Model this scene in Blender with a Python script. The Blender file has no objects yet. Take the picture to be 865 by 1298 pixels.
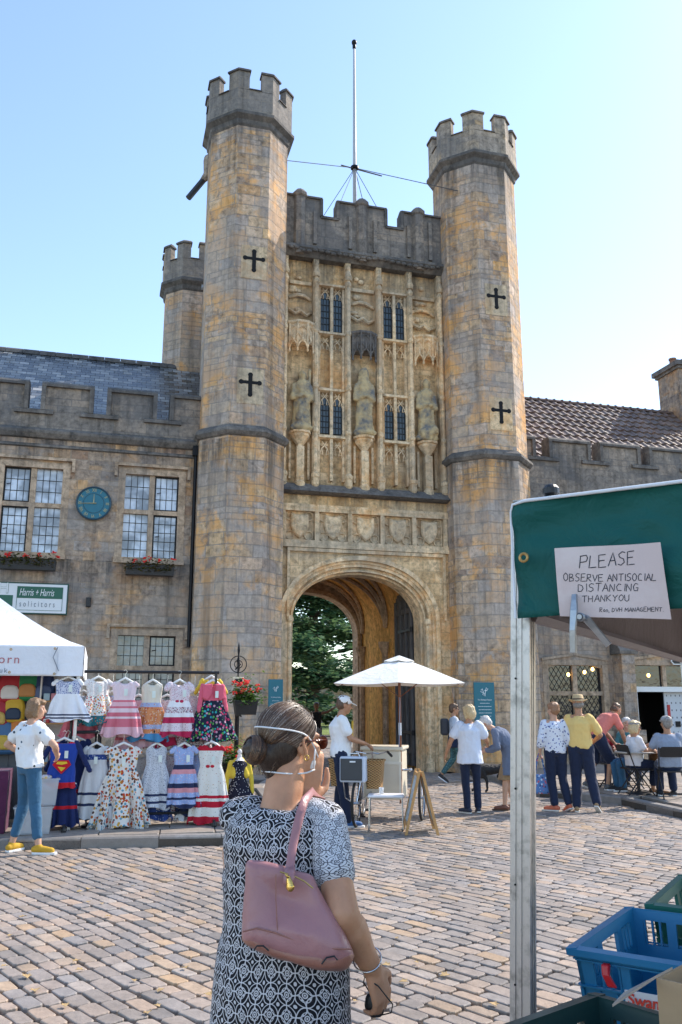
import bpy, bmesh, math, random
from mathutils import Vector, Matrix, noise
random.seed(7)
R = math.radians
PI = math.pi
scene = bpy.context.scene
COL = scene.collection
# ---------------------------------------------------------------- camera geometry used for measuring
CF = 1085.0; CT = math.atan(243 / CF); CY = R(15.5); CH = 1.68
def _ray(px, py):
    u = (px - 432.5) / CF; v = (649 - py) / CF
    fw = math.cos(CT) - v * math.sin(CT); z = v * math.cos(CT) + math.sin(CT)
    return (u * math.cos(CY) + fw * math.sin(CY), -u * math.sin(CY) + fw * math.cos(CY), z)
def W(px, py, Y):
    d = _ray(px, py); t = Y / d[1]
    return Vector((d[0] * t, Y, CH + d[2] * t))
def G(px, py, z=0.0):
    d = _ray(px, py); t = (z - CH) / d[2]
    return Vector((d[0] * t, d[1] * t, z))
def F(px, py, f):
    d = _ray(px, py); t = f / (d[0] * math.sin(CY) + d[1] * math.cos(CY))
    return Vector((d[0] * t, d[1] * t, CH + d[2] * t))
# ---------------------------------------------------------------- mesh builder
def lerp(a, b, t): return a + (b - a) * t
class MB:
    def __init__(s):
        s.v = []; s.f = []; s.m = []; s.cur = 0; s.M = None
    def add(s, vs, fs, m=None):
        o = len(s.v)
        for p in vs:
            p = Vector(p)
            s.v.append(s.M @ p if s.M is not None else p)
        for f in fs:
            s.f.append([i + o for i in f]); s.m.append(s.cur if m is None else m)
        return s
    def box(s, x0, x1, y0, y1, z0, z1, m=None):
        return s.add([(x0,y0,z0),(x1,y0,z0),(x1,y1,z0),(x0,y1,z0),(x0,y0,z1),(x1,y0,z1),(x1,y1,z1),(x0,y1,z1)],
              [(0,3,2,1),(4,5,6,7),(0,1,5,4),(1,2,6,5),(2,3,7,6),(3,0,4,7)], m)
    def rbox(s, x0, x1, y0, y1, z0, z1, b=.01, m=None):
        # box with bevelled vertical and top edges
        rings = []
        def ring(i, z): return [(x0+i,y0+b,z),(x0+b,y0+i,z),(x1-b,y0+i,z),(x1-i,y0+b,z),(x1-i,y1-b,z),(x1-b,y1-i,z),(x0+b,y1-i,z),(x0+i,y1-b,z)]
        rs = [ring(b*.6, z0), ring(0, z0+b), ring(0, z1-b), ring(b*.6, z1)]
        return s.loft(rs, m=m)
    def loft(s, rings, caps=True, m=None, closed=True):
        n = len(rings[0]); vs = [p for r in rings for p in r]; fs = []
        for i in range(len(rings)-1):
            for j in range(n if closed else n-1):
                k = (j+1) % n
                fs.append((i*n+j, i*n+k, (i+1)*n+k, (i+1)*n+j))
        if caps:
            fs.append(tuple(range(n-1, -1, -1))); fs.append(tuple((len(rings)-1)*n+j for j in range(n)))
        return s.add(vs, fs, m)
    def prism(s, poly, a, b, axis='y', m=None):
        # poly of 2D points extruded from a to b along axis
        def P(p, t):
            return (p[0], t, p[1]) if axis == 'y' else ((p[0], p[1], t) if axis == 'z' else (t, p[0], p[1]))
        return s.loft([[P(p, a) for p in poly], [P(p, b) for p in poly]], m=m)
    def tube(s, pts, r, seg=6, m=None, caps=True):
        pts = [Vector(p) for p in pts]; n = len(pts)
        rs = r if isinstance(r, (list, tuple)) else [r]*n
        rings = []; up = None
        for i, p in enumerate(pts):
            d = (pts[min(i+1, n-1)] - pts[max(i-1, 0)])
            if d.length < 1e-9: d = Vector((0,0,1))
            d.normalize()
            if up is None:
                up = Vector((0,0,1)) if abs(d.z) < .9 else Vector((1,0,0))
            x = d.cross(up)
            if x.length < 1e-6: x = d.cross(Vector((1,0,0)))
            x.normalize(); y = x.cross(d).normalized(); up = y
            rings.append([p + (x*math.cos(2*PI*k/seg) + y*math.sin(2*PI*k/seg))*rs[i] for k in range(seg)])
        return s.loft(rings, caps, m)
    def cap(s, p0, p1, r0, r1, seg=12, flat=None, fr=1.0, m=None):
        # tapered capsule; flat = direction squeezed by fr
        p0 = Vector(p0); p1 = Vector(p1); d = p1 - p0
        L = d.length
        if L < 1e-6: d = Vector((0,0,1))
        d = d.normalized()
        x = d.cross(Vector((0,0,1)) if abs(d.z) < .95 else Vector((1,0,0))).normalized(); y = x.cross(d)
        rings = []
        for a in (-80,-50,-20): rings.append((p0 + d*r0*math.sin(R(a)), r0*math.cos(R(a))))
        rings.append((p0, r0)); rings.append((p1, r1))
        for a in (20,50,80): rings.append((p1 + d*r1*math.sin(R(a)), r1*math.cos(R(a))))
        out = []
        for c, r in rings:
            ring = []
            for k in range(seg):
                o = (x*math.cos(2*PI*k/seg) + y*math.sin(2*PI*k/seg))*r
                if flat is not None:
                    fl = Vector(flat).normalized(); o -= fl*o.dot(fl)*(1-fr)
                ring.append(c + o)
            out.append(ring)
        return s.loft(out, True, m)
    def chain(s, pts, rs, seg=12, flat=None, fr=1.0, m=None):
        for i in range(len(pts)-1): s.cap(pts[i], pts[i+1], rs[i], rs[i+1], seg, flat, fr, m)
        return s
    def ell(s, c, rx, ry, rz, seg=16, rings=10, m=None, rot=None):
        c = Vector(c); out = []
        for i in range(rings+1):
            a = -PI/2 + PI*(i+.15)/(rings+.3)
            ring = []
            for k in range(seg):
                p = Vector((rx*math.cos(a)*math.cos(2*PI*k/seg), ry*math.cos(a)*math.sin(2*PI*k/seg), rz*math.sin(a)))
                ring.append(c + (rot @ p if rot is not None else p))
            out.append(ring)
        return s.loft(out, True, m)
    def lathe(s, prof, c=(0,0,0), seg=20, m=None, caps=True):
        return s.loft([[(c[0]+r*math.cos(2*PI*k/seg), c[1]+r*math.sin(2*PI*k/seg), c[2]+z) for k in range(seg)] for r, z in prof], caps, m)
    def torus(s, c, Rr, r, ax='y', seg=28, ms=6, m=None, a0=0, a1=360):
        pts = []
        for i in range(seg+1):
            a = R(lerp(a0, a1, i/seg)); u, w = Rr*math.cos(a), Rr*math.sin(a)
            pts.append((c[0]+u, c[1], c[2]+w) if ax == 'y' else ((c[0], c[1]+u, c[2]+w) if ax == 'x' else (c[0]+u, c[1]+w, c[2])))
        return s.tube(pts, r, ms, m)
    def quad(s, a, b, c, d, m=None): return s.add([a,b,c,d], [(0,1,2,3)], m)
    def build(s, name, mat, parent=None, smooth=False, local=False, uv=True, fix=True, bevel=0):
        me = bpy.data.meshes.new(name)
        off = Vector((0,0,0))
        if parent is not None and not local:
            off = parent.location.copy(); q = parent.parent
            while q is not None: off += q.location; q = q.parent
        me.from_pydata([tuple(p - off) for p in s.v], [], s.f)
        for mm in (mat if isinstance(mat, (list, tuple)) else [mat]): me.materials.append(mm)
        for p, mi in zip(me.polygons, s.m): p.material_index = mi; p.use_smooth = smooth
        if fix:
            bm = bmesh.new(); bm.from_mesh(me); bmesh.ops.recalc_face_normals(bm, faces=bm.faces); bm.to_mesh(me); bm.free()
        if uv: auto_uv(me)
        o = bpy.data.objects.new(name, me); COL.objects.link(o)
        if parent is not None: o.parent = parent
        if bevel:
            b = o.modifiers.new('bevel', 'BEVEL'); b.width = bevel; b.segments = 2; b.limit_method = 'ANGLE'
        return o
def auto_uv(me):
    uvl = me.uv_layers.new(name='UVMap')
    vs = me.vertices
    for p in me.polygons:
        n = p.normal
        if abs(n.z) > .85:
            for li in p.loop_indices:
                co = vs[me.loops[li].vertex_index].co; uvl.data[li].uv = (co.x, co.y)
        else:
            t = Vector((-n.y, n.x, 0)).normalized()
            for li in p.loop_indices:
                co = vs[me.loops[li].vertex_index].co; uvl.data[li].uv = (co.dot(t), co.z)
def tag(o, label=None, cat=None, group=None, kind=None):
    if label: o['label'] = label
    if cat: o['category'] = cat
    if group: o['group'] = group
    if kind: o['kind'] = kind
    return o
def thing(name, label, cat, loc=(0,0,0), rz=0, group=None, scale=1):
    o = bpy.data.objects.new(name, None); COL.objects.link(o); o.empty_display_size = .2
    o.location = loc; o.rotation_euler = (0,0,rz); o.scale = (scale,)*3
    return tag(o, label, cat, group)
def child(name, parent, loc=(0,0,0)):
    return None
def dup(root, loc=None, rz=None, label=None, group=None, scale=None):
    r = root.copy(); COL.objects.link(r)
    if loc is not None: r.location = loc
    if rz is not None: r.rotation_euler = (0,0,rz)
    if scale is not None: r.scale = scale
    if label: r['label'] = label
    if group: r['group'] = group
    for ch in list(root.children):
        c = ch.copy(); COL.objects.link(c); c.parent = r
        for g in ch.children:
            d = g.copy(); COL.objects.link(d); d.parent = c
    return r
def remesh(mb, voxel, smooth=3, disp=None):
    """fuse the builder's overlapping closed shapes into one continuous skin"""
    o = mb.build('tmp', [], None, uv=False)
    mo = o.modifiers.new('r', 'REMESH'); mo.mode = 'VOXEL'; mo.voxel_size = voxel
    if smooth:
        sm = o.modifiers.new('s', 'SMOOTH'); sm.factor = .5; sm.iterations = smooth
    dg = bpy.context.evaluated_depsgraph_get()
    me = bpy.data.meshes.new_from_object(o.evaluated_get(dg))
    bpy.data.objects.remove(o)
    if disp:
        nrm = [v.normal.copy() for v in me.vertices]
        for v, n in zip(me.vertices, nrm):
            d = disp(v.co, n)
            v.co = v.co + (n*d if not isinstance(d, Vector) else d)
    for p in me.polygons: p.use_smooth = True
    return me
def mesh_obj(name, me, mat, parent=None, cyl=None):
    me.name = name
    me.materials.clear(); me.materials.append(mat)
    if cyl is not None:
        uvl = me.uv_layers.new(name='UVMap')
        for p in me.polygons:
            a0 = None
            for li in p.loop_indices:
                co = me.vertices[me.loops[li].vertex_index].co
                if abs(p.normal.z) > .55: uvl.data[li].uv = (co.x, co.y+co.z*.5); continue
                a = math.atan2(co.x-cyl[0], -(co.y-cyl[1]))
                if a0 is None: a0 = a
                if a - a0 > PI: a -= 2*PI
                if a - a0 < -PI: a += 2*PI
                uvl.data[li].uv = (a*cyl[2], co.z)
    o = bpy.data.objects.new(name, me); COL.objects.link(o)
    if parent is not None: o.parent = parent
    return o
def text(name, s, size, mat, parent, loc, rot=(PI/2,0,0), ext=.002, shear=0, align='LEFT', space=1, sx=1, world=True, bold=0):
    cu = bpy.data.curves.new(name, 'FONT'); cu.body = s; cu.size = size; cu.extrude = ext; cu.shear = shear; cu.offset = bold
    cu.align_x = align; cu.align_y = 'CENTER'; cu.space_character = space
    t = bpy.data.objects.new('tmp', cu); COL.objects.link(t)
    dg = bpy.context.evaluated_depsgraph_get()
    me = bpy.data.meshes.new_from_object(t.evaluated_get(dg)); bpy.data.objects.remove(t)
    me.materials.clear(); me.materials.append(mat)
    o = bpy.data.objects.new(name, me); COL.objects.link(o)
    loc = Vector(loc)
    if parent is not None:
        o.parent = parent
        if world: loc = loc - parent.location - (parent.parent.location if parent.parent else Vector((0,0,0)))
    o.location = loc; o.rotation_euler = rot; o.scale = (sx,1,1)
    return o
# ---------------------------------------------------------------- materials
class NT:
    def __init__(s, name):
        s.m = bpy.data.materials.new(name); s.m.use_nodes = True; s.t = s.m.node_tree
        s.b = s.t.nodes['Principled BSDF']
    def n(s, typ, **kw):
        nd = s.t.nodes.new('ShaderNode'+typ)
        for k, v in kw.items():
            if k == 'inp':
                for kk, vv in v.items():
                    if hasattr(vv, 'is_linked') or isinstance(vv, bpy.types.NodeSocket): s.t.links.new(vv, nd.inputs[kk])
                    else: nd.inputs[kk].default_value = vv
            else: setattr(nd, k, v)
        return nd
    def link(s, a, b): s.t.links.new(a, b)
    def math(s, op, a, b=None, c=None, clamp=False):
        nd = s.t.nodes.new('ShaderNodeMath'); nd.operation = op; nd.use_clamp = clamp
        for i, x in enumerate((a, b, c)):
            if x is None: continue
            if isinstance(x, (int, float)): nd.inputs[i].default_value = x
            else: s.t.links.new(x, nd.inputs[i])
        return nd.outputs[0]
    def mix(s, fac, a, b, mode='MIX'):
        nd = s.t.nodes.new('ShaderNodeMix'); nd.data_type = 'RGBA'; nd.blend_type = mode; nd.clamp_factor = True
        for i, x in ((0, fac), (6, a), (7, b)):
            if isinstance(x, bpy.types.NodeSocket): s.t.links.new(x, nd.inputs[i])
            elif isinstance(x, (int, float)): nd.inputs[i].default_value = x
            else: nd.inputs[i].default_value = (*x, 1) if len(x) == 3 else x
        return nd.outputs[2]
    def ramp(s, fac, stops, interp='LINEAR'):
        nd = s.t.nodes.new('ShaderNodeValToRGB'); nd.color_ramp.interpolation = interp
        el = nd.color_ramp.elements
        while len(el) < len(stops): el.new(.5)
        for e, (p, c) in zip(el, stops):
            e.position = p; e.color = (*c, 1) if isinstance(c, (tuple, list)) else (c, c, c, 1)
        s.t.links.new(fac, nd.inputs[0]); return nd.outputs[0]
    def noise(s, scale, vec=None, detail=4, rough=.6, dist=0):
        nd = s.n('TexNoise', inp={'Scale': scale, 'Detail': detail, 'Roughness': rough, 'Distortion': dist})
        if vec is not None: s.t.links.new(vec, nd.inputs['Vector'])
        return nd.outputs['Fac']
    def pos(s): return s.n('NewGeometry').outputs['Position']
    def obj(s): return s.n('TexCoord').outputs['Object']
    def uv(s): return s.n('TexCoord').outputs['UV']
    def mapr(s, v, a, b, c=0, d=1):
        nd = s.n('MapRange', inp={'From Min': a, 'From Max': b, 'To Min': c, 'To Max': d}); s.t.links.new(v, nd.inputs['Value']); return nd.outputs[0]
    def bump(s, h, strength=.5, dist=.02, normal=None):
        nd = s.n('Bump', inp={'Strength': strength, 'Distance': dist}); s.t.links.new(h, nd.inputs['Height'])
        if normal is not None: s.t.links.new(normal, nd.inputs['Normal'])
        return nd.outputs[0]
    def out(s, col=None, rough=None, norm=None, metal=None, spec=None):
        for k, x in (('Base Color', col), ('Roughness', rough), ('Metallic', metal), ('Specular IOR Level', spec)):
            if x is None: continue
            if isinstance(x, bpy.types.NodeSocket): s.t.links.new(x, s.b.inputs[k])
            elif isinstance(x, (tuple, list)): s.b.inputs[k].default_value = (*x, 1)
            else: s.b.inputs[k].default_value = x
        if norm is not None: s.t.links.new(norm, s.b.inputs['Normal'])
        return s.m
_mc = {}
def mat(name, col, rough=.6, metal=0, var=.12, scale=8, bump=.15, bs=40, spec=.5, sheen=0):
    if name in _mc: return _mc[name]
    t = NT(name); o = t.obj()
    nz = t.noise(scale, o, 5)
    c = t.mix(nz, tuple(x*(1-var) for x in col), tuple(min(1, x*(1+var)) for x in col))
    b = t.bump(t.noise(bs, o, 3), bump, .01)
    t.out(c, rough, b, metal, spec)
    if sheen: t.b.inputs['Sheen Weight'].default_value = sheen
    _mc[name] = t.m; return t.m
def emit(name, col, st):
    t = NT(name); t.out(col, .5); t.b.inputs['Emission Color'].default_value = (*col, 1); t.b.inputs['Emission Strength'].default_value = st
    return t.m
GREY = [(0,(.17,.16,.15)),(.3,(.30,.27,.24)),(.55,(.40,.33,.25)),(.8,(.34,.32,.30)),(1,(.50,.42,.32))]
def masonry(name, stops, bw=.55, rh=.27, mortar=(.30,.25,.19), weather=.45, wcol=(.20,.20,.20), lich=.3, dark=0, bump=.6, ms=.012, stain=None, ochre=.0, flat=.3):
    t = NT(name); uv = t.uv(); pos = t.pos()
    wn = t.n('TexNoise', inp={'Scale': 1.6, 'Detail': 3}); t.link(pos, wn.inputs['Vector'])
    wv = t.n('VectorMath', operation='MULTIPLY_ADD'); t.link(wn.outputs['Color'], wv.inputs[0]); wv.inputs[1].default_value = (.05,.05,0); t.link(uv, wv.inputs[2])
    uvw = wv.outputs[0]
    def brick(w, h, off, sq, sf):
        b = t.n('TexBrick', inp={'Scale': 1.0, 'Mortar Size': ms, 'Mortar Smooth': .25, 'Bias': 0, 'Brick Width': w, 'Row Height': h,
                'Color1': (0,0,0,1), 'Color2': (1,1,1,1), 'Mortar': (.5,.5,.5,1)})
        b.offset = off; b.squash = sq; b.squash_frequency = sf; t.link(uvw, b.inputs['Vector']); return b
    b1 = brick(bw, rh, .5, .7, 3); b2 = brick(bw*.62, rh*.5, .42, 1.5, 3)
    # change the coursing by whole bands of height and patches
    sep = t.n('SeparateXYZ'); t.link(uvw, sep.inputs[0])
    row = t.math('SNAP', sep.outputs['Y'], rh); colx = t.math('SNAP', sep.outputs['X'], bw*3)
    cv = t.n('CombineXYZ'); t.link(colx, cv.inputs[0]); t.link(row, cv.inputs[1])
    wnz = t.n('TexWhiteNoise', noise_dimensions='2D'); t.link(cv.outputs[0], wnz.inputs['Vector'])
    sel = t.math('GREATER_THAN', wnz.outputs['Value'], .78)
    rnd = t.mix(sel, b1.outputs['Color'], b2.outputs['Color'])
    fac = t.n('Mix'); t.link(sel, fac.inputs[0]); t.link(b1.outputs['Fac'], fac.inputs[2]); t.link(b2.outputs['Fac'], fac.inputs[3]); fac = fac.outputs[0]
    col = t.ramp(rnd, stops)
    mean = tuple(sum(s_[1][i] for s_ in stops)/len(stops) for i in range(3)); col = t.mix(flat, col, mean)
    n1 = t.noise(3.2, pos, 6, .7); n2 = t.noise(.42, pos, 5, .62, .6); n3 = t.noise(22, pos, 5, .75); n4 = t.noise(7, pos, 6, .72, .4)
    col = t.mix(.9, col, t.ramp(n4, [(.3,.30),(.5,.95),(.72,1.45)]), 'MULTIPLY')
    if ochre: col = t.mix(t.mapr(t.noise(1.1, pos, 5, .7), .5, .6, 0, ochre), col, (.78,.40,.13))
    col = t.mix(t.mapr(n2, .48, .56, 0, weather), col, wcol)
    col = t.mix(t.mapr(n1, .58, .75, 0, .5), col, tuple(x*.45 for x in wcol))
    col = t.mix(t.mapr(t.noise(14, pos, 3, .6, .3), .63, .72, 0, lich), col, (.52,.51,.46))
    if dark: col = t.mix(t.mapr(t.noise(2.0, pos, 5, .7), .3, .75, dark, dark*.55), col, (.055,.055,.058))
    if stain is not None:
        # run-off streaks below string courses (real dirt on the stone)
        sp = t.n('SeparateXYZ'); t.link(pos, sp.inputs[0]); z = sp.outputs['Z']
        mp = t.n('Mapping'); mp.inputs['Scale'].default_value = (2.6,2.6,.22); t.link(pos, mp.inputs['Vector'])
        st = t.noise(1.6, mp.outputs[0], 5, .7)
        for z1, L in stain:
            m1 = t.mapr(z, z1-L, z1, 0, 1); m2 = t.math('LESS_THAN', z, z1+.02)
            mk = t.math('MULTIPLY', t.math('MULTIPLY', m1, m2), t.mapr(st, .42, .62, 0, .85))
            col = t.mix(mk, col, (.06,.058,.055))
    mps = t.n('Mapping'); mps.inputs['Scale'].default_value = (3,3,.12); t.link(pos, mps.inputs['Vector'])
    col = t.mix(1, col, t.ramp(t.noise(1.3, mps.outputs[0], 6, .7), [(.3,.55),(.5,1.0),(.7,1.18)]), 'MULTIPLY')
    col = t.mix(t.math('MULTIPLY', fac, .36), col, mortar)
    h = t.math('MULTIPLY_ADD', fac, -.5, t.math('MULTIPLY', n3, .35))
    h = t.math('ADD', h, t.math('MULTIPLY', n1, .8)); h = t.math('ADD', h, t.math('MULTIPLY', rnd, .25))
    t.out(col, .9, t.bump(h, bump, .035), spec=.2)
    return t.m
HONEY = [(0,(.26,.205,.18)),(.15,(.48,.33,.21)),(.35,(.64,.44,.26)),(.5,(.42,.37,.34)),(.65,(.70,.46,.23)),(.8,(.58,.47,.39)),(.92,(.74,.40,.14)),(1,(.30,.235,.20))]
M_tower = masonry('tower_masonry', HONEY, .62, .30, weather=.5, wcol=(.36,.335,.315), stain=[(8.0,1.8),(16.8,1.6)], ochre=.75, lich=.45, bump=1.0)
M_gate = masonry('gate_masonry', [(0,(.58,.38,.19)),(.5,(.72,.50,.27)),(1,(.80,.60,.37))], .7, .32, mortar=(.38,.29,.18), weather=.38, wcol=(.27,.26,.23), stain=[(13.8,1.3),(7.05,.5),(11.6,.5)], ochre=.4, lich=.3)
M_carved = masonry('carved_stone', [(0,(.74,.53,.31)),(1,(.82,.64,.42))], 3, 2, mortar=(.45,.35,.21), weather=.45, wcol=(.28,.26,.22), stain=[(13.9,1.3)], ochre=.45, ms=.002, lich=.2)
M_wing = masonry('wing_masonry', [(0,(.20,.17,.155)),(.25,(.35,.275,.215)),(.5,(.45,.335,.24)),(.72,(.36,.32,.29)),(.88,(.55,.36,.20)),(1,(.30,.18,.12))], .58, .25, weather=.5, wcol=(.29,.27,.25), stain=[(8.0,.7),(5.0,1.0)], ochre=.3, lich=.35, bump=.8)
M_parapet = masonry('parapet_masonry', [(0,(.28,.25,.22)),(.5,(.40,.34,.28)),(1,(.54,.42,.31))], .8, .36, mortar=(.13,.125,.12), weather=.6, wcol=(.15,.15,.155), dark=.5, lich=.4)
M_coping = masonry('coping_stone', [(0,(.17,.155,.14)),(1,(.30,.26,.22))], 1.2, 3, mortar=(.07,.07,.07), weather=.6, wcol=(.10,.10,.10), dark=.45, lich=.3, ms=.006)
M_trim = masonry('window_stone', [(0,(.42,.30,.20)),(1,(.54,.40,.28))], 2.5, .5, mortar=(.3,.24,.16), weather=.4, wcol=(.27,.24,.21), lich=.15, ms=.004)
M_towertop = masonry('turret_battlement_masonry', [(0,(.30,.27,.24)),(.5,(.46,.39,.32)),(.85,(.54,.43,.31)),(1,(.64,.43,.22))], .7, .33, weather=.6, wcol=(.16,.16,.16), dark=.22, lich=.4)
M_plaster = masonry('ochre_plaster', [(0,(.66,.38,.11)),(1,(.72,.42,.14))], 4, 4, mortar=(.5,.33,.12), weather=.25, wcol=(.34,.18,.06), ochre=.6, lich=.05, ms=.001, bump=.35)
M_iron = mat('black_iron', (.015,.015,.017), .5, .6)
M_lead = mat('window_leading', (.03,.032,.035), .55, .4)
M_slit = mat('slit_shadow_black', (.006,.006,.007), .9)
def glassmat(name, col, rough=.12, bs=3):
    t = NT(name); p = t.pos()
    n1 = t.noise(2.2, p, 2); b = t.bump(t.noise(5, p, 2), .25, .02)
    c = t.mix(t.mapr(n1, .40, .60), tuple(x*.5 for x in col), tuple(min(1, x*1.3) for x in col))
    t.out(c, rough, b, 0, .9); return t.m
M_pane = glassmat('curtained_window_glass', (.50,.55,.62), .18)
M_paned = glassmat('dark_window_glass', (.012,.016,.022), .10)
M_panet = glassmat('gate_window_glass', (.012,.03,.042), .35)
M_paneg = glassmat('reflecting_window_glass', (.16,.18,.19), .12)
# ================================================================ WORLD, SUN, CAMERA
SUN_EL = R(42); SUN_AZ = R(73)            # azimuth clockwise from +Y: behind the gate, to the right
w = bpy.data.worlds.new('World'); scene.world = w; w.use_nodes = True
nt = w.node_tree; bg = nt.nodes['Background']; sky = nt.nodes.new('ShaderNodeTexSky'); sky.sky_type = 'NISHITA'
sky.sun_disc = False; sky.sun_elevation = SUN_EL; sky.sun_rotation = SUN_AZ; sky.air_density = 1.0; sky.dust_density = .3; sky.ozone_density = .6
nt.links.new(sky.outputs[0], bg.inputs[0]); bg.inputs[1].default_value = .142
sl = bpy.data.lights.new('sun', 'SUN'); sl.energy = 2.75; sl.angle = R(.53); sl.color = (1, .905, .79)
so = bpy.data.objects.new('sun', sl); COL.objects.link(so)
sd = Vector((math.sin(SUN_AZ)*math.cos(SUN_EL), math.cos(SUN_AZ)*math.cos(SUN_EL), math.sin(SUN_EL)))
so.rotation_euler = sd.to_track_quat('Z', 'Y').to_euler(); so.location = (30, 30, 40)
cd = bpy.data.cameras.new('camera'); cam = bpy.data.objects.new('camera', cd); COL.objects.link(cam); scene.camera = cam
cd.sensor_fit = 'VERTICAL'; cd.sensor_height = 36; cd.sensor_width = 24; cd.lens = CF/1298*36; cd.clip_end = 3000; cd.clip_start = .05
cam.location = (0,0,CH); cam.rotation_euler = (PI/2 + CT, 0, -CY)
vs_ = scene.view_settings; vs_.view_transform = 'Standard'; vs_.look = 'None'; vs_.exposure = 1.32; vs_.gamma = 1
# ================================================================ GROUND
def ground_mat():
    t = NT('ground_earth'); p = t.pos()
    c = t.ramp(t.noise(.3, p, 6), [(.3,(.10,.09,.075)),(.7,(.17,.15,.12))])
    return t.out(c, .95, t.bump(t.noise(8, p), .4, .02))
g = MB(); g.quad((-900,-600,-.16),(900,-600,-.16),(900,1200,-.16),(-900,1200,-.16))
tag(g.build('ground', ground_mat()), kind='structure')
def sett_mat(name, stops, spec=.4, rough=.55, bs=1.0):
    t = NT(name); p = t.pos(); g_ = t.n('NewGeometry').outputs['Random Per Island']
    c = t.ramp(g_, stops)
    c = t.mix(.85, c, t.ramp(t.noise(9, p, 6, .7), [(.25,.62),(.55,1.0),(.8,1.25)]), 'MULTIPLY')
    c = t.mix(t.mapr(t.noise(.7, p, 4), .45, .65, 0, .5), c, (.20,.17,.145))
    c = t.mix(t.mapr(t.noise(60, p, 2), .62, .75, 0, .35), c, (.08,.075,.07))
    b = t.bump(t.math('ADD', t.noise(26, p, 4, .7), t.math('MULTIPLY', t.noise(6, p, 2), 1.2)), .5*bs, .012)
    t.out(c, t.mapr(t.noise(12, p, 3), .3, .7, rough-.12, rough+.15), b, spec=spec); return t.m
M_sett = sett_mat('stone_setts', [(0,(.19,.175,.165)),(.25,(.33,.275,.235)),(.45,(.27,.25,.24)),(.65,(.42,.31,.23)),(.82,(.38,.33,.29)),(.93,(.45,.31,.19)),(1,(.22,.21,.21))])
M_flag = sett_mat('flagstones', [(0,(.24,.22,.20)),(.4,(.36,.30,.24)),(.7,(.30,.27,.25)),(1,(.42,.33,.25))])
M_kerb = sett_mat('kerb_stone', [(0,(.20,.19,.18)),(1,(.30,.28,.26))])
M_joint = mat('dirt_joint', (.075,.062,.05), .95, var=.4, scale=12, bump=.6)
# pavement outlines (world metres)
LEFT_K = [(-16,12.9),(-6,11.9),(-1.01,11.38),(0.2,11.22),(1.54,11.02),(2.2,10.98),(2.55,11.15),(2.7,11.5),(2.75,12.3),(2.85,14),(3.2,17.3),(4.1,19.7)]
RIGHT_K = [(9.3,2.0),(8.9,7),(8.62,9.8),(8.5,11.4),(8.62,12.8),(8.72,13.7),(8.4,14.3),(8.0,14.9),(8.1,16.2),(8.6,18.2),(8.75,19.7)]
def kx_left(y):   # x of left kerb run along the passage for a given y
    return None
def inside(poly, x, y):
    c = False; n = len(poly)
    for i in range(n):
        x0, y0 = poly[i]; x1, y1 = poly[(i+1) % n]
        if (y0 > y) != (y1 > y) and x < (x1-x0)*(y-y0)/(y1-y0)+x0: c = not c
    return c
LEFT_P = LEFT_K + [(4.15,21.0),(-16,21.0)]
RIGHT_P = RIGHT_K + [(8.75,21.0),(26,21.0),(26,2.0)]
def paving(name, mb, L, Wd, ang, x0, x1, y0, y1, ok, zf, h=.05, gap=.008, jit=.009, lvar=.3):
    ca, sa = math.cos(ang), math.sin(ang)
    cs = [(x*ca+y*sa, -x*sa+y*ca) for x in (x0,x1) for y in (y0,y1)]
    u0, u1 = min(c[0] for c in cs), max(c[0] for c in cs); v0, v1 = min(c[1] for c in cs), max(c[1] for c in cs)
    v = v0
    while v < v1:
        wd = Wd*random.uniform(.88,1.14); u = u0 - random.random()*L
        while u < u1:
            l = L*random.uniform(1-lvar, 1+lvar); cu, cv = u+l/2, v+wd/2
            # gentle wander of the courses
            def P(a, b, z):
                b2 = b + .05*math.sin(a*.55+1) + .018*math.sin(a*2.1+b)
                return (a*ca-b2*sa, a*sa+b2*ca, z)
            c = P(cu, cv, 0)
            if x0 < c[0] < x1 and y0 < c[1] < y1 and ok(c[0], c[1]):
                z = zf(c[0], c[1]) + random.uniform(-.004,.004); tx, ty = random.uniform(-.003,.003), random.uniform(-.003,.003)
                j = lambda: random.uniform(-jit, jit)*.6
                q = [(u+gap+j(), v+gap+j()), (u+l-gap+j(), v+gap+j()), (u+l-gap+j(), v+wd-gap+j()), (u+gap+j(), v+wd-gap+j())]
                e = .009
                def ring(off, zz):
                    out = []
                    for i, (a, b) in enumerate(q):
                        sa_ = 1 if a < cu else -1; sb_ = 1 if b < cv else -1
                        c1 = min(.018, l*.2)
                        p1 = (a+sa_*off, b+sb_*(off+c1)); p2 = (a+sa_*(off+c1), b+sb_*off)
                        pr = [p1, p2] if i in (0, 2) else [p2, p1]
                        if i in (0, 2): pr = [p1, p2]
                        else: pr = [p2, p1]
                        for (aa, bb) in pr: out.append(P(aa, bb, z+zz+tx*(aa-cu)/l*2+ty*(bb-cv)/wd*2))
                    return out
                mb.loft([ring(0,-h), ring(0,-.006), ring(e*.3,-.0015), ring(e*.9,0)], caps=False)
                k = len(mb.v); mb.f.append([k-8+i for i in range(8)]); mb.m.append(0)
            u += l
        v += wd
onroad = lambda x, y: (not inside(LEFT_P, x, y)) and (not inside(RIGHT_P, x, y)) and (y < 20.6 or 4.5 < x < 8.4)
r = MB()
paving('road', r, .205, .122, R(-64), -11, 13, -3, 17.5, lambda x, y: onroad(x, y) and y < 17.5, lambda x, y: 0)
paving('road', r, .2, .12, R(-64), 3, 9.5, 17.5, 34, lambda x, y: (onroad(x, y) if y < 21 else 4.4 < x < 8.5), lambda x, y: 0)
r.build('road', M_sett, fix=False, uv=False); tag(bpy.data.objects['road'], kind='structure')
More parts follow.
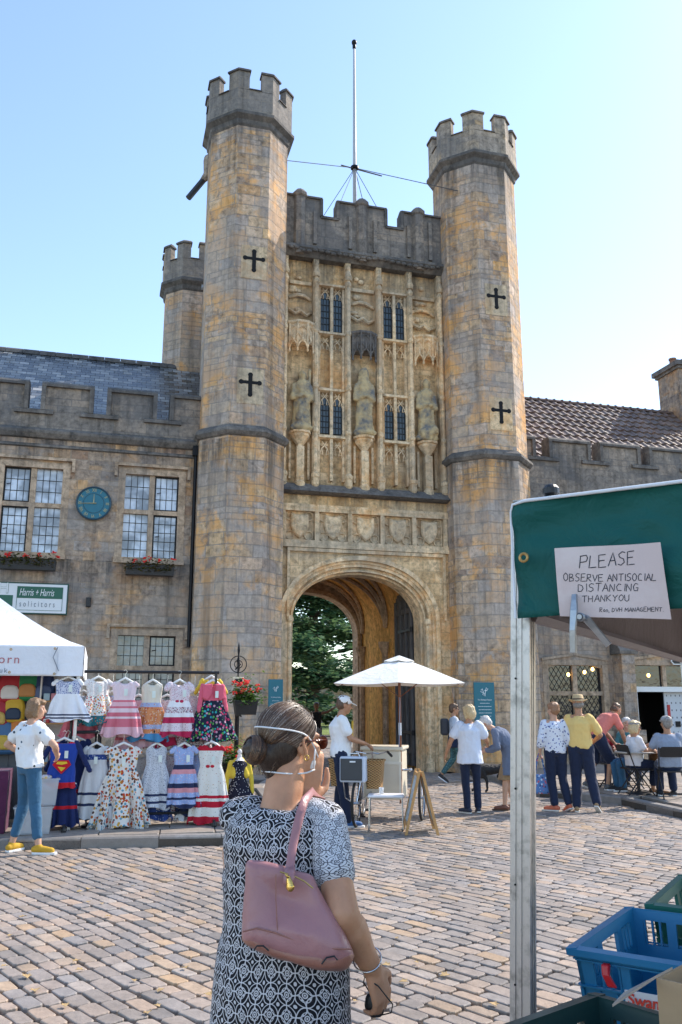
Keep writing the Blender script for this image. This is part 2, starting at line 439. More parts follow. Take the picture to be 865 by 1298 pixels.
b_ = MB(); b_.quad((-16,-4,-.024),(20,-4,-.024),(20,34,-.024),(-16,34,-.024)); tag(b_.build('road_joints', M_joint), kind='structure')
def pavement(nm, K, P, x0, x1, y0, y1):
    m = MB()
    # kerb stones along the line, about 0.9 m each
    pts = [Vector((a, b, 0)) for a, b in K]; inner = []
    cum = [0]
    for a, b in zip(pts, pts[1:]): cum.append(cum[-1]+(b-a).length)
    def at(s):
        for i in range(len(pts)-1):
            if s <= cum[i+1]: return pts[i].lerp(pts[i+1], (s-cum[i])/(cum[i+1]-cum[i]))
        return pts[-1]
    sgn = 1 if nm.startswith('left') else -1
    s = 0
    kb = MB()
    while s < cum[-1]-.05:
        e = min(s+random.uniform(.75,1.05), cum[-1]); a, b = at(s), at(e); d = (b-a).normalized(); nn = Vector((-d.y, d.x, 0))*sgn
        a2, b2 = a+d*.005, b-d*.005; z = .125+random.uniform(-.004,.004)
        kb.loft([[a2+Vector((0,0,-.1)), b2+Vector((0,0,-.1)), b2+nn*.16+Vector((0,0,-.1)), a2+nn*.16+Vector((0,0,-.1))],
                 [a2+Vector((0,0,z-.02)), b2+Vector((0,0,z-.02)), b2+nn*.16+Vector((0,0,z-.02)), a2+nn*.16+Vector((0,0,z-.02))],
                 [a2+nn*.02+Vector((0,0,z)), b2+nn*.02+Vector((0,0,z)), b2+nn*.155+Vector((0,0,z)), a2+nn*.155+Vector((0,0,z))]])
        s = e
    tag(kb.build(nm.replace('pavement', 'kerb'), M_kerb, uv=False), kind='structure')
    base = MB(); base.prism([(p[0], p[1]) for p in P], -.1, .085, 'z')
    tag(base.build(nm+'_bed', M_joint), kind='structure')
    def far(x, y):
        if not inside(P, x, y): return False
        for i in range(len(K)-1):
            (ax, ay), (bx, by) = K[i], K[i+1]; L2 = (bx-ax)**2+(by-ay)**2
            t = max(0, min(1, ((x-ax)*(bx-ax)+(y-ay)*(by-ay))/L2))
            if math.hypot(x-ax-t*(bx-ax), y-ay-t*(by-ay)) < .27: return False
        return True
    paving(nm, m, .6, .42, R(-5 if nm.startswith('left') else 85), x0, x1, y0, y1, far, lambda x, y: .122, gap=.006, jit=.004)
    tag(m.build(nm, M_flag, fix=False, uv=False), kind='structure')
pavement('left_pavement', LEFT_K, LEFT_P, -9, 5, 10, 21)
pavement('right_pavement', RIGHT_K, RIGHT_P, 7.5, 20, 2, 21)
# courtyard beyond the gate
def lawn_mat():
    t = NT('lawn'); p = t.pos()
    c = t.ramp(t.noise(1.2, p, 6), [(.3,(.10,.14,.03)),(.7,(.20,.26,.05))])
    return t.out(c, .9, t.bump(t.noise(60, p), .8, .03))
c_ = MB(); c_.quad((-30,48,-.02),(60,48,-.02),(60,110,-.02),(-30,110,-.02)); tag(c_.build('lawn', lawn_mat()), kind='structure')
c_ = MB(); c_.quad((-20,34,-.03),(50,34,-.03),(50,48,-.03),(-20,48,-.03)); tag(c_.build('courtyard_paving', sett_mat('courtyard_gravel', [(0,(.24,.21,.18)),(1,(.28,.25,.21))])), kind='structure')
# ================================================================ GATEHOUSE
V3 = Vector
GX = 6.47
gate = thing('gatehouse', 'medieval stone gatehouse with two octagonal battlemented turrets flanking a pointed archway', 'gatehouse', (GX, 21, 0))
def octa(cx, cy, ap, z, rot=22.5):
    r = ap/math.cos(PI/8)
    return [(cx+r*math.cos(R(rot+45*k)), cy+r*math.sin(R(rot+45*k)), z) for k in range(8)]
def turret(cx, cy, ap, z0, zs, z1, ztop, parent, name='turret', aplow=None, mtop=None, slits=()):
    aplow = aplow or ap+.03
    t = MB()
    if zs:
        t.loft([octa(cx,cy,aplow+.09,z0), octa(cx,cy,aplow+.09,z0+.55), octa(cx,cy,aplow,z0+.72), octa(cx,cy,aplow,zs)], caps=False)
        t.loft([octa(cx,cy,ap,zs+.2), octa(cx,cy,ap,z1)], caps=False)
    else:
        t.loft([octa(cx,cy,ap,z0), octa(cx,cy,ap,z1)], caps=False)
    body = t.build(name, M_tower, parent)
    if zs:
        s = MB(); s.loft([octa(cx,cy,aplow-.02,zs-.06), octa(cx,cy,aplow+.05,zs-.02), octa(cx,cy,aplow+.11,zs+.06), octa(cx,cy,aplow+.10,zs+.13), octa(cx,cy,ap+.02,zs+.24)], caps=False)
        s.build('string_course', M_coping, body)
    s = MB(); s.loft([octa(cx,cy,ap-.02,z1-.28), octa(cx,cy,ap+.04,z1-.2), octa(cx,cy,ap+.06,z1-.08), octa(cx,cy,ap+.17,z1+.02), octa(cx,cy,ap+.17,z1+.1), octa(cx,cy,ap+.09,z1+.17)], caps=False)
    s.build('corbel_moulding', M_coping, body)
    # battlement: low ring wall, then merlons wrapped round the corners
    apb = ap+.10; th = .2; zl = z1+.13+(ztop-z1)*.47
    b = MB()
    b.loft([octa(cx,cy,apb,z1+.12), octa(cx,cy,apb,zl), octa(cx,cy,apb-th,zl), octa(cx,cy,apb-th,z1+.12)], caps=False)
    k = len(b.v); 
    b.add(octa(cx,cy,apb-th+.01,z1+.3), [tuple(range(8))])
    O = octa(0,0,apb,0); cops = []
    side = 2*apb*math.tan(PI/8)
    for i in range(8):
        P = Vector(O[i]); Pn = Vector(O[(i+1)%8]); Pp = Vector(O[i-1])
        dn = (Pn-P).normalized(); dp = (Pp-P).normalized(); a = side*.325
        inn = lambda off, d: -(P.normalized())*off
        # outward normals of the two faces
        n1 = Vector((0,0,1)).cross(dn); n1 = n1 if n1.dot(P) > 0 else -n1
        n2 = Vector((0,0,1)).cross(dp); n2 = n2 if n2.dot(P) > 0 else -n2
        def poly(o, z, ti, ex=0):
            A = P+dp*(a+ex)+n2*o; B = P*(1+o/apb); C = P+dn*(a+ex)+n1*o
            return [Vector((cx,cy,z))+q for q in (A, B, C, P+dn*(a+ex)-n1*ti, P*(1-ti/apb), P+dp*(a+ex)-n2*ti)]
        zt = ztop-.1+random.uniform(-.02,.02)
        b.loft([poly(0,zl-.01,th), poly(0,zt,th)]); c = MB(); cops.append(c)
        c.loft([poly(.045,zt,th+.03,.03), poly(.045,zt+.05,th+.03,.03), poly(-.04,zt+.13,th-.06,-.02)])
        # sloping sill in the embrasure beside this merlon
        A = P+dn*a; B = Pn-dn*a; C0 = Vector((cx,cy,0))
        c.loft([[C0+A+n1*.04+Vector((0,0,zl)), C0+B+n1*.04+Vector((0,0,zl)), C0+B-n1*(th+.02)+Vector((0,0,zl)), C0+A-n1*(th+.02)+Vector((0,0,zl))],
                [C0+A+n1*.03+Vector((0,0,zl+.03)), C0+B+n1*.03+Vector((0,0,zl+.03)), C0+B-n1*.1+Vector((0,0,zl+.07)), C0+A-n1*.1+Vector((0,0,zl+.07))]])
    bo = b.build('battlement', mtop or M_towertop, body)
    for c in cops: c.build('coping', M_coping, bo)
    for (sx, sz) in slits:
        y = cy-ap
        # pale dressed surround slab, then a raised black cross painting the slit's inner shade
        q = MB(); q.box(cx+sx-.33, cx+sx+.33, y-.012, y+.02, sz-.5, sz+.42); q.build('slit_surround', M_carved, body)
        q = MB()
        yy0, yy1 = y-.022, y
        q.box(cx+sx-.05, cx+sx+.05, yy0, yy1, sz-.24, sz+.24); q.box(cx+sx-.22, cx+sx-.05, yy0+.002, yy1, sz+.02, sz+.10); q.box(cx+sx+.05, cx+sx+.22, yy0+.002, yy1, sz+.02, sz+.10)
        for (ax, az) in ((-.23,.06),(.23,.06),(0,.26),(0,-.26)):
            q.loft([[(cx+sx+ax+.062*math.cos(2*PI*k/10), yyy, sz+az+.062*math.sin(2*PI*k/10)) for k in range(10)] for yyy in (yy0-.002, yy1)])
        q.build('cross_slit', M_slit, body)
    return body
lt = turret(3.13, 21, 1.04, 0, 8.12, 16.95, 18.38, gate, slits=((.08,12.8),(.06,9.42)))
rt = turret(9.93, 21, 1.11, 0, 8.02, 17.0, 18.42, gate, slits=((.04,12.62),(.04,9.3)))
st = turret(2.12, 25.6, .80, 8.5, 0, 14.45, 15.85, gate, name='stair_turret')
for k, t_ in ((1, lt), (2, rt)):      # leadwork spout + small flue on the left one only
    pass
s = MB(); cb_ = W(266,215,21.5); s.cap(cb_+V3((.05,0,.25)), cb_+V3((-.02,0,-.12)), .24,.15, 10); s.cap(cb_+V3((0,0,-.1)), W(258,228,21.6), .14,.09, 10); s.build('gargoyle_corbel', M_towertop, lt)
s = MB(); s.tube([W(260,226,21.6),W(239,251,21.6)], .085, 8); s.build('waterspout', mat('dark_lead', (.05,.055,.06), .5, .4), lt)
s = MB(); s.box(2.35,2.45,24.7,24.85,14.25,14.6); s.tube([(2.4,24.8,14.45),(2.4,24.65,14.25)], .05, 8); s.build('security_camera', mat('camera_housing', (.35,.38,.42), .4), st)
# ---- arch profile
def arch(x0, x1, zs, za, n=28):
    cx = (x0+x1)/2; hw = (x1-x0)/2; out = []
    for i in range(n+1):
        s_ = -1+2*i/n; a = abs(s_)
        z = (1-a**2.5)**.52*.93+.07*(1-a)
        out.append((cx+s_*hw, zs+(za-zs)*z))
    # denser near the springing
    res = [(cx-hw, zs)]
    for i in range(1, n):
        th_ = PI*i/n; s_ = -math.cos(th_); a = abs(s_)
        z = (1-a**2.5)**.52*.93+.07*(1-a)
        res.append((cx+s_*hw, zs+(za-zs)*z))
    res.append((cx+hw, zs)); return res
AX0, AX1, AZS, AZA = 4.62, 8.06, 3.8, 4.97
def arch_band(mb, inn, out, y0, y1, zb=0, soffit=True, side=True):
    """moulding between two arch lines with jambs to the ground: front face at y0, soffit back to y1"""
    i_ = [(inn[0][0], zb)]+inn+[(inn[-1][0], zb)]; o_ = [(out[0][0], zb)]+out+[(out[-1][0], zb)]
    n = len(i_); vs = [(x,y0,z) for x, z in i_]+[(x,y0,z) for x, z in o_]+[(x,y1,z) for x, z in i_]+[(x,y1,z) for x, z in o_]
    fs = []
    for k in range(n-1):
        fs.append((k,k+1,n+k+1,n+k))
        if soffit: fs.append((k,2*n+k,2*n+k+1,k+1))
        if side: fs.append((n+k,n+k+1,3*n+k+1,3*n+k))
    mb.add(vs, fs)
def A(off): return arch(AX0-off, AX1+off, AZS, AZA+off*1.05)
# front wall with the opening
f = MB(); out_ = A(.42); XL, XR = 4.2, 8.95; ZT = 5.66
pts = [(out_[0][0],0)]+out_+[(out_[-1][0],0)]; n = len(pts)
vs = [(x,21,z) for x, z in pts]; fs = []
top = [(XL,21,0)]+[(XL,21,AZS)]
vs2 = []
for k in range(1, n-1):
    vs2.append((lerp(XL, XR, (pts[k][0]-pts[1][0])/(pts[n-2][0]-pts[1][0])), 21, ZT))
o = len(vs); vs += vs2
for k in range(1, n-2): fs.append((k,k+1,o+k,o+k-1))
q = len(vs); vs += [(XL,21,0),(XL,21,AZS),(XR,21,0),(XR,21,AZS)]
fs += [(0,1,q+1,q),(1,o,q+1),(n-1,q+2,q+3,n-2),(n-2,q+3,o+n-3)]
f.add(vs, fs)
for z0, z1 in ((6.68, 7.05),): f.box(XL, XR, 21, 21.3, z0, z1)
f.build('wall', M_gate, gate)
m = MB()
arch_band(m, A(.31), A(.42), 20.90, 21.25); arch_band(m, A(.24), A(.31), 20.98, 21.1)
m.build('hood_mould', M_carved, gate)
m = MB()
arch_band(m, A(.16), A(.24), 21.02, 21.3); arch_band(m, A(.09), A(.16), 21.14, 21.4); arch_band(m, A(.05), A(.09), 21.08, 21.5); arch_band(m, A(0), A(.05), 21.24, 21.75)
m.build('arch_moulding', M_carved, gate)
# engaged jamb shafts with caps and bases
for sx in (AX0-.12, AX1+.12):
    j = MB(); j.tube([(sx,21.03,0.3),(sx,21.03,AZS-.12)], .055, 8)
    j.lathe([(.06,0),(.10,.05),(.10,.12),(.07,.18)], (sx,21.03,AZS-.14), 10); j.lathe([(.12,0),(.12,.2),(.07,.34)], (sx,21.03,0), 8)
    j.build('jamb_shaft', M_carved, gate)
# rectangular label frame with the spandrels
m = MB(); m.box(4.40,4.47,20.93,21.0,AZS,5.55); m.box(8.62,8.69,20.93,21.0,AZS,5.55); m.box(4.40,8.69,20.925,21.0,5.47,5.56)
for zz, d in ((5.62,.10),(6.66,.08)): m.box(XL,XR,21-d,21.05,zz-.05,zz+.04)
m.build('label_mould', M_carved, gate)
# ---- passage
PX0, PX1, PY0, PY1 = 4.45, 8.32, 21.75, 27.4
p = MB(); inn = arch(PX0, PX1, 4.0, 5.75)
p.add([(x,y,z) for y in (PY0-.02, PY1) for x, z in [(PX0,0)]+inn+[(PX1,0)]],
      [(k, k+1, len(inn)+2+k+1, len(inn)+2+k) for k in range(len(inn)+1)])
p.build('passage_lining', M_plaster, gate)
v_ = MB()
for yy in (22.3, 24.8, 27.2):
    rb = arch(PX0+.03, PX1-.03, 3.95, 5.7); v_.tube([(x,yy,z) for x, z in rb], .09, 6)
for (ya, yb) in ((22.3,24.8),(24.8,27.2)):
    for fl in (0,1):
        a_ = arch(PX0+.03, PX1-.03, 3.95, 5.7); n_ = len(a_)
        v_.tube([(x, lerp(ya, yb, k/(n_-1)) if fl else lerp(yb, ya, k/(n_-1)), z-.01) for k, (x, z) in enumerate(a_)], .06, 6)
for x in (PX0+.06, PX1-.06):
    for yy in (24.8, 27.2):
        v_.tube([(x,yy,0),(x,yy,3.2)], .10, 8); v_.lathe([(.08,0),(.2,.25),(.22,.4)], (x,yy,3.1), 8)
v_.build('vault_rib', M_trim, gate)
b = MB(); ra = arch(4.66, 8.14, 3.9, 5.25); ro = arch(4.3, 8.6, 4.1, 6.0)
arch_band(b, ra, arch(4.56, 8.24, 3.9, 5.38), 27.3, 27.9); arch_band(b, arch(4.56, 8.24, 3.9, 5.38), ro, 27.42, 27.8)
b.box(3.0, 4.45, 27.5, 27.8, 0, 9); b.box(8.45, 10.5, 27.5, 27.8, 0, 9); b.box(4.45, 8.45, 27.52, 27.78, 5.6, 9)
b.build('rear_arch', M_trim, gate)
# damp dark base of the right passage wall
# timber gate leaf folded back against the right wall
lf = thing('gate_leaf', 'tall weathered grey oak gate leaf folded back inside the archway', 'gate', (8.2, 21.8, 0))
M_oak = None
def oak():
    t = NT('weathered_oak'); o = t.pos(); mp = t.n('Mapping'); mp.inputs['Scale'].default_value = (9,9,.5); t.link(o, mp.inputs['Vector'])
    n_ = t.noise(4, mp.outputs[0], 6, .7)
    return t.out(t.ramp(n_, [(.3,(.04,.037,.035)),(.6,(.13,.12,.115)),(.8,(.21,.195,.18))]), .85, t.bump(n_, .7, .02))
M_oak = oak()
d = MB(); zt = lambda y: 4.75 - (y-21.8)*.02
for k in range(9):
    y0 = 21.85+k*.165; d.box(8.10-.02*(k%2), 8.20, y0, y0+.155, .08, 4.55+.25*math.sin((k+1)/10*PI))
d.build('planks', M_oak, lf)
d = MB()
for k in range(4): y0 = 21.9+k*.42; d.rbox(8.02, 8.1, y0, y0+.09, .1, 4.5, .015)
for z in (.4, 2.2, 4.1): d.box(8.04, 8.095, 21.85, 23.3, z, z+.14)
d.build('ribs', M_oak, lf)
for z in (.9, 3.6):
    d = MB(); d.box(8.0,8.04,21.8,22.9,z,z+.07); d.tube([(8.0,21.78,z-.03),(8.0,21.78,z+.1)], .035, 8); d.build('strap_hinge', M_iron, lf)
# ---- shield frieze z 5.66..6.66 : five panels
fr = MB(); fr.box(XL, XR, 21.08, 21.3, 5.64, 6.64); back = fr.build('frieze', M_carved, gate)
m = MB(); m.box(4.2,8.95,20.93,21.08,5.655,5.76); m.box(4.2,8.95,20.93,21.08,6.52,6.62)
pw = (8.72-4.28)/5
for i in range(6):
    x = 4.28+pw*i; m.box(x-.055,x+.055,20.94,21.08,5.76,6.52)
m.build('frieze_frame', M_carved, back)
for i in range(5):
    cx = 4.28+pw*(i+.5); fr = MB(); cz = 6.15
    # eight-foil frame
    for s1 in (-1,1):
        for s2 in (-1,1):
            fr.torus((cx+s1*.25,21.05,cz+s2*.25), .11, .022, 'y', 12, 5)
    fr.tube([(cx-.36,21.05,5.78),(cx-.36,21.05,6.5)], .02, 5); fr.tube([(cx+.36,21.05,5.78),(cx+.36,21.05,6.5)], .02, 5)
    fr.build('foil_tracery', M_carved, back)
    sh = MB(); pr = [(-.23,.30),(0,.27),(.23,.30),(.24,.0),(.19,-.15),(.10,-.26),(0,-.33),(-.10,-.26),(-.19,-.15),(-.24,.0)]
    rr = random.Random(i)
    for a_, y_ in ((1.0,21.08),(1.0,21.0),(.86,20.965),(.5,20.95+rr.uniform(-.01,.01))):
        pass
    sh.loft([[(cx+x*a_, y_, cz+z*a_) for x, z in pr] for a_, y_ in ((1.0,21.08),(1.0,21.0),(.86,20.965),(.5,20.955))])
    for k in range(5): sh.ell((cx+rr.uniform(-.12,.12),20.965,cz+rr.uniform(-.18,.18)), .05,.025,.06, 8, 5)
    sh.build('shield', M_carved, back)
# ledge under the niche stage
m = MB(); m.prism([(20.70,7.0),(20.84,6.96),(21.3,6.96),(21.3,7.34),(21.0,7.26)], XL, XR, 'x'); m.build('weathered_ledge', M_coping, gate)
# ---- niche stage wall, recessed; z 7.2..13.85
SH = [4.26,5.12,6.03,6.93,7.84,8.75]
m = MB(); m.box(4.2,8.9,21.22,21.5,7.05,13.9); niche_wall = m.build('niche_stage_wall', M_gate, gate)
m = MB()
for x in SH:
    m.box(x-.075,x+.075,21.0,21.25,7.25,13.7); m.tube([(x,20.98,7.3),(x,20.98,13.6)], .055, 8)
    for z in (8.65, 9.9, 11.5, 12.95): m.lathe([(.06,0),(.085,.04),(.085,.1),(.06,.14)], (x,20.98,z), 8)
    m.lathe([(.02,0),(.1,.12),(.1,.3),(.12,.32),(.12,.4),(.06,.46)], (x,20.96,7.12), 8)
    m.lathe([(.09,0),(.11,.1),(.05,.3),(.07,.34),(.01,.52)], (x,20.98,13.15), 8)
m.build('buttress_shaft', M_carved, niche_wall)
def cusped(mb, x0, x1, z0, z1, y, r=.018):
    """panel head: pointed arch with cusps and small eyelets above, from z0 (spring) to z1"""
    cx = (x0+x1)/2; hw = (x1-x0)/2; h = z1-z0
    for s_ in (-1,1):
        mb.tube([(cx+s_*hw,y,z0),(cx+s_*hw*.93,y,z0+h*.25),(cx+s_*hw*.6,y,z0+h*.5),(cx,y,z0+h*.72)], r, 5)
        mb.tube([(cx+s_*hw*.93,y,z0+h*.2),(cx+s_*hw*.35,y,z0+h*.12),(cx+s_*hw*.5,y,z0+h*.48)], r*.8, 5)
        mb.tube([(cx,y,z0+h*.72),(cx+s_*hw*.5,y,z0+h*.98)], r*.9, 5)
        mb.torus((cx+s_*hw*.55,y,z0+h*.76), hw*.2, r*.7, 'y', 8, 4)
def window_bay(xa, xb):
    cx = (xa+xb)/2; x0, x1 = xa+.085, xb-.085
    t = MB(); gl = []
    # horizontal hoods and sills
    for z, d in ((12.98,.16),(11.56,.16),(9.93,.14),(8.60,.17)):
        t.prism([(21.22-d-.06,z-.04),(21.22-d-.06,z+.02),(21.22,z+.12),(21.22,z-.08)], x0, x1, 'x')
    t.box(cx-.04,cx+.04,21.04,21.22,7.4,12.95)
    for xs in (x0+.03, x1-.03): t.box(xs-.03,xs+.03,21.08,21.22,7.4,12.95)
    for (a, b) in ((x0+.06,cx-.04),(cx+.04,x1-.06)):
        for z0, z1 in ((12.55,12.92),(11.05,11.45),(9.45,9.85),(8.05,8.5)):
            cusped(t, a, b, z0, z1, 21.12)
    o_ = t.build('panel_tracery', M_carved, niche_wall)
    for (z0, z1, hh) in ((11.66,12.6,12.86),(8.72,9.52,9.8)):
        for (a, b) in ((x0+.06,cx-.04),(cx+.04,x1-.06)):
            g_ = MB(); mid = (a+b)/2
            g_.prism([(a,z0),(b,z0),(b,z1),(lerp(b,mid,.5),z1+.14),(mid,z1+.2),(lerp(a,mid,.5),z1+.14),(a,z1)], 21.14, 21.20, 'y')
            w_ = g_.build('window', M_panet, niche_wall)
            l_ = MB()
            for k in (1,2): l_.box(lerp(a,b,k/3)-.008,lerp(a,b,k/3)+.008,21.12,21.14,z0,z1+.12)
            for k in range(1,6): zz = lerp(z0,z1,k/5); l_.box(a,b,21.117,21.137,zz-.009,zz+.009)
            l_.box(a,a+.025,21.11,21.14,z0,z1); l_.box(b-.025,b,21.11,21.14,z0,z1)
            l_.build('leading', M_lead, w_)
window_bay(SH[1], SH[2]); window_bay(SH[3], SH[4])
def niche(xa, xb, zc0, zc1, zped, dark):
    cx = (xa+xb)/2; rr = random.Random(int(cx*10))
    t = MB()
    # canopy: half hexagon crown with pendants
    hexa = lambda r, z: [(cx+r*math.cos(R(a)), 21.2+r*.95*math.sin(R(a)), z) for a in (180,215,250,290,325,360)]+[(cx+r,21.22,z),(cx-r,21.22,z)]
    rr_ = .40
    t.loft([hexa(rr_-.05,zc0+.28), hexa(rr_-.01,zc0+.34), hexa(rr_,zc1-.1), hexa(rr_+.05,zc1-.06), hexa(rr_+.05,zc1), hexa(rr_-.12,zc1+.05)])
    for a in (180,215,250,290,325,360):
        x, y = cx+rr_*math.cos(R(a)), 21.2+rr_*.95*math.sin(R(a))
        t.tube([(x,y-.01,zc0+.08),(x,y-.015,zc1-.05)], [.02,.03], 5); t.ell((x,y-.01,zc0+.06), .035,.035,.06, 6, 4)
    A_ = (180,215,250,290,325,360)
    for a, b2 in zip(A_, A_[1:]):
        p0 = Vector((cx+rr_*math.cos(R(a)), 21.2+rr_*.95*math.sin(R(a))-.01, zc0+.12)); p1 = Vector((cx+rr_*math.cos(R(b2)), 21.2+rr_*.95*math.sin(R(b2))-.01, zc0+.12)); mid = (p0+p1)/2
        t.tube([p0, p0.lerp(mid,.4)+Vector((0,-.01,.13)), mid+Vector((0,-.03,.2)), p1.lerp(mid,.4)+Vector((0,-.01,.13)), p1], .024, 5)
        t.tube([mid+Vector((0,-.03,.2)), mid+Vector((0,-.02,.42))], [.035,.012], 5)
        t.tube([p0+Vector((0,0,.42)), mid+Vector((0,-.02,.22)), p1+Vector((0,0,.42))], .014, 5)
        t.tube([p0+Vector((0,0,.5)), mid+Vector((0,-.02,.62)), p1+Vector((0,0,.5))], .014, 5)
    t.build('niche_canopy', M_parapet if dark else M_carved, niche_wall)
    # eroded carving above
    u = MB(); u.tube([(xa+.1,21.2,12.55),(cx-.1,21.12,12.62),(cx+.1,21.12,12.6),(xb-.1,21.2,12.52)], .05, 6)
    u.tube([(xa+.1,21.2,12.2),(cx-.15,21.1,12.05),(cx,21.12,12.15),(cx+.15,21.1,12.02),(xb-.1,21.2,12.15)], .05, 6)
    u.box(xa+.1,xb-.1,21.14,21.22,12.95,13.05)
    for k in range(5): u.ell((cx+rr.uniform(-.26,.26),21.2,rr.choice((12.3,12.75,13.25))+rr.uniform(-.1,.1)), rr.uniform(.07,.14), .07, rr.uniform(.05,.09), 8, 6)
    u.build('worn_carving', M_carved, niche_wall)
    # pedestal
    q = MB(); q.prism([(cx-.10,7.3),(cx+.10,7.3),(cx+.10,zped-.4),(cx-.10,zped-.4)], 20.95, 21.22, 'y')
    q.lathe([(.07,0),(.09,.08),(.22,.25),(.26,.3),(.26,.36),(.30,.38),(.30,.44)], (cx,21.05,zped-.44), 8)
    q.lathe([(.15,0),(.15,.14),(.1,.2),(.12,.26),(.07,.32)], (cx,21.02,7.14), 8)
    for s_ in (-1,1): q.box(cx+s_*.25-.03,cx+s_*.25+.03,21.1,21.22,7.4,zped-.25)
    q.build('pedestal', M_carved, niche_wall)
niche(SH[0]+.05, SH[1], 10.85, 11.75, 8.66, False); niche(SH[2], SH[3], 10.8, 11.65, 8.66, True); niche(SH[4], SH[5], 10.85, 11.75, 8.66, False)
def statue(cx, h, label, seed, lump):
    rr = random.Random(seed); s_ = MB(); z = 8.67; Y = 21.02
    s_.cap((cx,Y,z+.15),(cx,Y,z+h*.5), .27,.22, 14, (0,1,0), .7)
    s_.cap((cx,Y,z+h*.45),(cx+.01,Y,z+h*.72), .21,.235, 14, (0,1,0), .7)
    s_.cap((cx-.2,Y,z+h*.72),(cx+.2,Y,z+h*.72), .09,.09, 10)
    for sd in (-1,1): s_.chain([(cx+sd*.22,Y,z+h*.71),(cx+sd*.25,Y-.06,z+h*.52),(cx+sd*.05,Y-.2,z+h*.55)], [.085,.075,.05], 10)
    s_.cap((cx,Y,z+h*.76),(cx,Y-.02,z+h*.82), .09,.08)
    s_.ell((cx,Y-.02,z+h*.9), .115,.125,.16, 12, 8)
    if lump == 0: s_.cap((cx,Y+.03,z+h*.72),(cx,Y+.03,z+h*.93), .19,.14)      # veil
    if lump == 1: s_.cap((cx-.08,Y-.1,z+h*.2),(cx+.15,Y-.12,z+h*.55), .13,.1); s_.cap((cx+.2,Y-.05,z+h*.6),(cx+.2,Y-.05,z+h*1.0), .03,.05)
    if lump == 2: s_.cap((cx-.1,Y-.1,z+.2),(cx+.15,Y-.1,z+.3), .17,.17)
    s_.ell((cx,Y,z+.1), .33,.22,.14, 14, 6)
    def dsp(co, n):
        f_ = noise.noise(Vector((co.x*9, co.y*9, co.z*1.7+seed)))*.035+noise.noise(co*14)*.018
        return f_
    me = remesh(s_, .022, 2, dsp)
    for v in me.vertices: v.co -= Vector((cx,Y,z))
    t = NT('worn_statue_stone_%d' % seed); p_ = t.obj()
    c = t.ramp(t.noise(3.5, p_, 5, .6), [(.36,(.17,.17,.165)),(.46,(.34,.28,.19)),(.6,(.55,.42,.23))])
    t.out(c, .9, t.bump(t.noise(16, p_, 5), .6, .02), spec=.2)
    o_ = mesh_obj('statue', me, t.m); o_.location = (cx,Y,z)
    tag(o_, label, 'statue', 'statues in the niches over the arch')
statue((SH[0]+SH[1])/2+.06, 1.72, 'worn stone statue with raised arm in the niche nearest the left turret', 3, 1)
statue((SH[2]+SH[3])/2, 1.98, 'worn stone statue of a veiled figure in the central niche between the windows', 5, 0)
statue((SH[4]+SH[5])/2-.02, 1.85, 'eroded headless looking stone statue in the niche nearest the right turret', 8, 2)
# ---- parapet of the gate
m = MB(); m.prism([(20.86,13.82),(20.78,13.9),(20.80,13.98),(20.95,14.06),(21.3,14.06),(21.3,13.7),(20.98,13.7)], 4.2, 8.9, 'x')
rr = random.Random(2)
for k in range(26): m.ell((4.35+k*.172,20.82,13.84+rr.uniform(-.04,.03)), .085,.06,.05, 8, 5)
m.build('parapet_string', M_coping, gate)
m = MB(); m.box(4.2,8.9,20.95,21.25,14.05,14.93)
MER = [(4.2,5.22),(5.74,7.12),(7.66,8.9)]
cl = []
for q in ((5.22,5.74),(7.12,7.66)): c = MB(); c.box(q[0],q[1],20.9,21.3,14.93,15.0); cl.append(c)
for a, b in MER:
    m.box(a,b,20.95,21.25,14.93,15.5); c = MB(); cl.append(c); c.prism([(20.89,15.5),(20.89,15.55),(21.05,15.63),(21.15,15.63),(21.31,15.55),(21.31,15.5)], a-.04, b+.04, 'x')
    for xs in (a-.02, b+.02): c.box(xs-.04,xs+.04,20.9,21.3,14.98,15.52)
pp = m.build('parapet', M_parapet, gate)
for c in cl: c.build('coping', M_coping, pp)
for x in (4.62, 6.42, 8.12):
    m = MB(); hx = lambda r_, z: [(x+r_*math.cos(R(a)), 20.95+r_*math.sin(R(a)), z) for a in (180,225,270,315,360)]+[(x+r_,20.96,z),(x-r_,20.96,z)]
    m.loft([hx(.14,13.75), hx(.17,14.1), hx(.17,15.45), hx(.22,15.5), hx(.22,15.58), hx(.12,15.70)]); m.build('parapet_buttress', M_parapet, pp)
for x, z in ((6.02,15.1),(6.75,15.1),(5.0,15.1),(7.76,15.1),(8.42,15.3)):
    m = MB(); m.box(x,x+.1,20.88,20.95,14.1,z); m.build('parapet_rib', M_parapet, pp)
m = MB(); m.box(2.6,10.7,21.5,27.5,5.9,13.95); m.build('gatehouse_core', M_wing, gate)
m = MB(); m.box(3.0,10.2,27.2,27.5,13.95,15.0)
for x in (3.1,5.0,7.0,9.0): m.box(x,x+1.1,27.2,27.5,15.0,15.6)
m.box(4.0,4.3,21.3,27.3,13.95,14.9); m.box(8.8,9.1,21.3,27.3,13.95,14.9)
m.build('rear_parapet', M_parapet, gate)
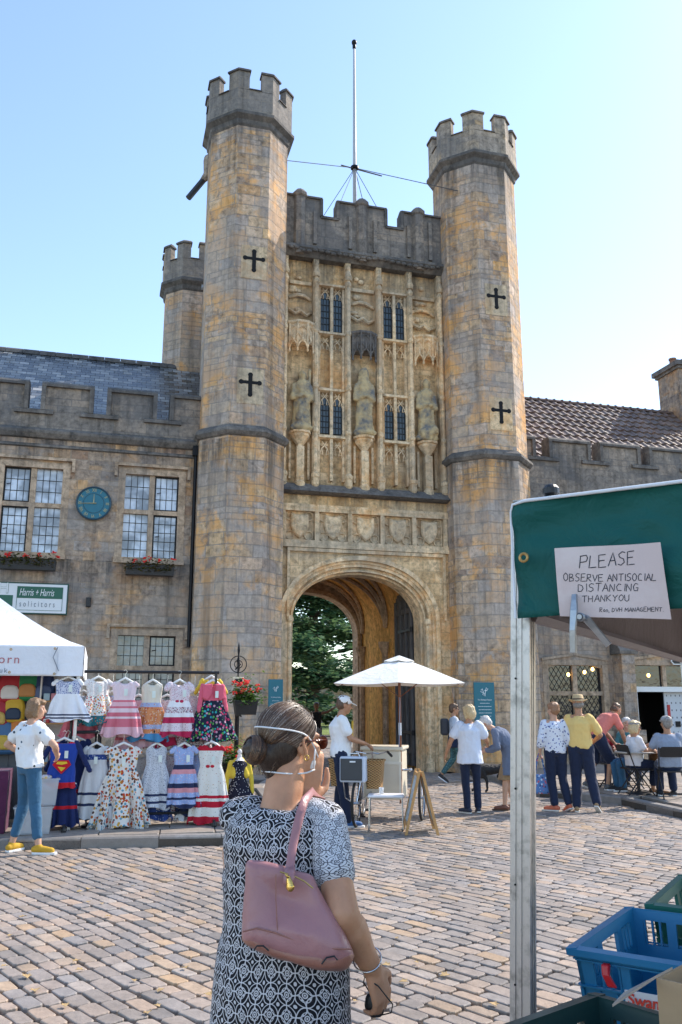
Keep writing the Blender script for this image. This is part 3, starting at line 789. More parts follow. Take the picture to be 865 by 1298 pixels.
# ---- flagpole with guys
M_pole = mat('pole_paint', (.40,.41,.43), .5); M_wire = mat('guy_wire', (.10,.10,.11), .5, .5)
fx, fy = W(450,255,23).x, 23
fp = thing('flagpole', 'bare pale flagpole rising from the roof between the turrets, stayed by thin wires', 'flagpole', (fx, fy, 14))
ztop = W(449,54,23).z
m = MB(); m.tube([(fx,fy,13.9),(fx,fy,18),(fx,fy,ztop-.1)], [.07,.06,.035], 10); m.build('pole', M_pole, fp, smooth=True)
m = MB(); m.ell((fx,fy,ztop), .09,.09,.1, 10, 6); m.cap((fx,fy,ztop-.2),(fx,fy,ztop-.1), .06,.06); m.build('finial', M_iron, fp, smooth=True)
zc = W(450,213,23).z
m = MB(); m.lathe([(.09,0),(.13,.03),(.13,.1),(.09,.13)], (fx,fy,zc-.06), 12); m.build('collar', M_iron, fp)
m = MB()
for e in (W(360,203,20.6),W(581,242,20.15),(4.9,24.5,14.9),(8.3,24.5,14.9),(5.6,21.1,15.0),(7.3,21.1,15.0)):
    m.tube([(fx,fy,zc),e], .012, 4)
m.tube([(fx-.45,fy,zc+.02),(fx+.9,fy,zc-.12)], .022, 5)
m.build('guy_wires', M_wire, fp)
# ================================================================ WINGS
def wall_open(mb, x0, x1, z0, z1, Y, ops, th=.28, arch_ops=()):
    xs = sorted({x0,x1,*[o[0] for o in ops],*[o[1] for o in ops]}); zs = sorted({z0,z1,*[o[2] for o in ops],*[o[3] for o in ops]})
    for a, b in zip(xs, xs[1:]):
        for c, d in zip(zs, zs[1:]):
            mx, mz = (a+b)/2, (c+d)/2
            if any(o[0] < mx < o[1] and o[2] < mz < o[3] for o in ops): continue
            mb.quad((a,Y,c),(b,Y,c),(b,Y,d),(a,Y,d))
    for a, b, c, d in ops:
        for q in (((a,Y,c),(a,Y+th,c),(a,Y+th,d),(a,Y,d)), ((b,Y,c),(b,Y,d),(b,Y+th,d),(b,Y+th,c)), ((a,Y,d),(a,Y+th,d),(b,Y+th,d),(b,Y,d)), ((a,Y,c),(b,Y,c),(b,Y+th,c),(a,Y+th,c))): mb.quad(*q)
def mullion_window(parent, x0, x1, z0, z1, Y, ztr, paneM, nx=4, nzt=3, nzb=5, diamond=False, casement=(), hood=True, arched=False):
    """stone frame, mullion, transom, four leaded lights"""
    cx = (x0+x1)/2; t = MB()
    fw = .07
    # chamfered outer frame standing 3 mm proud
    for a, b in ((x0-.10,x0+fw),(x1-fw,x1+.10)): t.box(a,b,Y-.012,Y+.2,z0-.05,z1+.1)
    t.box(x0-.10,x1+.10,Y-.014,Y+.2,z1-.02,z1+.12); t.box(x0-.12,x1+.12,Y-.07,Y+.22,z0-.12,z0+.02)
    t.box(cx-.065,cx+.065,Y+.05,Y+.2,z0,z1); t.box(x0,x1,Y+.052,Y+.198,ztr-.055,ztr+.055)
    if hood:
        t.box(x0-.2,x1+.2,Y-.08,Y+.02,z1+.17,z1+.24); t.box(x0-.2,x0-.13,Y-.08,Y+.02,z1-.1,z1+.17); t.box(x1+.13,x1+.2,Y-.08,Y+.02,z1-.1,z1+.17)
    if arched:
        t.prism([(x0-.12,z1+.1),(x0-.12,z1+.16),(cx,z1+.3),(x1+.12,z1+.16),(x1+.12,z1+.1),(cx,z1+.235)], Y-.05, Y+.02, 'y')
        t.prism([(x0,z1-.0),(cx,z1-.0),(x1,z1-.0),(x1,z1-.12),(lerp(cx,x1,.6),z1-.03),(lerp(cx,x0,.6),z1-.03),(x0,z1-.12)], Y+.03, Y+.19, 'y')
    w_ = t.build('window', M_trim, parent)
    k = 0
    for (a, b) in ((x0+fw,cx-.065),(cx+.065,x1-fw)):
        for (c, d, nz) in ((z0+.02,ztr-.055,nzb),(ztr+.055,z1-.02,nzt)):
            g_ = MB(); g_.box(a,b,Y+.13,Y+.15,c,d); g_.build('pane', paneM, w_)
            l_ = MB()
            if diamond:
                s_ = .145; hh = s_*1.5
                m_ = int((b-a)/s_)+int((d-c)/hh)+3
                for q in range(-m_, m_):
                    for sg in (1,-1):
                        # line x = a + q*s + sg*(z-c)*s/hh clipped to the pane
                        p_ = []
                        for i in range(41):
                            z = lerp(c, d, i/40); x = (a if sg > 0 else b)+q*s_*(1 if sg > 0 else 1)+sg*(z-c)*s_/hh
                            if a <= x <= b: p_.append((x,Y+.122,z))
                        if len(p_) > 1: l_.tube([p_[0], p_[-1]], .006, 4, caps=False)
            else:
                for i in range(1, nx): x = lerp(a,b,i/nx); l_.box(x-.0065,x+.0065,Y+.118,Y+.13,c,d)
                for i in range(1, nz): z = lerp(c,d,i/nz); l_.box(a,b,Y+.116,Y+.128,z-.0065,z+.0065)
            l_.build('leading', M_lead, w_)
            if k in casement:
                s_ = MB(); e = .035
                for q in ((a,a+e,c,d),(b-e,b,c,d),(a+e,b-e,c,c+e),(a+e,b-e,d-e,d)): s_.box(q[0],q[1],Y+.09,Y+.125,q[2],q[3])
                s_.tube([(a+.06,Y+.085,(c+d)/2),(a+.16,Y+.07,(c+d)/2+.02)], .01, 5)
                s_.build('casement', M_iron, w_)
            k += 1
    return w_
def crenel(parent, x0, x1, Y, zs, zlow, ztop, mers, th=.3):
    m = MB(); m.box(x0,x1,Y-.02,Y+th,zs+.1,zlow)
    for a, b in mers: m.box(a,b,Y-.02,Y+th,zlow,ztop-.09)
    pm = m.build('parapet', M_parapet, parent)
    # coping follows merlons and embrasures as one thick band
    gaps = []; last = x0
    for a, b in mers:
        if a > last: gaps.append((last,a))
        last = b
    if last < x1: gaps.append((last,x1))
    y0, y1 = Y-.10, Y+th+.06
    for a, b in mers:
        c = MB(); c.prism([(y0,ztop-.11),(y0,ztop-.05),(y0+.07,ztop+.02),(y1-.07,ztop+.02),(y1,ztop-.05),(y1,ztop-.11)], a-.10, b+.10, 'x')
        c.box(a-.10,a+.002,y0+.005,y1-.005,zlow-.02,ztop-.11); c.box(b-.002,b+.10,y0+.005,y1-.005,zlow-.02,ztop-.11); c.build('coping', M_coping, pm)
    for a, b in gaps:
        c = MB(); c.prism([(y0,zlow-.12),(y0,zlow-.04),(y0+.05,zlow+.0),(y1,zlow+.02),(y1,zlow-.12)], a-.20, b+.20, 'x'); c.build('coping', M_coping, pm)
    s = MB(); s.prism([(Y-.02,zs-.12),(Y-.07,zs-.1),(Y-.14,zs),(Y-.15,zs+.06),(Y-.02,zs+.16),(Y+.1,zs+.16),(Y+.1,zs-.12)], x0, x1, 'x')
    s.prism([(Y,zs-.34),(Y-.05,zs-.32),(Y-.05,zs-.27),(Y,zs-.24)], x0, x1, 'x')
    s.build('string_course', M_coping, pm)
def slates():
    t = NT('roof_slates'); uv = t.uv()
    b = t.n('TexBrick', inp={'Scale': 1, 'Mortar Size': .008, 'Mortar Smooth': .1, 'Brick Width': .26, 'Row Height': .17, 'Color1': (0,0,0,1), 'Color2': (1,1,1,1), 'Mortar': (0,0,0,1)})
    t.link(uv, b.inputs['Vector'])
    sp = t.n('SeparateXYZ'); t.link(uv, sp.inputs[0]); fr_ = t.math('FRACT', t.math('DIVIDE', sp.outputs['Y'], .17))
    n_ = t.noise(2.5, t.pos(), 5, .7)
    c = t.ramp(b.outputs['Color'], [(0,(.06,.065,.07)),(.4,(.12,.13,.14)),(.75,(.21,.22,.225)),(1,(.36,.36,.35))])
    c = t.mix(t.mapr(n_, .5, .68, 0, .5), c, (.12,.105,.06))
    c = t.mix(b.outputs['Fac'], c, (.01,.01,.012))
    h = t.math('ADD', t.math('MULTIPLY', fr_, -.9), t.math('MULTIPLY', b.outputs['Fac'], -.8)); h = t.math('ADD', h, t.math('MULTIPLY', b.outputs['Color'], .5))
    h = t.math('ADD', h, t.math('MULTIPLY', t.noise(30, t.pos(), 4), .25))
    t.out(c, t.mapr(b.outputs['Color'], 0, 1, .22, .5), t.bump(h, .9, .03), spec=.8); return t.m
M_slate = slates()
WY = 21.0
# ---- left wing
lw = thing('office_wing', 'low stone range with slate roof, crenellated parapet and leaded windows left of the gate', 'building', (-4, WY, 0))
winL = [(-2.52,-1.06,5.12,7.22,6.3),(0.27,1.70,5.10,7.22,6.27)]
opsL = [(a,b,c,d) for a,b,c,d,_ in winL]+[(-6.2,-4.75,5.12,7.22),(.30,1.78,1.6,3.28),(-3.2,-1.7,1.6,3.28)]
m = MB(); wall_open(m, -14, 2.4, 0, 8.15, WY, opsL); m.box(-14,2.4,WY+.3,WY+.35,0,8.4); m.box(-14,-13.7,WY,25,0,8.4)
lwall = m.build('wall', M_wing, lw)
crenel(lw, -14, 2.15, WY, 8.04, 8.66, 9.36, [(-2.15-1.535*k-1.03+0, -2.15-1.535*k) for k in range(7, 0, -1)] + [(-3.18,-2.15),(-1.66,-.63),(-.12,.91),(1.42,2.15)])
for i, (a,b,c,d,tr) in enumerate(winL):
    mullion_window(lw, a,b,c,d,WY,tr,M_pane, 4,3,5, casement=((0,1) if i == 0 else (2,3)))
mullion_window(lw, -6.2,-4.75,5.12,7.22,WY,6.3,M_pane)
mullion_window(lw, .30,1.78,1.6,3.28,WY,2.5,M_paneg,4,3,4,casement=(2,3)); mullion_window(lw, -3.2,-1.7,1.6,3.28,WY,2.5,M_paneg,4,3,4)
m = MB(); m.add([(-14.2,21.45,8.35),(3.4,21.45,8.35),(3.4,25,11.72),(-14.2,25,11.72),(-14.2,28.5,8.35),(3.4,28.5,8.35)], [(0,1,2,3),(3,2,5,4)])
lroof = m.build('roof', M_slate, lw)
uvl = lroof.data.uv_layers[0]
for p_ in lroof.data.polygons:
    for li in p_.loop_indices:
        co = lroof.data.vertices[lroof.data.loops[li].vertex_index].co; uvl.data[li].uv = (co.x, co.z*1.43)
m = MB()
for k in range(38): x = -14.2+k*.46; m.prism([(24.86,11.62),(24.92,11.74),(25,11.80),(25.08,11.74),(25.14,11.62)], x, x+.45, 'x')
m.build('ridge_tiles', M_coping, lroof)
m = MB(); m.tube([(2.02,20.92,8.1),(2.02,20.92,4.9),(2.02,20.92,3.0)], .05, 8); m.box(1.93,2.11,20.83,20.99,7.75,8.0); m.build('downpipe', M_iron, lw)
# ---- right wing
rw = thing('cafe_wing', 'low stone range with pantile roof and leaded windows to the right of the gate', 'building', (17, WY, 0))
winR = (11.52,13.3,.95,2.72); DO = (14.2,16.25,.1,2.74)
m = MB(); wall_open(m, 10.9, 30, 0, 7.2, WY, [winR, DO, (18.2,19.9,.95,2.72),(18.3,19.8,4.4,6.0),(14.4,15.9,4.4,6.0),(21.6,23.3,.95,2.72)])
m.box(10.9,30,WY+.3,WY+.35,3.2,8.3); m.box(10.9,14.0,WY+.3,WY+.35,0,3.2); m.box(16.5,30,WY+.3,WY+.35,0,3.2)
m.build('wall', M_wing, rw)
mr = []
xx = 12.04
e0 = [(10.9,11.42)]
for k in range(12): mr.append((12.04+k*1.64, 12.04+k*1.64+1.14))
crenel(rw, 10.9, 30, WY, 7.12, 8.52, 9.1, e0+[(a, min(b,30)) for a, b in mr if a < 29])
mullion_window(rw, *winR, WY, 1.95, M_paned, diamond=True, hood=False, arched=True)
for q in ((18.2,19.9,.95,2.72,1.95),(21.6,23.3,.95,2.72,1.95)): mullion_window(rw, *q[:4], WY, q[4], M_paned, diamond=True, hood=False, arched=True)
for q in ((18.3,19.8,4.4,6.0,5.4),(14.4,15.9,4.4,6.0,5.4)): mullion_window(rw, *q[:4], WY, q[4], M_pane)
# doorway with overlight, dark room behind, patterned door leaf
d = MB(); x0,x1,z0,z1 = DO; cx = (x0+x1)/2
d.box(x0-.1,x0+.06,WY-.012,WY+.2,0.1,z1+.1); d.box(x1-.06,x1+.1,WY-.012,WY+.2,0.1,z1+.1); d.box(x0-.1,x1+.1,WY-.014,WY+.2,z1-.02,z1+.12)
d.box(cx-.06,cx+.06,WY+.05,WY+.2,2.12,z1); d.prism([(x0-.12,z1+.1),(x0-.12,z1+.17),(cx,z1+.33),(x1+.12,z1+.17),(x1+.12,z1+.1),(cx,z1+.26)], WY-.05, WY+.02, 'y')
door = d.build('doorway', M_trim, rw)
M_white = mat('white_paint', (.74,.74,.72), .45, var=.05)
d = MB(); d.box(x0+.06,x1-.06,WY+.02,WY+.18,2.0,2.14); d.box(x1-.14,x1-.06,WY+.03,WY+.17,.1,2.0); d.box(x0+.06,x0+.10,WY+.03,WY+.17,.1,2.0); d.build('door_frame', M_white, door)
for a, b in ((x0+.06,cx-.06),(cx+.06,x1-.06)):
    d = MB(); d.box(a,b,WY+.13,WY+.15,2.14,z1-.02); d.build('overlight', M_paned, door)
t_ = NT('dotted_door'); o_ = t_.pos(); sp = t_.n('SeparateXYZ'); t_.link(o_, sp.inputs[0])
u_ = t_.math('SUBTRACT', t_.math('FRACT', t_.math('MULTIPLY', sp.outputs['X'], 7)), .5); v2 = t_.math('SUBTRACT', t_.math('FRACT', t_.math('MULTIPLY', sp.outputs['Z'], 5)), .5)
dd = t_.math('SQRT', t_.math('ADD', t_.math('MULTIPLY', u_, u_), t_.math('MULTIPLY', v2, v2)))
t_.out(t_.mix(t_.math('LESS_THAN', dd, .14), (.55,.57,.60), (.12,.13,.15)), .4)
d = MB(); d.box(cx+.05,x1-.16,WY+.22,WY+.26,.12,2.0); dl = d.build('door_leaf', t_.m, door)
d = MB(); d.box(cx+.12,cx+.2,WY+.19,WY+.215,1.2,1.65); d.build('red_notice', mat('notice_red', (.5,.03,.03), .5), door)
d = MB(); d.box(cx+.35,cx+.5,WY+.19,WY+.215,1.05,1.2); d.build('letter_plate', M_iron, door)
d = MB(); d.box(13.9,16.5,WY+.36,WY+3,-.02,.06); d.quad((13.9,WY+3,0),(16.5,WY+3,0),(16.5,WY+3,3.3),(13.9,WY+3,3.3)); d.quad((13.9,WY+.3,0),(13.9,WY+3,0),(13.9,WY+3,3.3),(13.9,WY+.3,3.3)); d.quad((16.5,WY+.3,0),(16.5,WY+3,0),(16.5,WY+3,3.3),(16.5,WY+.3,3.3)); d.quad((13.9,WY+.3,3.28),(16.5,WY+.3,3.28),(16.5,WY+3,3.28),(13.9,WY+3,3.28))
d.build('dark_hallway', mat('hall_shade', (.04,.035,.035), .8), door)  # near-black walls put the unlit room's shade into the colour
# buttress with a weathered cap
m = MB(); m.box(13.58,13.98,WY-.42,WY,0,3.05); m.box(13.5,14.06,WY-.6,WY,0,1.0); bt = m.build('buttress', M_wing, rw)
m = MB(); m.prism([(WY-.48,3.0),(WY-.5,3.08),(WY-.46,3.14),(WY-.1,3.62),(WY-.1,3.72),(WY,3.76),(WY,3.0)], 13.5, 14.06, 'x'); m.build('buttress_cap', M_coping, bt)
# warm lamps seen through the leaded glass (lit in the photograph)
M_bulb = emit('warm_bulb', (1,.62,.2), 6)
for i, (x, z) in enumerate(((12.25,2.45),(12.75,2.52),(13.0,2.6),(14.75,2.45))):
    s = MB(); s.ell((x,WY+.105,z), .045,.012,.05, 10, 6); o_ = s.build('window_lamp', M_bulb, None); 
    o_['label'] = ('small warm lamp glowing behind the overlight of the open doorway' if i == 3 else 'small warm lamp glowing in a row behind the diamond leaded window beside the buttress'); o_['category'] = 'lamp'; o_['group'] = 'warm lamps in the windows'
# pantile roof
m = MB(); rows = 13; ny = []
X0, X1 = 10.9, 30; nxs = 520
prof = [(21.45+(25-21.45)*k/rows, 8.35+(11.85-8.35)*k/rows) for k in range(rows+1)]
vs = []; fs = []
for k in range(rows):
    (y0,z0),(y1,z1) = prof[k], prof[k+1]
    b0 = len(vs)
    for (yy,zz,up) in ((y0,z0,.05),(y1,z1,0)):
        for i in range(nxs+1):
            x = lerp(X0,X1,i/nxs); w_ = math.sin(i*2*PI/8); h_ = .035*max(-.35,w_)+.0
            vs.append((x, yy-(up+h_)*.7, zz+(up+h_)*.7))
    for i in range(nxs): fs.append((b0+i,b0+i+1,b0+nxs+2+i,b0+nxs+1+i))
    # front lip
    b1 = len(vs)
    for i in range(nxs+1):
        x = lerp(X0,X1,i/nxs); w_ = math.sin(i*2*PI/8); h_ = .035*max(-.35,w_)
        vs.append((x, y0-(.02+h_)*.7, z0+(.02+h_)*.7-.012))
    for i in range(nxs): fs.append((b1+i,b1+i+1,b0+i+1,b0+i))
m.add(vs, fs); m.quad((X0,25,11.85),(X1,25,11.85),(X1,28.5,8.35),(X0,28.5,8.35))
def pant():
    t = NT('clay_pantiles'); p = t.pos()
    sp = t.n('SeparateXYZ'); t.link(p, sp.inputs[0]); cv = t.n('CombineXYZ'); t.link(t.math('FLOOR', t.math('DIVIDE', sp.outputs['X'], .294)), cv.inputs[0]); t.link(t.math('FLOOR', t.math('DIVIDE', sp.outputs['Z'], .269)), cv.inputs[1])
    wn = t.n('TexWhiteNoise', noise_dimensions='2D'); t.link(cv.outputs[0], wn.inputs['Vector'])
    c = t.ramp(wn.outputs['Value'], [(0,(.10,.065,.05)),(.5,(.16,.10,.075)),(.85,(.22,.14,.10)),(1,(.13,.105,.09))])
    c = t.mix(t.mapr(t.noise(3, p, 5, .7), .45, .65, 0, .7), c, (.15,.125,.11))
    t.out(c, .5, t.bump(t.noise(25, p, 4), .4, .02), spec=.5); return t.m
rroof = m.build('roof', pant(), rw, fix=False)
m = MB()
for k in range(64):
    x = 10.9+k*.3; m.loft([[(x+dx, 25+r_*math.cos(a), 11.80+r_*math.sin(a)) for a in [PI*q/6 for q in range(7)]] for dx, r_ in ((0,.13),(.05,.15),(.06,.12),(.30,.12))])
m.build('ridge_tiles', mat('ridge_clay', (.12,.075,.055), .7, var=.4), rroof)
cz = [18.75, 20.1]
m = MB(); m.box(19.25,20.7,24.4,25.6,9.8,13.35); ch = m.build('chimney', M_wing, rw)
m = MB(); m.box(19.18,20.77,24.33,25.67,13.35,13.45); m.box(19.1,20.85,24.25,25.75,13.45,13.62); m.build('chimney_cap', M_parapet, ch)
for x in (19.5, 19.95, 20.4):
    m = MB(); m.lathe([(.14,0),(.13,.1),(.11,.28),(.14,.3),(.14,.36),(.1,.36)], (x,25,13.62), 12); m.build('chimney_pot', mat('pot_clay', (.25,.13,.08), .8), ch)
# ================================================================ FABRICS AND SKIN
def skin(name, col):
    t = NT(name); o = t.obj()
    c = t.mix(t.mapr(t.noise(14, o, 4), .35, .7), tuple(x*.82 for x in col), col)
    c = t.mix(t.mapr(t.noise(90, o, 2), .6, .75, 0, .3), c, (col[0]*.8, col[1]*.5, col[2]*.4))
    t.out(c, .5, t.bump(t.noise(150, o, 3), .25, .003), spec=.4)
    t.b.inputs['Subsurface Weight'].default_value = .12; t.b.inputs['Subsurface Radius'].default_value = (.02,.008,.004); t.b.inputs['Subsurface Scale'].default_value = .5
    return t.m
M_skin = skin('skin_light', (.58,.34,.23)); M_skin2 = skin('skin_tanned', (.46,.24,.14)); M_skin3 = skin('skin_brown', (.24,.125,.075))
def cloth(name, col, rough=.85, var=.1):
    if name in _mc: return _mc[name]
    t = NT(name); o = t.obj(); 
    c = t.mix(t.noise(5, o, 4), tuple(x*(1-var) for x in col), tuple(min(1,x*(1+var)) for x in col))
    b = t.bump(t.noise(7, o, 4, .6, .8), .55, .03); b = t.bump(t.noise(300, o, 2), .15, .002, b)
    t.out(c, rough, b, spec=.25); t.b.inputs['Sheen Weight'].default_value = .15
    _mc[name] = t.m; return t.m
def printed(name, bg, cols, scale=30, thr=.32, rough=.85):
    if name in _mc: return _mc[name]
    t = NT(name); o = t.obj()
    wv = t.n('TexNoise', inp={'Scale': scale*.5}); t.link(o, wv.inputs['Vector'])
    ad = t.n('VectorMath', operation='MULTIPLY_ADD'); t.link(wv.outputs['Color'], ad.inputs[0]); ad.inputs[1].default_value = (.5/scale,)*3; t.link(o, ad.inputs[2])
    v = t.n('TexVoronoi', inp={'Scale': scale}); t.link(ad.outputs[0], v.inputs['Vector'])
    sp = t.n('SeparateColor'); t.link(v.outputs['Color'], sp.inputs[0]); n_ = len(cols)
    c = t.ramp(sp.outputs[0], [(i/n_, q) for i, q in enumerate(cols)], 'CONSTANT')
    m_ = t.math('LESS_THAN', v.outputs['Distance'], thr)
    c = t.mix(m_, bg, c)
    b = t.bump(t.noise(7, o, 4, .6, .8), .5, .03)
    t.out(c, rough, b, spec=.25); _mc[name] = t.m; return t.m
def hairmat(name, col, col2=None, amt=.3):
    t = NT(name); o = t.obj(); mp = t.n('Mapping'); mp.inputs['Scale'].default_value = (60,60,8); t.link(o, mp.inputs['Vector'])
    n_ = t.noise(3, mp.outputs[0], 4, .7)
    c = t.mix(n_, tuple(x*.6 for x in col), tuple(min(1,x*1.5) for x in col))
    if col2: c = t.mix(t.mapr(t.noise(6, mp.outputs[0], 3), .45, .62, 0, amt), c, col2)
    t.out(c, .42, t.bump(n_, .6, .008), spec=.5); return t.m
M_hblond = hairmat('hair_blonde', (.50,.36,.18), (.75,.62,.40), .7); M_hgrey = hairmat('hair_grey', (.42,.41,.40), (.75,.74,.72), .7)
M_hbrown = hairmat('hair_brown', (.10,.055,.03)); M_hginger = hairmat('hair_ginger_grey', (.34,.20,.11), (.6,.5,.4), .5); M_hlight = hairmat('hair_light_brown', (.26,.16,.08), (.50,.34,.18), .8)
M_eye = mat('eye_dark', (.02,.015,.012), .15); M_white_c = cloth('white_cotton', (.78,.79,.80)); M_black_r = mat('black_rubber', (.02,.02,.021), .6)
M_shades = mat('dark_lens', (.012,.012,.014), .08)
V = Vector
def path(pts, a, b):
    """sub-path of a polyline, a..b in joint units (0..n-1)"""
    out = []
    i0 = int(math.floor(a)); out.append(V(pts[min(i0, len(pts)-1)]).lerp(V(pts[min(i0+1, len(pts)-1)]), a-i0))
    for k in range(i0+1, len(pts)):
        if k < b-1e-6: out.append(V(pts[k]))
    i1 = int(math.floor(b-1e-6)); out.append(V(pts[i1]).lerp(V(pts[min(i1+1, len(pts)-1)]), b-i1))
    return out
def rad_at(rs, pts_n, t):
    i = min(int(t), len(rs)-2); return lerp(rs[i], rs[i+1], t-i)
def torso_loft(mb, spine, right, radii, n=20):
    rings = []
    for i, c in enumerate(spine):
        d = (V(spine[min(i+1, len(spine)-1)])-V(spine[max(i-1, 0)])).normalized()
        rt = V(right[i]).normalized(); fw = d.cross(rt).normalized()
        rx, ry = radii[i]
        rings.append([V(c)+rt*rx*math.copysign(abs(math.cos(2*PI*k/n))**.85, math.cos(2*PI*k/n))+fw*ry*math.copysign(abs(math.sin(2*PI*k/n))**.85, math.sin(2*PI*k/n)) for k in range(n)])
    mb.loft(rings)
def hand(mb, wrist, d, palm, curl=.5, s=1.0, side=1, spread=.25, r=.0085):
    """palm, four unequal bent fingers and a thumb; d = direction of the hand, palm = direction the palm faces"""
    d = V(d).normalized(); palm = V(palm); palm = (palm-d*palm.dot(d)).normalized(); x = d.cross(palm).normalized()*side
    w_ = V(wrist); L = .085*s
    mb.cap(w_-d*.02*s, w_+d*.03*s, .023*s, .026*s, 10, palm, .75)
    for k, off in enumerate((-.028,-.010,.010,.027)):
        mb.cap(w_+d*.02*s+x*off*.6*s, w_+d*L*(1-.06*abs(k-1.3))+x*off*s, .016*s, .0125*s, 8, palm, .9)
    for k, (off, l) in enumerate(((-.029,.060),(-.010,.076),(.010,.082),(.028,.072))):
        p = w_+d*L*(1-.06*abs(k-1.3))+x*off*s; a = 0; dd = d
        seg = [.42,.32,.26]; pts = [p]; c_ = curl*(1.1-.08*k)
        for q in range(3):
            a += c_*(.9 if q else .7)
            dv = (d*math.cos(a)+palm*math.sin(a)+x*(off/.03)*.16*spread).normalized()
            p = p+dv*l*s*seg[q]*1.05; pts.append(p)
        mb.chain(pts, [r*1.15*s, r*1.05*s, r*.95*s, r*.8*s], 8)
    # thumb leaves the index side near the base of the palm
    b = w_+d*.028*s+x*.030*s; t1 = b+(d*.6+x*.75+palm*.35).normalized()*.040*s; t2 = t1+(d*.9+x*.15+palm*(.25+curl*.3)).normalized()*.030*s; t3 = t2+(d*.85-x*.1+palm*(.2+curl*.5)).normalized()*.024*s
    mb.chain([b,t1,t2,t3], [.015*s,.0125*s,.0115*s,.009*s], 8)
def Rz(a): return Matrix.Rotation(a, 3, 'Z')
def person(name_label, loc, heading, H=1.7, skinm=None, P=None, hair=None, top=None, legs=None, shoes=None, head=(0,0), voxel=.012, fat=1.0, face=True, name='person', cat='person', group=None, neck=None, hcurl=.5, armf=1.0, shf=1.0, hs=1.0, handL=None, handR=None, feet=(0,0), eyes=True, sunglasses=None, robe=None):
    P = dict(P or {}); s = H/1.7; fat = fat if name_label.startswith('foreground') else fat*.93
    D = dict(pel=(0,0,.95), wai=(0,.0,1.08), che=(0,.0,1.29), nek=(0,-.01,1.43), hed=(0,.01,1.575), sL=None, sR=None,
             eL=(-.245,-.03,1.13), wL=(-.25,.05,.89), eR=(.245,-.03,1.13), wR=(.25,.05,.89),
             hL=None, hR=None, kL=(-.105,.03,.50), aL=(-.11,-.02,.085), kR=(.105,.03,.50), aR=(.11,-.02,.085), right=(1,0,0), hright=None)
    D.update(P); J = {k: (V(v) if v is not None else None) for k, v in D.items()}
    rt = J['right'].normalized(); hr = (J['hright'] or rt).normalized()
    up = (J['nek']-J['che']).normalized()
    for k, sg in (('L',-1),('R',1)):
        if J['s'+k] is None: J['s'+k] = J['che']+up*.078+rt*sg*.152*(.5+.5*fat)
        if J['h'+k] is None: J['h'+k] = J['pel']+hr*sg*.085-V((0,0,.03))
    root = thing(name, name_label, cat, loc, -R(heading), group, s)
    fw = up.cross(rt).normalized()
    spine = [J['pel']-V((0,0,.06)), J['pel'], J['wai'], J['wai'].lerp(J['che'],.5), J['che'], J['che']+up*.09, J['nek']+up*-.02]
    rts = [hr,hr,hr.lerp(rt,.5),rt,rt,rt,rt]
    RB = [(.13,.09),(.155*fat,.105*fat),(.135*fat,.095*fat),(.145*fat,.105*fat),(.155*fat,.11),(.118,.075),(.06,.055)]
    b = MB(); torso_loft(b, spine, rts, RB)
    up_n = (J['hed']-J['nek']).normalized()
    b.cap(J['nek']-up_n*.03, J['hed']-up_n*.05, .058, .052, 12)
    AR = [.052,.040,.028]
    for k, sg in (('L',-1),('R',1)):
        b.cap(J['s'+k]-rt*sg*.05, J['s'+k], .052*shf, .050*shf); b.cap(J['nek']-up*.035-rt*-sg*.03, J['s'+k]+up*.004, .034, .044*shf)
        b.chain([J['s'+k], J['e'+k], J['w'+k]], [.050*fat*shf,.040*armf,.027*(.6+.4*armf)], 12)
        mid = J['e'+k].lerp(J['w'+k], .28); b.cap(mid, J['e'+k].lerp(J['w'+k], .55), .041*armf, .034*armf, 12)
    # legs
    for k, sg in (('L',-1),('R',1)):
        kn, an = J['k'+k], J['a'+k]; b.chain([J['h'+k], kn, an], [.085*fat,.055,.036], 14)
        b.cap(kn.lerp(an,.15), kn.lerp(an,.5), .058,.045, 12)
    # hands
    for k, sg, hh in (('L',-1,handL),('R',1,handR)):
        dd = (J['w'+k]-J['e'+k]).normalized() if not hh or not hh.get('d') else V(hh['d'])
        pm = -rt*sg if not hh or not hh.get('palm') else V(hh['palm'])
        # anatomical side: thumb forward when palm faces the thigh
        x = dd.normalized().cross((pm-dd*pm.dot(dd)).normalized())
        side = 1 if x.dot(V((0,1,.2))) > 0 else -1
        if hh and hh.get('side'): side = hh['side']
        hand(b, J['w'+k], dd, pm, (hh or {}).get('curl', hcurl), 1.0, side)
    # head
    hy, hp = R(head[0]), R(head[1])
    HM = Matrix.Rotation(-hy, 3, 'Z') @ Matrix.Rotation(math.atan2(fw.z, math.hypot(fw.x, fw.y))*.0, 3, 'X') @ Matrix.Rotation(hp, 3, 'X')
    HM = HM*hs
    hc = J['hed']
    def hp_(x,y,z): return hc+HM@V((x,y,z))
    b.ell(hc+HM@V((0,-.012,.035)), .076,.094,.088, 18, 12, rot=HM); b.ell(hp_(0,.022,-.038), .060,.066,.070, 16, 10, rot=HM)
    b.ell(hp_(0,.062,-.088), .026,.024,.022, 10, 6, rot=HM); b.ell(hp_(0,.0,-.05), .058,.062,.05, 12, 8, rot=HM)
    b.cap(hp_(0,.082,.022), hp_(0,.108,-.020), .009,.014, 8); b.cap(hp_(-.011,.09,-.024), hp_(.011,.09,-.024), .009,.009, 8)
    b.cap(hp_(-.038,.078,.034), hp_(.038,.078,.034), .010,.010, 8)
    b.cap(hp_(-.017,.086,-.054), hp_(.017,.086,-.054), .0075,.0075, 8); b.cap(hp_(-.014,.084,-.064), hp_(.014,.084,-.064), .008,.008, 8)
    for sg in (-1,1):
        b.ell(hp_(sg*.077,-.006,-.002), .010,.020,.033, 10, 8, rot=HM); b.ell(hp_(sg*.046,.066,-.012), .022,.02,.024, 10, 8, rot=HM)
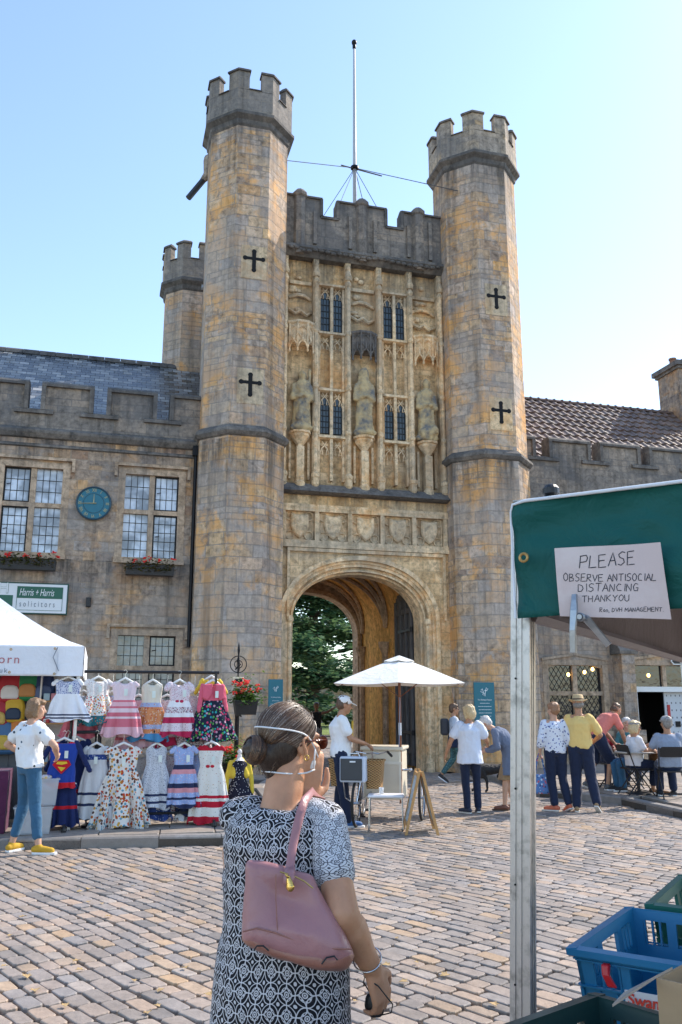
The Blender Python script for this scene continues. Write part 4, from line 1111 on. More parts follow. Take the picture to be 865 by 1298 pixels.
    me = remesh(b, voxel, 2); body = mesh_obj('body', me, skinm or M_skin, root)
    if eyes:
        for sg in (-1,1):
            e = MB(); e.ell(hp_(sg*.030,.080,.012), .012,.008,.006, 10, 6, rot=HM); e.build('eye', M_eye, body, smooth=True, local=True)
    if sunglasses:
        e = MB()
        for sg in (-1,1):
            e.ell(hp_(sg*.033,.096,.012), .030,.006,.021, 14, 6, rot=HM); e.tube([hp_(sg*.064,.085,.018), hp_(sg*.080,.02,.014), hp_(sg*.082,-.015,.006)], .0035, 6)
        e.tube([hp_(-.01,.102,.016), hp_(.01,.102,.016)], .004, 6); e.build('sunglasses', sunglasses, body, smooth=True, local=True)
    # hair
    if hair:
        hm, style = hair[0], hair[1]; h = MB()
        if style != 'fringe':
            h.ell(hp_(0,-.022,.050), .088,.100,.088, 18, 12, rot=HM)
        if style == 'short': h.ell(hp_(0,-.05,.0), .082,.07,.08, 16, 10, rot=HM); h.ell(hp_(0,.045,.082), .066,.05,.036, 12, 8, rot=HM)
        if style == 'bob':
            h.ell(hp_(0,-.045,-.02), .092,.08,.105, 16, 10, rot=HM); h.ell(hp_(0,.05,.085), .07,.05,.035, 12, 8, rot=HM)
            for sg in (-1,1): h.cap(hp_(sg*.076,.015,.05), hp_(sg*.078,.0,-.075), .024,.028, 10)
        if style == 'long':
            h.ell(hp_(0,-.045,-.02), .085,.075,.12, 16, 10, rot=HM); h.cap(hp_(0,-.06,0), hp_(0,-.07,-.19), .075,.05)
            for sg in (-1,1): h.cap(hp_(sg*.074,.0,.05), hp_(sg*.078,-.01,-.15), .022,.028, 10)
        if style == 'tied': h.ell(hp_(0,-.05,.0), .080,.065,.075, 16, 10, rot=HM); h.ell(hp_(0,-.125,.03), .035,.035,.035)
        if style == 'fringe':
            h.ell(hp_(0,-.045,-.012), .084,.066,.055, 16, 10, rot=HM); h.ell(hp_(0,-.02,.06), .078,.088,.066, 16, 10, rot=HM)
        def dsp(co, n):
            return noise.noise(V((co.x*34, co.y*34, co.z*9)))*.010+noise.noise(co*70)*.004
        me = remesh(h, min(voxel,.010), 1, dsp); mesh_obj('hair', me, hm, body)
    def wr(amp, fx=9, fz=5, seed=0):
        return lambda co, n: noise.noise(V((co.x*fx, co.y*fx, co.z*fz+seed)))*amp+noise.noise(V((co.x*fx*2.6, co.y*fx*2.6, co.z*fz*3+seed)))*amp*.5
    # top
    if top:
        t = MB(); inf = top.get('inf', .014)*.72; hem = top.get('hem', .0); sl = top.get('sleeve', .55)
        sp = [J['pel']+(J['pel']-J['wai'])*top.get('drop', .0)+V((0,0,-.001))]+spine[1:]
        sp[0] = J['pel']-V((0,0,hem))
        wd = top.get('wide', 1.0)
        RT = [((.160*fat+inf)*wd,(.112*fat+inf)*wd),(.158*fat+inf,.112*fat+inf),(.142*fat+inf*1.3,.103*fat+inf*1.3),(.150*fat+inf,.112*fat+inf),(.160*fat+inf,.116+inf),(.122+inf*.5,.082+inf*.6),(.072,.066)]
        if hem <= .001: sp = sp[1:]; RT = RT[1:]; rt2 = rts[1:]
        else: rt2 = rts
        torso_loft(t, sp, rt2, RT)
        for k, sg in (('L',-1),('R',1)):
            t.cap(J['nek']-up*.055+rt*sg*.05, J['s'+k]+up*.0, .036+inf*.3, .046+inf*.5)
            if sl > 0:
                pts = path([J['s'+k], J['e'+k], J['w'+k]], 0, sl); rs_ = [.052*(.5+.5*fat), .047, .038]
                m_ = len(pts); ti = [0]+[i for i in range(1, m_-1)]+[sl]
                t.chain(pts, [rad_at(rs_, 3, min(q,1.999))+inf*(.7 if sl > 1.3 else 1.0) for q in ti], 12)
        me = remesh(t, top.get('voxel', voxel), 2, wr(top.get('amp', .010)))
        mesh_obj(top.get('name', 'shirt'), me, top['mat'], body, cyl=(0,0,.17) if top.get('cyl') else None)
    if legs:
        t = MB(); inf = legs.get('inf', .014); end = legs.get('end', 1.95)
        torso_loft(t, [J['pel']-V((0,0,.09)), J['pel']-V((0,0,.03)), J['pel']+V((0,0,.05)), J['wai'].lerp(J['pel'],.2)], [hr]*4, [(.13*fat,.10*fat),(.160*fat+.006,.115*fat+.006),(.152*fat+.004,.108*fat+.004),(.142*fat,.10*fat)])
        if legs.get('skirt') is None:
            for k in 'LR':
                pts = path([J['h'+k], J['k'+k], J['a'+k]], 0, end); rs_ = [.092*fat,.062,legs.get('ankle',.050)]
                m_ = len(pts); ti = [0]+[i for i in range(1, m_-1)]+[end]
                t.chain(pts, [rad_at(rs_, 3, min(q,1.999))+inf for q in ti], 14)
        else:
            z1 = legs['skirt']; rings = []; n_ = 40
            kc = (J['kL']+J['kR'])/2; z0 = J['pel'].z
            for q in range(9):
                f_ = q/8; z = lerp(z0, z1, f_); c = J['pel'].lerp(V((kc.x,kc.y,kc.z)), min(1,(z0-z)/max(.01,(z0-kc.z))))
                rx = lerp(.165*fat, legs.get('hemr',.22), f_**.8); ry = lerp(.12*fat, legs.get('hemr',.22)*.8, f_**.8)
                rings.append([(c.x+rx*(1+.05*f_*math.sin(k*2*PI*7/n_))*math.cos(2*PI*k/n_), c.y+ry*(1+.05*f_*math.sin(k*2*PI*7/n_))*math.sin(2*PI*k/n_), z) for k in range(n_)])
            t.loft(rings)
        me = remesh(t, voxel, 2, wr(legs.get('amp', .009), 9, 6, 3)); mesh_obj(legs.get('name', 'trousers'), me, legs['mat'], body, cyl=(0,0,.17) if legs.get('cyl') else None)
    if shoes:
        for k, i in (('L',0),('R',1)):
            an = J['a'+k]; a_ = R(feet[i]); pit = R(shoes.get('pitch', (0,0))[i]); fd = Rz(-a_)@V((0,math.cos(pit),math.sin(pit)))
            sd = Rz(-a_)@V((1,0,0)); hz = an-V((0,0,.035))-fd*.045
            t = MB(); t.cap(an-V((0,0,.0)), an-V((0,0,.035)), .040,.042, 12); t.chain([hz, hz+fd*.10, hz+fd*.20-V((0,0,.012))], [.037,.040,.034], 12)
            me = remesh(t, min(voxel,.010), 1); so_ = mesh_obj('shoe', me, shoes['mat'], body)
            q = MB(); nn = fd.cross(sd); nn = nn if nn.z > 0 else -nn
            outl = [(-.045,-.028),(-.045,.028),(.05,.036),(.15,.042),(.215,.030),(.235,0),(.215,-.034),(.15,-.042),(.05,-.036)]
            base = an-V((0,0,.085))-fd*.0
            q.loft([[hz-nn*.050+fd*(u+.03)+sd*v_ for u, v_ in outl], [hz-nn*.028+fd*(u+.03)+sd*v_*1.02 for u, v_ in outl]])
            q.build('sole', shoes.get('sole', M_white_c), so_, local=True)
    root['_h'] = 1
    del root['_h']
    return root, body, J, (hp_, HM)
def lf(lat, f, z=0):
    """camera-heading frame to world: lateral metres right, forward metres"""
    return V((lat*math.cos(CY)+f*math.sin(CY), -lat*math.sin(CY)+f*math.cos(CY), z))
navy = cloth('navy_cotton', (.012,.02,.05)); denim = cloth('blue_denim', (.035,.11,.20), var=.35)
M_hgin = hairmat('hair_dark_ginger', (.24,.11,.05), (.40,.27,.18), .5)
M_hdg = hairmat('hair_iron_grey', (.17,.155,.14), (.34,.32,.30), .5)
M_hlight2 = hairmat('hair_mid_brown', (.17,.095,.045), (.36,.22,.11), .6)
M_sole = mat('pale_rubber_sole', (.6,.58,.54), .7)
HD = 15.5
# woman browsing at the clothes rail
birdprint = printed('white_blouse_with_bird_print', (.74,.75,.76), [(.03,.05,.07),(.05,.08,.12),(.02,.03,.03)], 13, .2)
person('woman in white bird print blouse and blue jeans browsing by the clothes rail', G(28,1081), HD+38, 1.74, M_skin, dict(
    kL=(-.13,.06,.51), aL=(-.17,-.03,.085), kR=(.13,.04,.51), aR=(.22,.06,.085), eL=(-.40,-.05,1.17), wL=(-.20,.13,1.03), eR=(.37,.08,1.17), wR=(.19,.24,1.05), pel=(.02,0,.95), nek=(0,.0,1.43), hed=(.01,.04,1.575)),
    (M_hlight2,'bob'), dict(mat=birdprint, sleeve=.55, inf=.04, name='blouse', amp=.02, hem=.02, wide=1.05), dict(mat=denim, end=1.74, name='jeans', inf=.006, ankle=.045),
    dict(mat=mat('mustard_suede', (.50,.29,.02), .8)), head=(35,-4), feet=(-15,55), handL=dict(d=(.6,.5,-.5), palm=(1,0,0)), handR=dict(d=(-.6,.5,-.5), palm=(-1,0,0)))
# ice cream vendor
vr, vb, vj, (vh, vH) = person('man in white cap and white t-shirt serving behind the ice cream tricycle', G(432,1048)+V((0.0,0.05,0)), HD+82, 1.80, M_skin2, dict(
    eR=(.22,.12,1.13), wR=(.10,.34,1.06), eL=(-.22,.12,1.13), wL=(-.06,.34,1.06), hed=(0,.07,1.565), nek=(0,.02,1.43), aL=(-.11,-.02,.085), aR=(.12,.1,.085), wai=(0,.03,1.08)),
    (M_hbrown,'short'), dict(mat=M_white_c, sleeve=.62, inf=.025, hem=.06, amp=.018, name='tshirt'), dict(mat=navy, end=1.95), dict(mat=mat('blue_trainer', (.03,.12,.32), .6)), head=(0,-14), fat=1.15, hcurl=.7,
    handL=dict(d=(.3,1,-.4), palm=(0,0,-1)), handR=dict(d=(-.3,1,-.4), palm=(0,0,-1)))
def cap_hat(body, hp_, HM, m):
    c = MB(); c.ell(hp_(0,-.015,.062), .091,.105,.075, 18, 10, rot=HM)
    me = remesh(c, .010, 1); o = mesh_obj('cap', me, m, body)
    b = MB(); pts = []
    for zz in (.052,.060):
        pts.append([hp_(.074*math.cos(a)*1.0, .06+.105*math.sin(a) if math.sin(a) > 0 else .05, zz-.02*math.sin(a)) for a in [PI*k/10 for k in range(11)]])
    b.loft(pts); b.build('brim', m, o, local=True)
cap_hat(vb, vh, vH, cloth('white_cap', (.78,.78,.78)))
a_ = MB(); a_.tube([(.05,.17,1.36),(.07,.16,1.2),(.05,.17,1.08)], .014, 6); a_.build('lanyard', mat('yellow_strap', (.6,.38,.04), .7), vb, local=True)
# walker with backpack
teal = printed('teal_patterned_leggings', (.05,.12,.13), [(.12,.24,.24),(.02,.05,.06)], 30, .35)
wr_, wb, wj, (wh, wH) = person('woman in sunglasses and grey t-shirt walking past the turret with a backpack', G(578,993), HD+92, 1.68, M_skin2, dict(
    kL=(-.09,-.03,.52), aL=(-.09,-.30,.17), kR=(.09,.16,.50), aR=(.09,.20,.085), eL=(-.22,-.1,1.13), wL=(-.22,.05,.93), eR=(.23,-.04,1.12), wR=(.21,.16,.93)),
    (M_hbrown,'short'), dict(mat=cloth('pale_grey_jersey', (.42,.46,.52)), sleeve=.6, hem=.02, name='tshirt', inf=.02), dict(mat=teal, end=1.8, name='leggings', inf=.008), dict(mat=mat('black_shoe', (.02,.02,.022), .6), pitch=(-35,8)), head=(5,-2), fat=1.12, sunglasses=M_shades)
w_ = MB(); w_.rbox(-.15,.15,-.30,-.13,1.02,1.38,.04); w_.build('backpack', mat('dark_nylon', (.03,.032,.04), .7), wb, local=True, bevel=.03)
w_ = MB(); torso_loft(w_, [(0,0,.76),(0,0,.9),(0,0,1.06)], [(1,0,0)]*3, [(.20,.17),(.20,.15),(.165,.125)]); me = remesh(w_, .012, 2, lambda co,n: noise.noise(co*12)*.02); mesh_obj('tied_cardigan', me, navy, wb)
# carer in tunic
tunic = cloth('pale_blue_tunic', (.62,.68,.80), var=.06)
person('woman with blonde hair in pale blue nurse tunic leading an older lady by the arm', G(598,1031), HD+8, 1.66, M_skin2, dict(
    kL=(-.08,.02,.5), aL=(-.06,-.02,.085), kR=(.10,.10,.5), aR=(.11,.05,.085), eL=(-.30,-.06,1.13), wL=(-.38,.0,.92), eR=(.27,.05,1.15), wR=(.30,.22,1.08), hed=(.01,.03,1.575)),
    (M_hblond,'bob'), dict(mat=tunic, sleeve=.6, hem=.18, inf=.048, wide=1.12, amp=.016, name='tunic'), dict(mat=navy, end=1.95, inf=.006), dict(mat=mat('navy_shoe', (.02,.03,.06), .6), sole=M_sole, pitch=(0,-12)), head=(-40,-12), feet=(-50,-10), fat=1.08)
# stooping older lady
coatm = cloth('slate_blue_coat', (.13,.16,.23), var=.12)
person('stooped elderly lady with white hair in slate blue coat and tan skirt', G(643,1027), HD-70, 1.62, M_skin, dict(
    pel=(0,-.10,.90), wai=(0,-.07,1.04), che=(0,.07,1.24), nek=(0,.20,1.34), hed=(0,.31,1.42), eR=(.23,.10,1.05), wR=(.16,.30,.98), eL=(-.24,.08,1.04), wL=(-.16,.28,.98), kL=(-.08,-.01,.48), kR=(.08,-.03,.48), aL=(-.09,.02,.085), aR=(.09,-.10,.085)),
    (M_hgrey,'short'), dict(mat=coatm, sleeve=1.9, hem=.32, wide=1.25, inf=.035, amp=.018, name='coat'), dict(mat=cloth('tan_skirt', (.30,.20,.11)), skirt=.50, hemr=.20, name='skirt'), dict(mat=mat('brown_leather_shoe', (.16,.06,.035), .5), sole=mat('brown_sole', (.08,.05,.03), .7)), head=(0,-38), fat=1.12)
# woman with tote and man with hat
flor = printed('white_blouse_blue_flowers', (.66,.70,.78), [(.06,.09,.28),(.12,.16,.42),(.04,.05,.16)], 24, .30)
fl, flb, flj, _x = person('ginger haired woman in blue floral blouse holding a patterned tote bag', G(708,1028), HD+6, 1.70, M_skin, dict(
    kL=(-.08,.05,.5), aL=(-.05,-.03,.085), kR=(.10,.04,.5), aR=(.17,-.02,.10), eL=(-.22,-.05,1.13), wL=(-.24,.03,.92), eR=(.23,-.05,1.13), wR=(.21,.05,.96)),
    (M_hgin,'short'), dict(mat=flor, sleeve=1.5, hem=.05, inf=.028, name='blouse', amp=.016), dict(mat=navy, end=1.9), dict(mat=mat('coral_shoe', (.55,.14,.07), .7), sole=M_sole, pitch=(0,-20)), head=(-35,-5), feet=(-70,-20), fat=1.08, handL=dict(curl=.95))
hm_, hmb, hmj, (hh_, hH) = person('man in straw hat and yellow t-shirt seen from behind in navy trousers', G(741,1029), HD+22, 1.80, M_skin2, dict(
    kL=(-.09,.03,.5), aL=(-.10,-.04,.085), kR=(.12,.04,.5), aR=(.20,-.03,.13), eL=(-.25,.02,1.13), wL=(-.14,.22,1.05), eR=(.30,.03,1.12), wR=(.18,.24,1.02)),
    (M_hdg,'fringe'), dict(mat=cloth('yellow_jersey', (.70,.50,.18)), sleeve=.75, hem=.03, inf=.025, name='tshirt', amp=.016), dict(mat=navy, end=1.95, inf=.02), dict(mat=mat('tan_suede', (.30,.20,.11), .8), sole=M_sole, pitch=(0,-35)), head=(-15,-6), feet=(-10,10), fat=1.12)
h_ = MB(); h_.loft([[hh_(r_*math.cos(2*PI*k/24), -.012+r_*1.15*math.sin(2*PI*k/24), z+.02*math.cos(4*PI*k/24)*(1 if r_ > .11 else 0)) for k in range(24)] for r_, z in ((.140,.052),(.142,.058),(.088,.062),(.083,.12),(.070,.146),(.03,.138))])
ho = h_.build('straw_hat', mat('straw', (.50,.36,.19), .8, bump=.5), hmb, local=True, smooth=True)
h_ = MB(); h_.loft([[hh_(r_*math.cos(2*PI*k/24), -.012+r_*1.15*math.sin(2*PI*k/24), z) for k in range(24)] for r_, z in ((.0895,.064),(.088,.085))], caps=False); h_.build('hat_band', mat('brown_band', (.12,.07,.04), .7), ho, local=True)
# tote bag
def tote(label, p0, m, w=.34, h=.30, d=.10, rz=0, strap=.34):
    t = thing('tote_bag', label, 'bag', p0, rz); b = MB()
    rings = []
    for i in range(7):
        f_ = i/6; ww = w*(.92+.08*math.sin(f_*PI)); dd = d*(1-.7*f_)
        rings.append([(ww/2*math.copysign(abs(math.cos(a))**.4, math.cos(a))+.008*math.sin(f_*9), dd/2*math.copysign(abs(math.sin(a))**.5, math.sin(a)), h*f_) for a in [2*PI*k/20 for k in range(20)]])
    b.loft(rings); b.build('bag_body', m, t, local=True, smooth=True)
    for s_ in (-1,1):
        q = MB(); q.tube([(-w*.25,s_*.02,h-.02),(-w*.12,s_*.015,h+strap*.7),(0,s_*.008,h+strap),(w*.12,s_*.015,h+strap*.7),(w*.25,s_*.02,h-.02)], .011, 6); q.build('handle', m, t, local=True)
    return t
wL = fl.matrix_world
fa = -R(HD+6); off = Rz(fa)@V((-.25,.06,.0))
tp = fl.location+off; tote('blue and red patterned tote bag carried by the woman in the floral blouse', (tp.x, tp.y, .26), printed('tote_paisley', (.10,.20,.42), [(.5,.12,.15),(.55,.65,.75),(.05,.08,.2)], 26, .4), rz=fa+.1)
# bending man on the pavement
person('man in coral polo shirt and navy shorts leaning forward over a chair', G(766,1001,.12), HD+68, 1.78, M_skin2, dict(
    pel=(0,-.12,.93), wai=(0,-.02,1.05), che=(0,.16,1.21), nek=(0,.29,1.30), hed=(0,.38,1.38), eR=(.22,.30,.98), wR=(.17,.42,.76), eL=(-.22,.28,.98), wL=(-.15,.42,.78), kR=(.11,.10,.50), aR=(.11,.0,.085), kL=(-.10,-.08,.52), aL=(-.10,-.30,.12)),
    (M_hbrown,'fringe'), dict(mat=cloth('coral_pique', (.66,.19,.15)), sleeve=.62, hem=.03, inf=.024, name='polo_shirt'), dict(mat=navy, end=1.0, inf=.035, name='shorts'), dict(mat=mat('grey_trainer', (.10,.10,.10), .7), sole=M_sole, pitch=(-20,0)), head=(0,-30), fat=1.1)
def folding_chair(label, loc, rz):
    t = thing('folding_chair', label, 'chair', loc, rz, 'black folding chairs outside the cafe')   # faces +Y
    b = MB(); b.rbox(-.20,.20,-.20,.20,.43,.455,.02); b.build('seat', M_blk, t, local=True)
    b = MB()
    pts = [(-.20,-.20,.66),(-.20,-.215,.80),(-.15,-.235,.84),(.15,-.235,.84),(.20,-.215,.80),(.20,-.20,.66)]
    b.loft([[(-.20,-.205,.68),(.20,-.205,.68),(.20,-.19,.68),(-.20,-.19,.68)],[(-.20,-.235,.82),(.20,-.235,.82),(.20,-.22,.82),(-.20,-.22,.82)],[(-.16,-.24,.85),(.16,-.24,.85),(.16,-.225,.85),(-.16,-.225,.85)]]); b.build('backrest', M_blk, t, local=True)
    for s_ in (-1,1):
        b = MB(); b.tube([(s_*.215,-.24,.84),(s_*.215,-.12,.46),(s_*.215,.22,.0)], .012, 6); b.build('leg', M_blk, t, local=True)
        b = MB(); b.tube([(s_*.195,.15,.44),(s_*.195,-.02,.30),(s_*.195,-.26,.0)], .012, 6); b.build('leg', M_blk, t, local=True)
    b = MB(); b.tube([(-.215,.17,.06),(.215,.17,.06)], .009, 6); b.tube([(-.195,-.2,.08),(.195,-.2,.08)], .009, 6); b.build('stretcher', M_blk, t, local=True)
    return t
M_blk = mat('black_enamel', (.016,.016,.018), .4, .2)
def seated(label, loc, heading, **kw):
    P_ = dict(pel=(0,0,.52), wai=(0,-.02,.66), che=(0,.01,.88), nek=(0,.02,1.02), hed=(0,.05,1.165), kL=(-.10,.42,.50), aL=(-.11,.38,.085), kR=(.10,.42,.50), aR=(.11,.38,.085), hL=(-.085,.02,.52), hR=(.085,.02,.52),
              eL=(-.23,.08,.75), wL=(-.12,.30,.72), eR=(.23,.08,.75), wR=(.12,.30,.72))
    P_.update(kw.pop('P', {})); return person(label, loc, heading, P=P_, **kw)
s1 = G(808,1007,.12); h1 = HD+80
r1, b1, j1, (sh, sH) = seated('seated woman with blonde hair, headscarf and white t-shirt facing right on a folding chair', s1, h1, H=1.66, skinm=M_skin2, hair=(M_hblond,'bob'), fat=1.25, sunglasses=M_shades,
    P=dict(eR=(.23,.10,.76), wR=(.14,.34,.84), eL=(-.23,.10,.76), wL=(-.10,.36,.86)),
    top=dict(mat=cloth('white_tee_dull', (.72,.70,.70)), sleeve=.65, hem=.02, name='tshirt', inf=.02), legs=dict(mat=navy, end=1.75), shoes=dict(mat=mat('tan_sandal', (.25,.12,.05), .6)), feet=(0,10), head=(5,-8))
q = MB(); q.loft([[sh(.0895*math.cos(2*PI*k/20), -.02+.104*math.sin(2*PI*k/20), z+.012*math.sin(2*PI*k/20)) for k in range(20)] for z in (.055,.09)], caps=False); q.build('headscarf', printed('grey_scarf', (.32,.30,.28), [(.12,.11,.1)], 40, .3), b1, local=True)
folding_chair('black folding chair under the seated woman with the headscarf', s1, -R(h1))
# handbag on her lap
hb = MB(); rings = []
for i in range(6):
    f_ = i/5; rings.append([(.06*(1-.5*f_)*math.cos(a), .17*math.copysign(abs(math.sin(a))**.5, math.sin(a)), .26*f_) for a in [2*PI*k/16 for k in range(16)]])
hb.loft(rings); bagp = s1+Rz(-R(h1))@V((.05,.36,.50)); ht = thing('handbag', 'brown leather handbag on the lap of the seated woman with the headscarf', 'bag', bagp, -R(h1)+PI/2)
hb.build('bag_body', mat('brown_leather', (.20,.09,.03), .45), ht, local=True, smooth=True)
q = MB(); q.tube([(0,-.1,.25),(0,-.08,.36),(0,0,.4),(0,.08,.36),(0,.1,.25)], .01, 6); q.build('strap', mat('brown_leather', (.2,.09,.03)), ht, local=True)
s2 = G(850,1012,.12)+V((.05,.0,0)); h2 = HD+8
r2, b2, j2, (gh, gH) = seated('seated man in grey cap and grey-blue t-shirt seen from behind', s2, h2, H=1.78, skinm=M_skin2, hair=(M_hdg,'short'), fat=1.22, P=dict(eL=(-.28,.04,.76), wL=(-.17,.28,.72)),
    top=dict(mat=cloth('grey_blue_tee', (.25,.29,.37)), sleeve=.7, hem=.03, name='tshirt', inf=.025), legs=dict(mat=navy, end=1.9), shoes=dict(mat=mat('black_shoe', (.02,.02,.02))), head=(-12,0))
cap_hat(b2, gh, gH, cloth('grey_cap', (.30,.31,.32)))
folding_chair('black folding chair under the man in the grey cap', s2, -R(h2))
s3 = s2+V((.25,1.35,0)); h3 = HD-105
seated('laughing seated woman in white top facing left behind the cafe table', s3, h3, H=1.66, skinm=M_skin, hair=(M_hgrey,'tied'), top=dict(mat=M_white_c, sleeve=1.4, hem=.02), legs=dict(mat=denim), shoes=dict(mat=mat('black_shoe', (.02,.02,.02))), head=(10,6))
folding_chair('black folding chair under the laughing woman beside the doorway', s3, -R(h3))
s4 = s1+V((.35,1.6,0)); h4 = HD+170
seated('seated woman with long dark hair and red jacket by the window', s4, h4, H=1.66, skinm=M_skin3, hair=(M_hbrown,'long'), top=dict(mat=cloth('dark_red_jacket', (.28,.02,.03)), sleeve=1.8, hem=.04, name='jacket'), legs=dict(mat=navy), shoes=dict(mat=mat('black_shoe', (.02,.02,.02))), head=(0,0))
folding_chair('black folding chair under the woman in the red jacket', s4, -R(h4))
s5 = s4+V((.75,.25,0)); h5 = HD+190
seated('grey haired person seated between the red jacket and the doorway', s5, h5, H=1.7, skinm=M_skin, hair=(M_hgrey,'short'), top=dict(mat=cloth('teal_jumper', (.05,.16,.17)), sleeve=1.8, hem=.04, name='jumper'), legs=dict(mat=navy), shoes=dict(mat=mat('black_shoe', (.02,.02,.02))))
folding_chair('black folding chair under the grey haired person in the teal jumper', s5, -R(h5))
# the chair the man in coral leans on, and the little table
folding_chair('empty black folding chair that the man in coral leans on', G(792,1001,.12)+V((.0,.25,0)), -R(HD+80))
tb = s2+V((-.12,.78,0)); tt = thing('cafe_table', 'small round cafe table between the seated group', 'table', tb)
q = MB(); q.lathe([(.36,0),(.37,.01),(.37,.025),(.36,.03)], (0,0,.70), 28); q.build('tabletop', mat('pale_table_top', (.45,.42,.38), .4), tt, local=True)
q = MB(); q.tube([(0,0,.03),(0,0,.7)], .03, 10); q.lathe([(.24,0),(.22,.025),(.05,.05)], (0,0,0), 20); q.build('pedestal', M_blk, tt, local=True)
def cup(label, p, m):
    t = MB(); t.lathe([(.025,0),(.038,.01),(.042,.07),(.040,.07),(.033,.015)], (0,0,0), 14); o = t.build('cup', m, None, smooth=True); o.location = p; return tag(o, label, 'cup', 'cups on the cafe table')
cup('white cup on the near side of the round cafe table', tb+V((-.12,-.15,.73)), M_white); cup('brown cup on the far side of the round cafe table', tb+V((.12,.12,.73)), mat('brown_cup', (.2,.09,.04), .4))
# menu held by the seated woman
q = MB(); q.loft([[(-.11,0,0),(.11,0,0),(.11,.004,0),(-.11,.004,0)],[(-.11,.02,.09),(.11,.02,.09),(.11,.024,.09),(-.11,.024,.09)],[(-.10,.01,.15),(.10,.02,.15),(.10,.024,.15),(-.10,.014,.15)]])
o = q.build('leaflet', printed('leaflet_print', (.6,.6,.58), [(.3,.35,.5),(.5,.3,.2)], 30, .25), None); o.location = s1+Rz(-R(h1))@V((.02,.47,.86)); o.rotation_euler = (.2,0,-R(h1)+.3); tag(o, 'crumpled printed leaflet held up by the seated woman with the headscarf', 'leaflet')
# distant figures beyond the arch
person('person in dark vest with one arm raised, beyond the archway', lf(-.77,27.5), HD+170, 1.72, M_skin3, dict(eL=(-.35,.1,1.42), wL=(-.50,.2,1.52)), (M_hbrown,'short'), dict(mat=cloth('black_vest', (.015,.015,.018)), sleeve=0, hem=.04, name='vest'), dict(mat=printed('grey_print_shorts', (.3,.3,.3), [(.05,.05,.05)], 18, .35), end=1.1, name='shorts'), dict(mat=M_blk), voxel=.016)
person('small figure in blue top walking in the courtyard beyond the archway', lf(.02,40), HD+90, 1.7, M_skin, dict(kL=(-.09,-.03,.52), aL=(-.09,-.28,.17), kR=(.09,.16,.50), aR=(.09,.20,.085)), (M_hbrown,'short'), dict(mat=cloth('sky_blue_top', (.12,.28,.5)), sleeve=.6, hem=.04), dict(mat=navy), dict(mat=M_blk), voxel=.018)
# black dog beside the stooping lady
def dog():
    t = thing('dog', 'black dog walking behind the carer and the elderly lady', 'dog', G(626,1004), R(-15)+PI/2)
    b = MB()  # faces +Y
    b.chain([(0,.24,.44),(0,.08,.42),(0,-.12,.44),(0,-.26,.46)], [.115,.11,.085,.09], 14)
    b.ell((0,.22,.40), .10,.12,.14); b.chain([(0,.28,.50),(0,.40,.60)], [.085,.065]); b.ell((0,.45,.64), .062,.075,.062); b.cap((0,.49,.62),(0,.58,.60), .035,.024)
    for s_ in (-1,1):
        b.ell((s_*.06,.43,.66), .014,.03,.05)
        y0 = .25+s_*.03
        b.chain([(s_*.07,y0,.40),(s_*.075,y0-.03+s_*.05,.22),(s_*.075,y0+s_*.09,.06),(s_*.075,y0+.03+s_*.09,.025)], [.055,.032,.022,.026])
        b.chain([(s_*.07,-.25,.42),(s_*.075,-.17+s_*.04,.28),(s_*.075,-.34+s_*.05,.17),(s_*.075,-.31+s_*.05,.04),(s_*.075,-.27+s_*.05,.022)], [.08,.045,.026,.022,.026])
    b.chain([(0,-.32,.50),(0,-.44,.46),(0,-.52,.50)], [.035,.026,.015])
    me = remesh(b, .013, 2, lambda co,n: noise.noise(co*40)*.008); body = mesh_obj('body', me, mat('black_fur', (.012,.012,.013), .7, bump=.8, bs=90), t)
    q = MB(); q.lathe([(.088,0),(.094,.005),(.094,.025),(.088,.03)], (0,.33,.52), 16); q.build('collar', mat('red_collar', (.35,.02,.03), .5), body, local=True)
    for s_ in (-1,1): q = MB(); q.ell((s_*.03,.505,.655), .009,.008,.009); q.build('eye', M_eye, body, local=True)
dog()
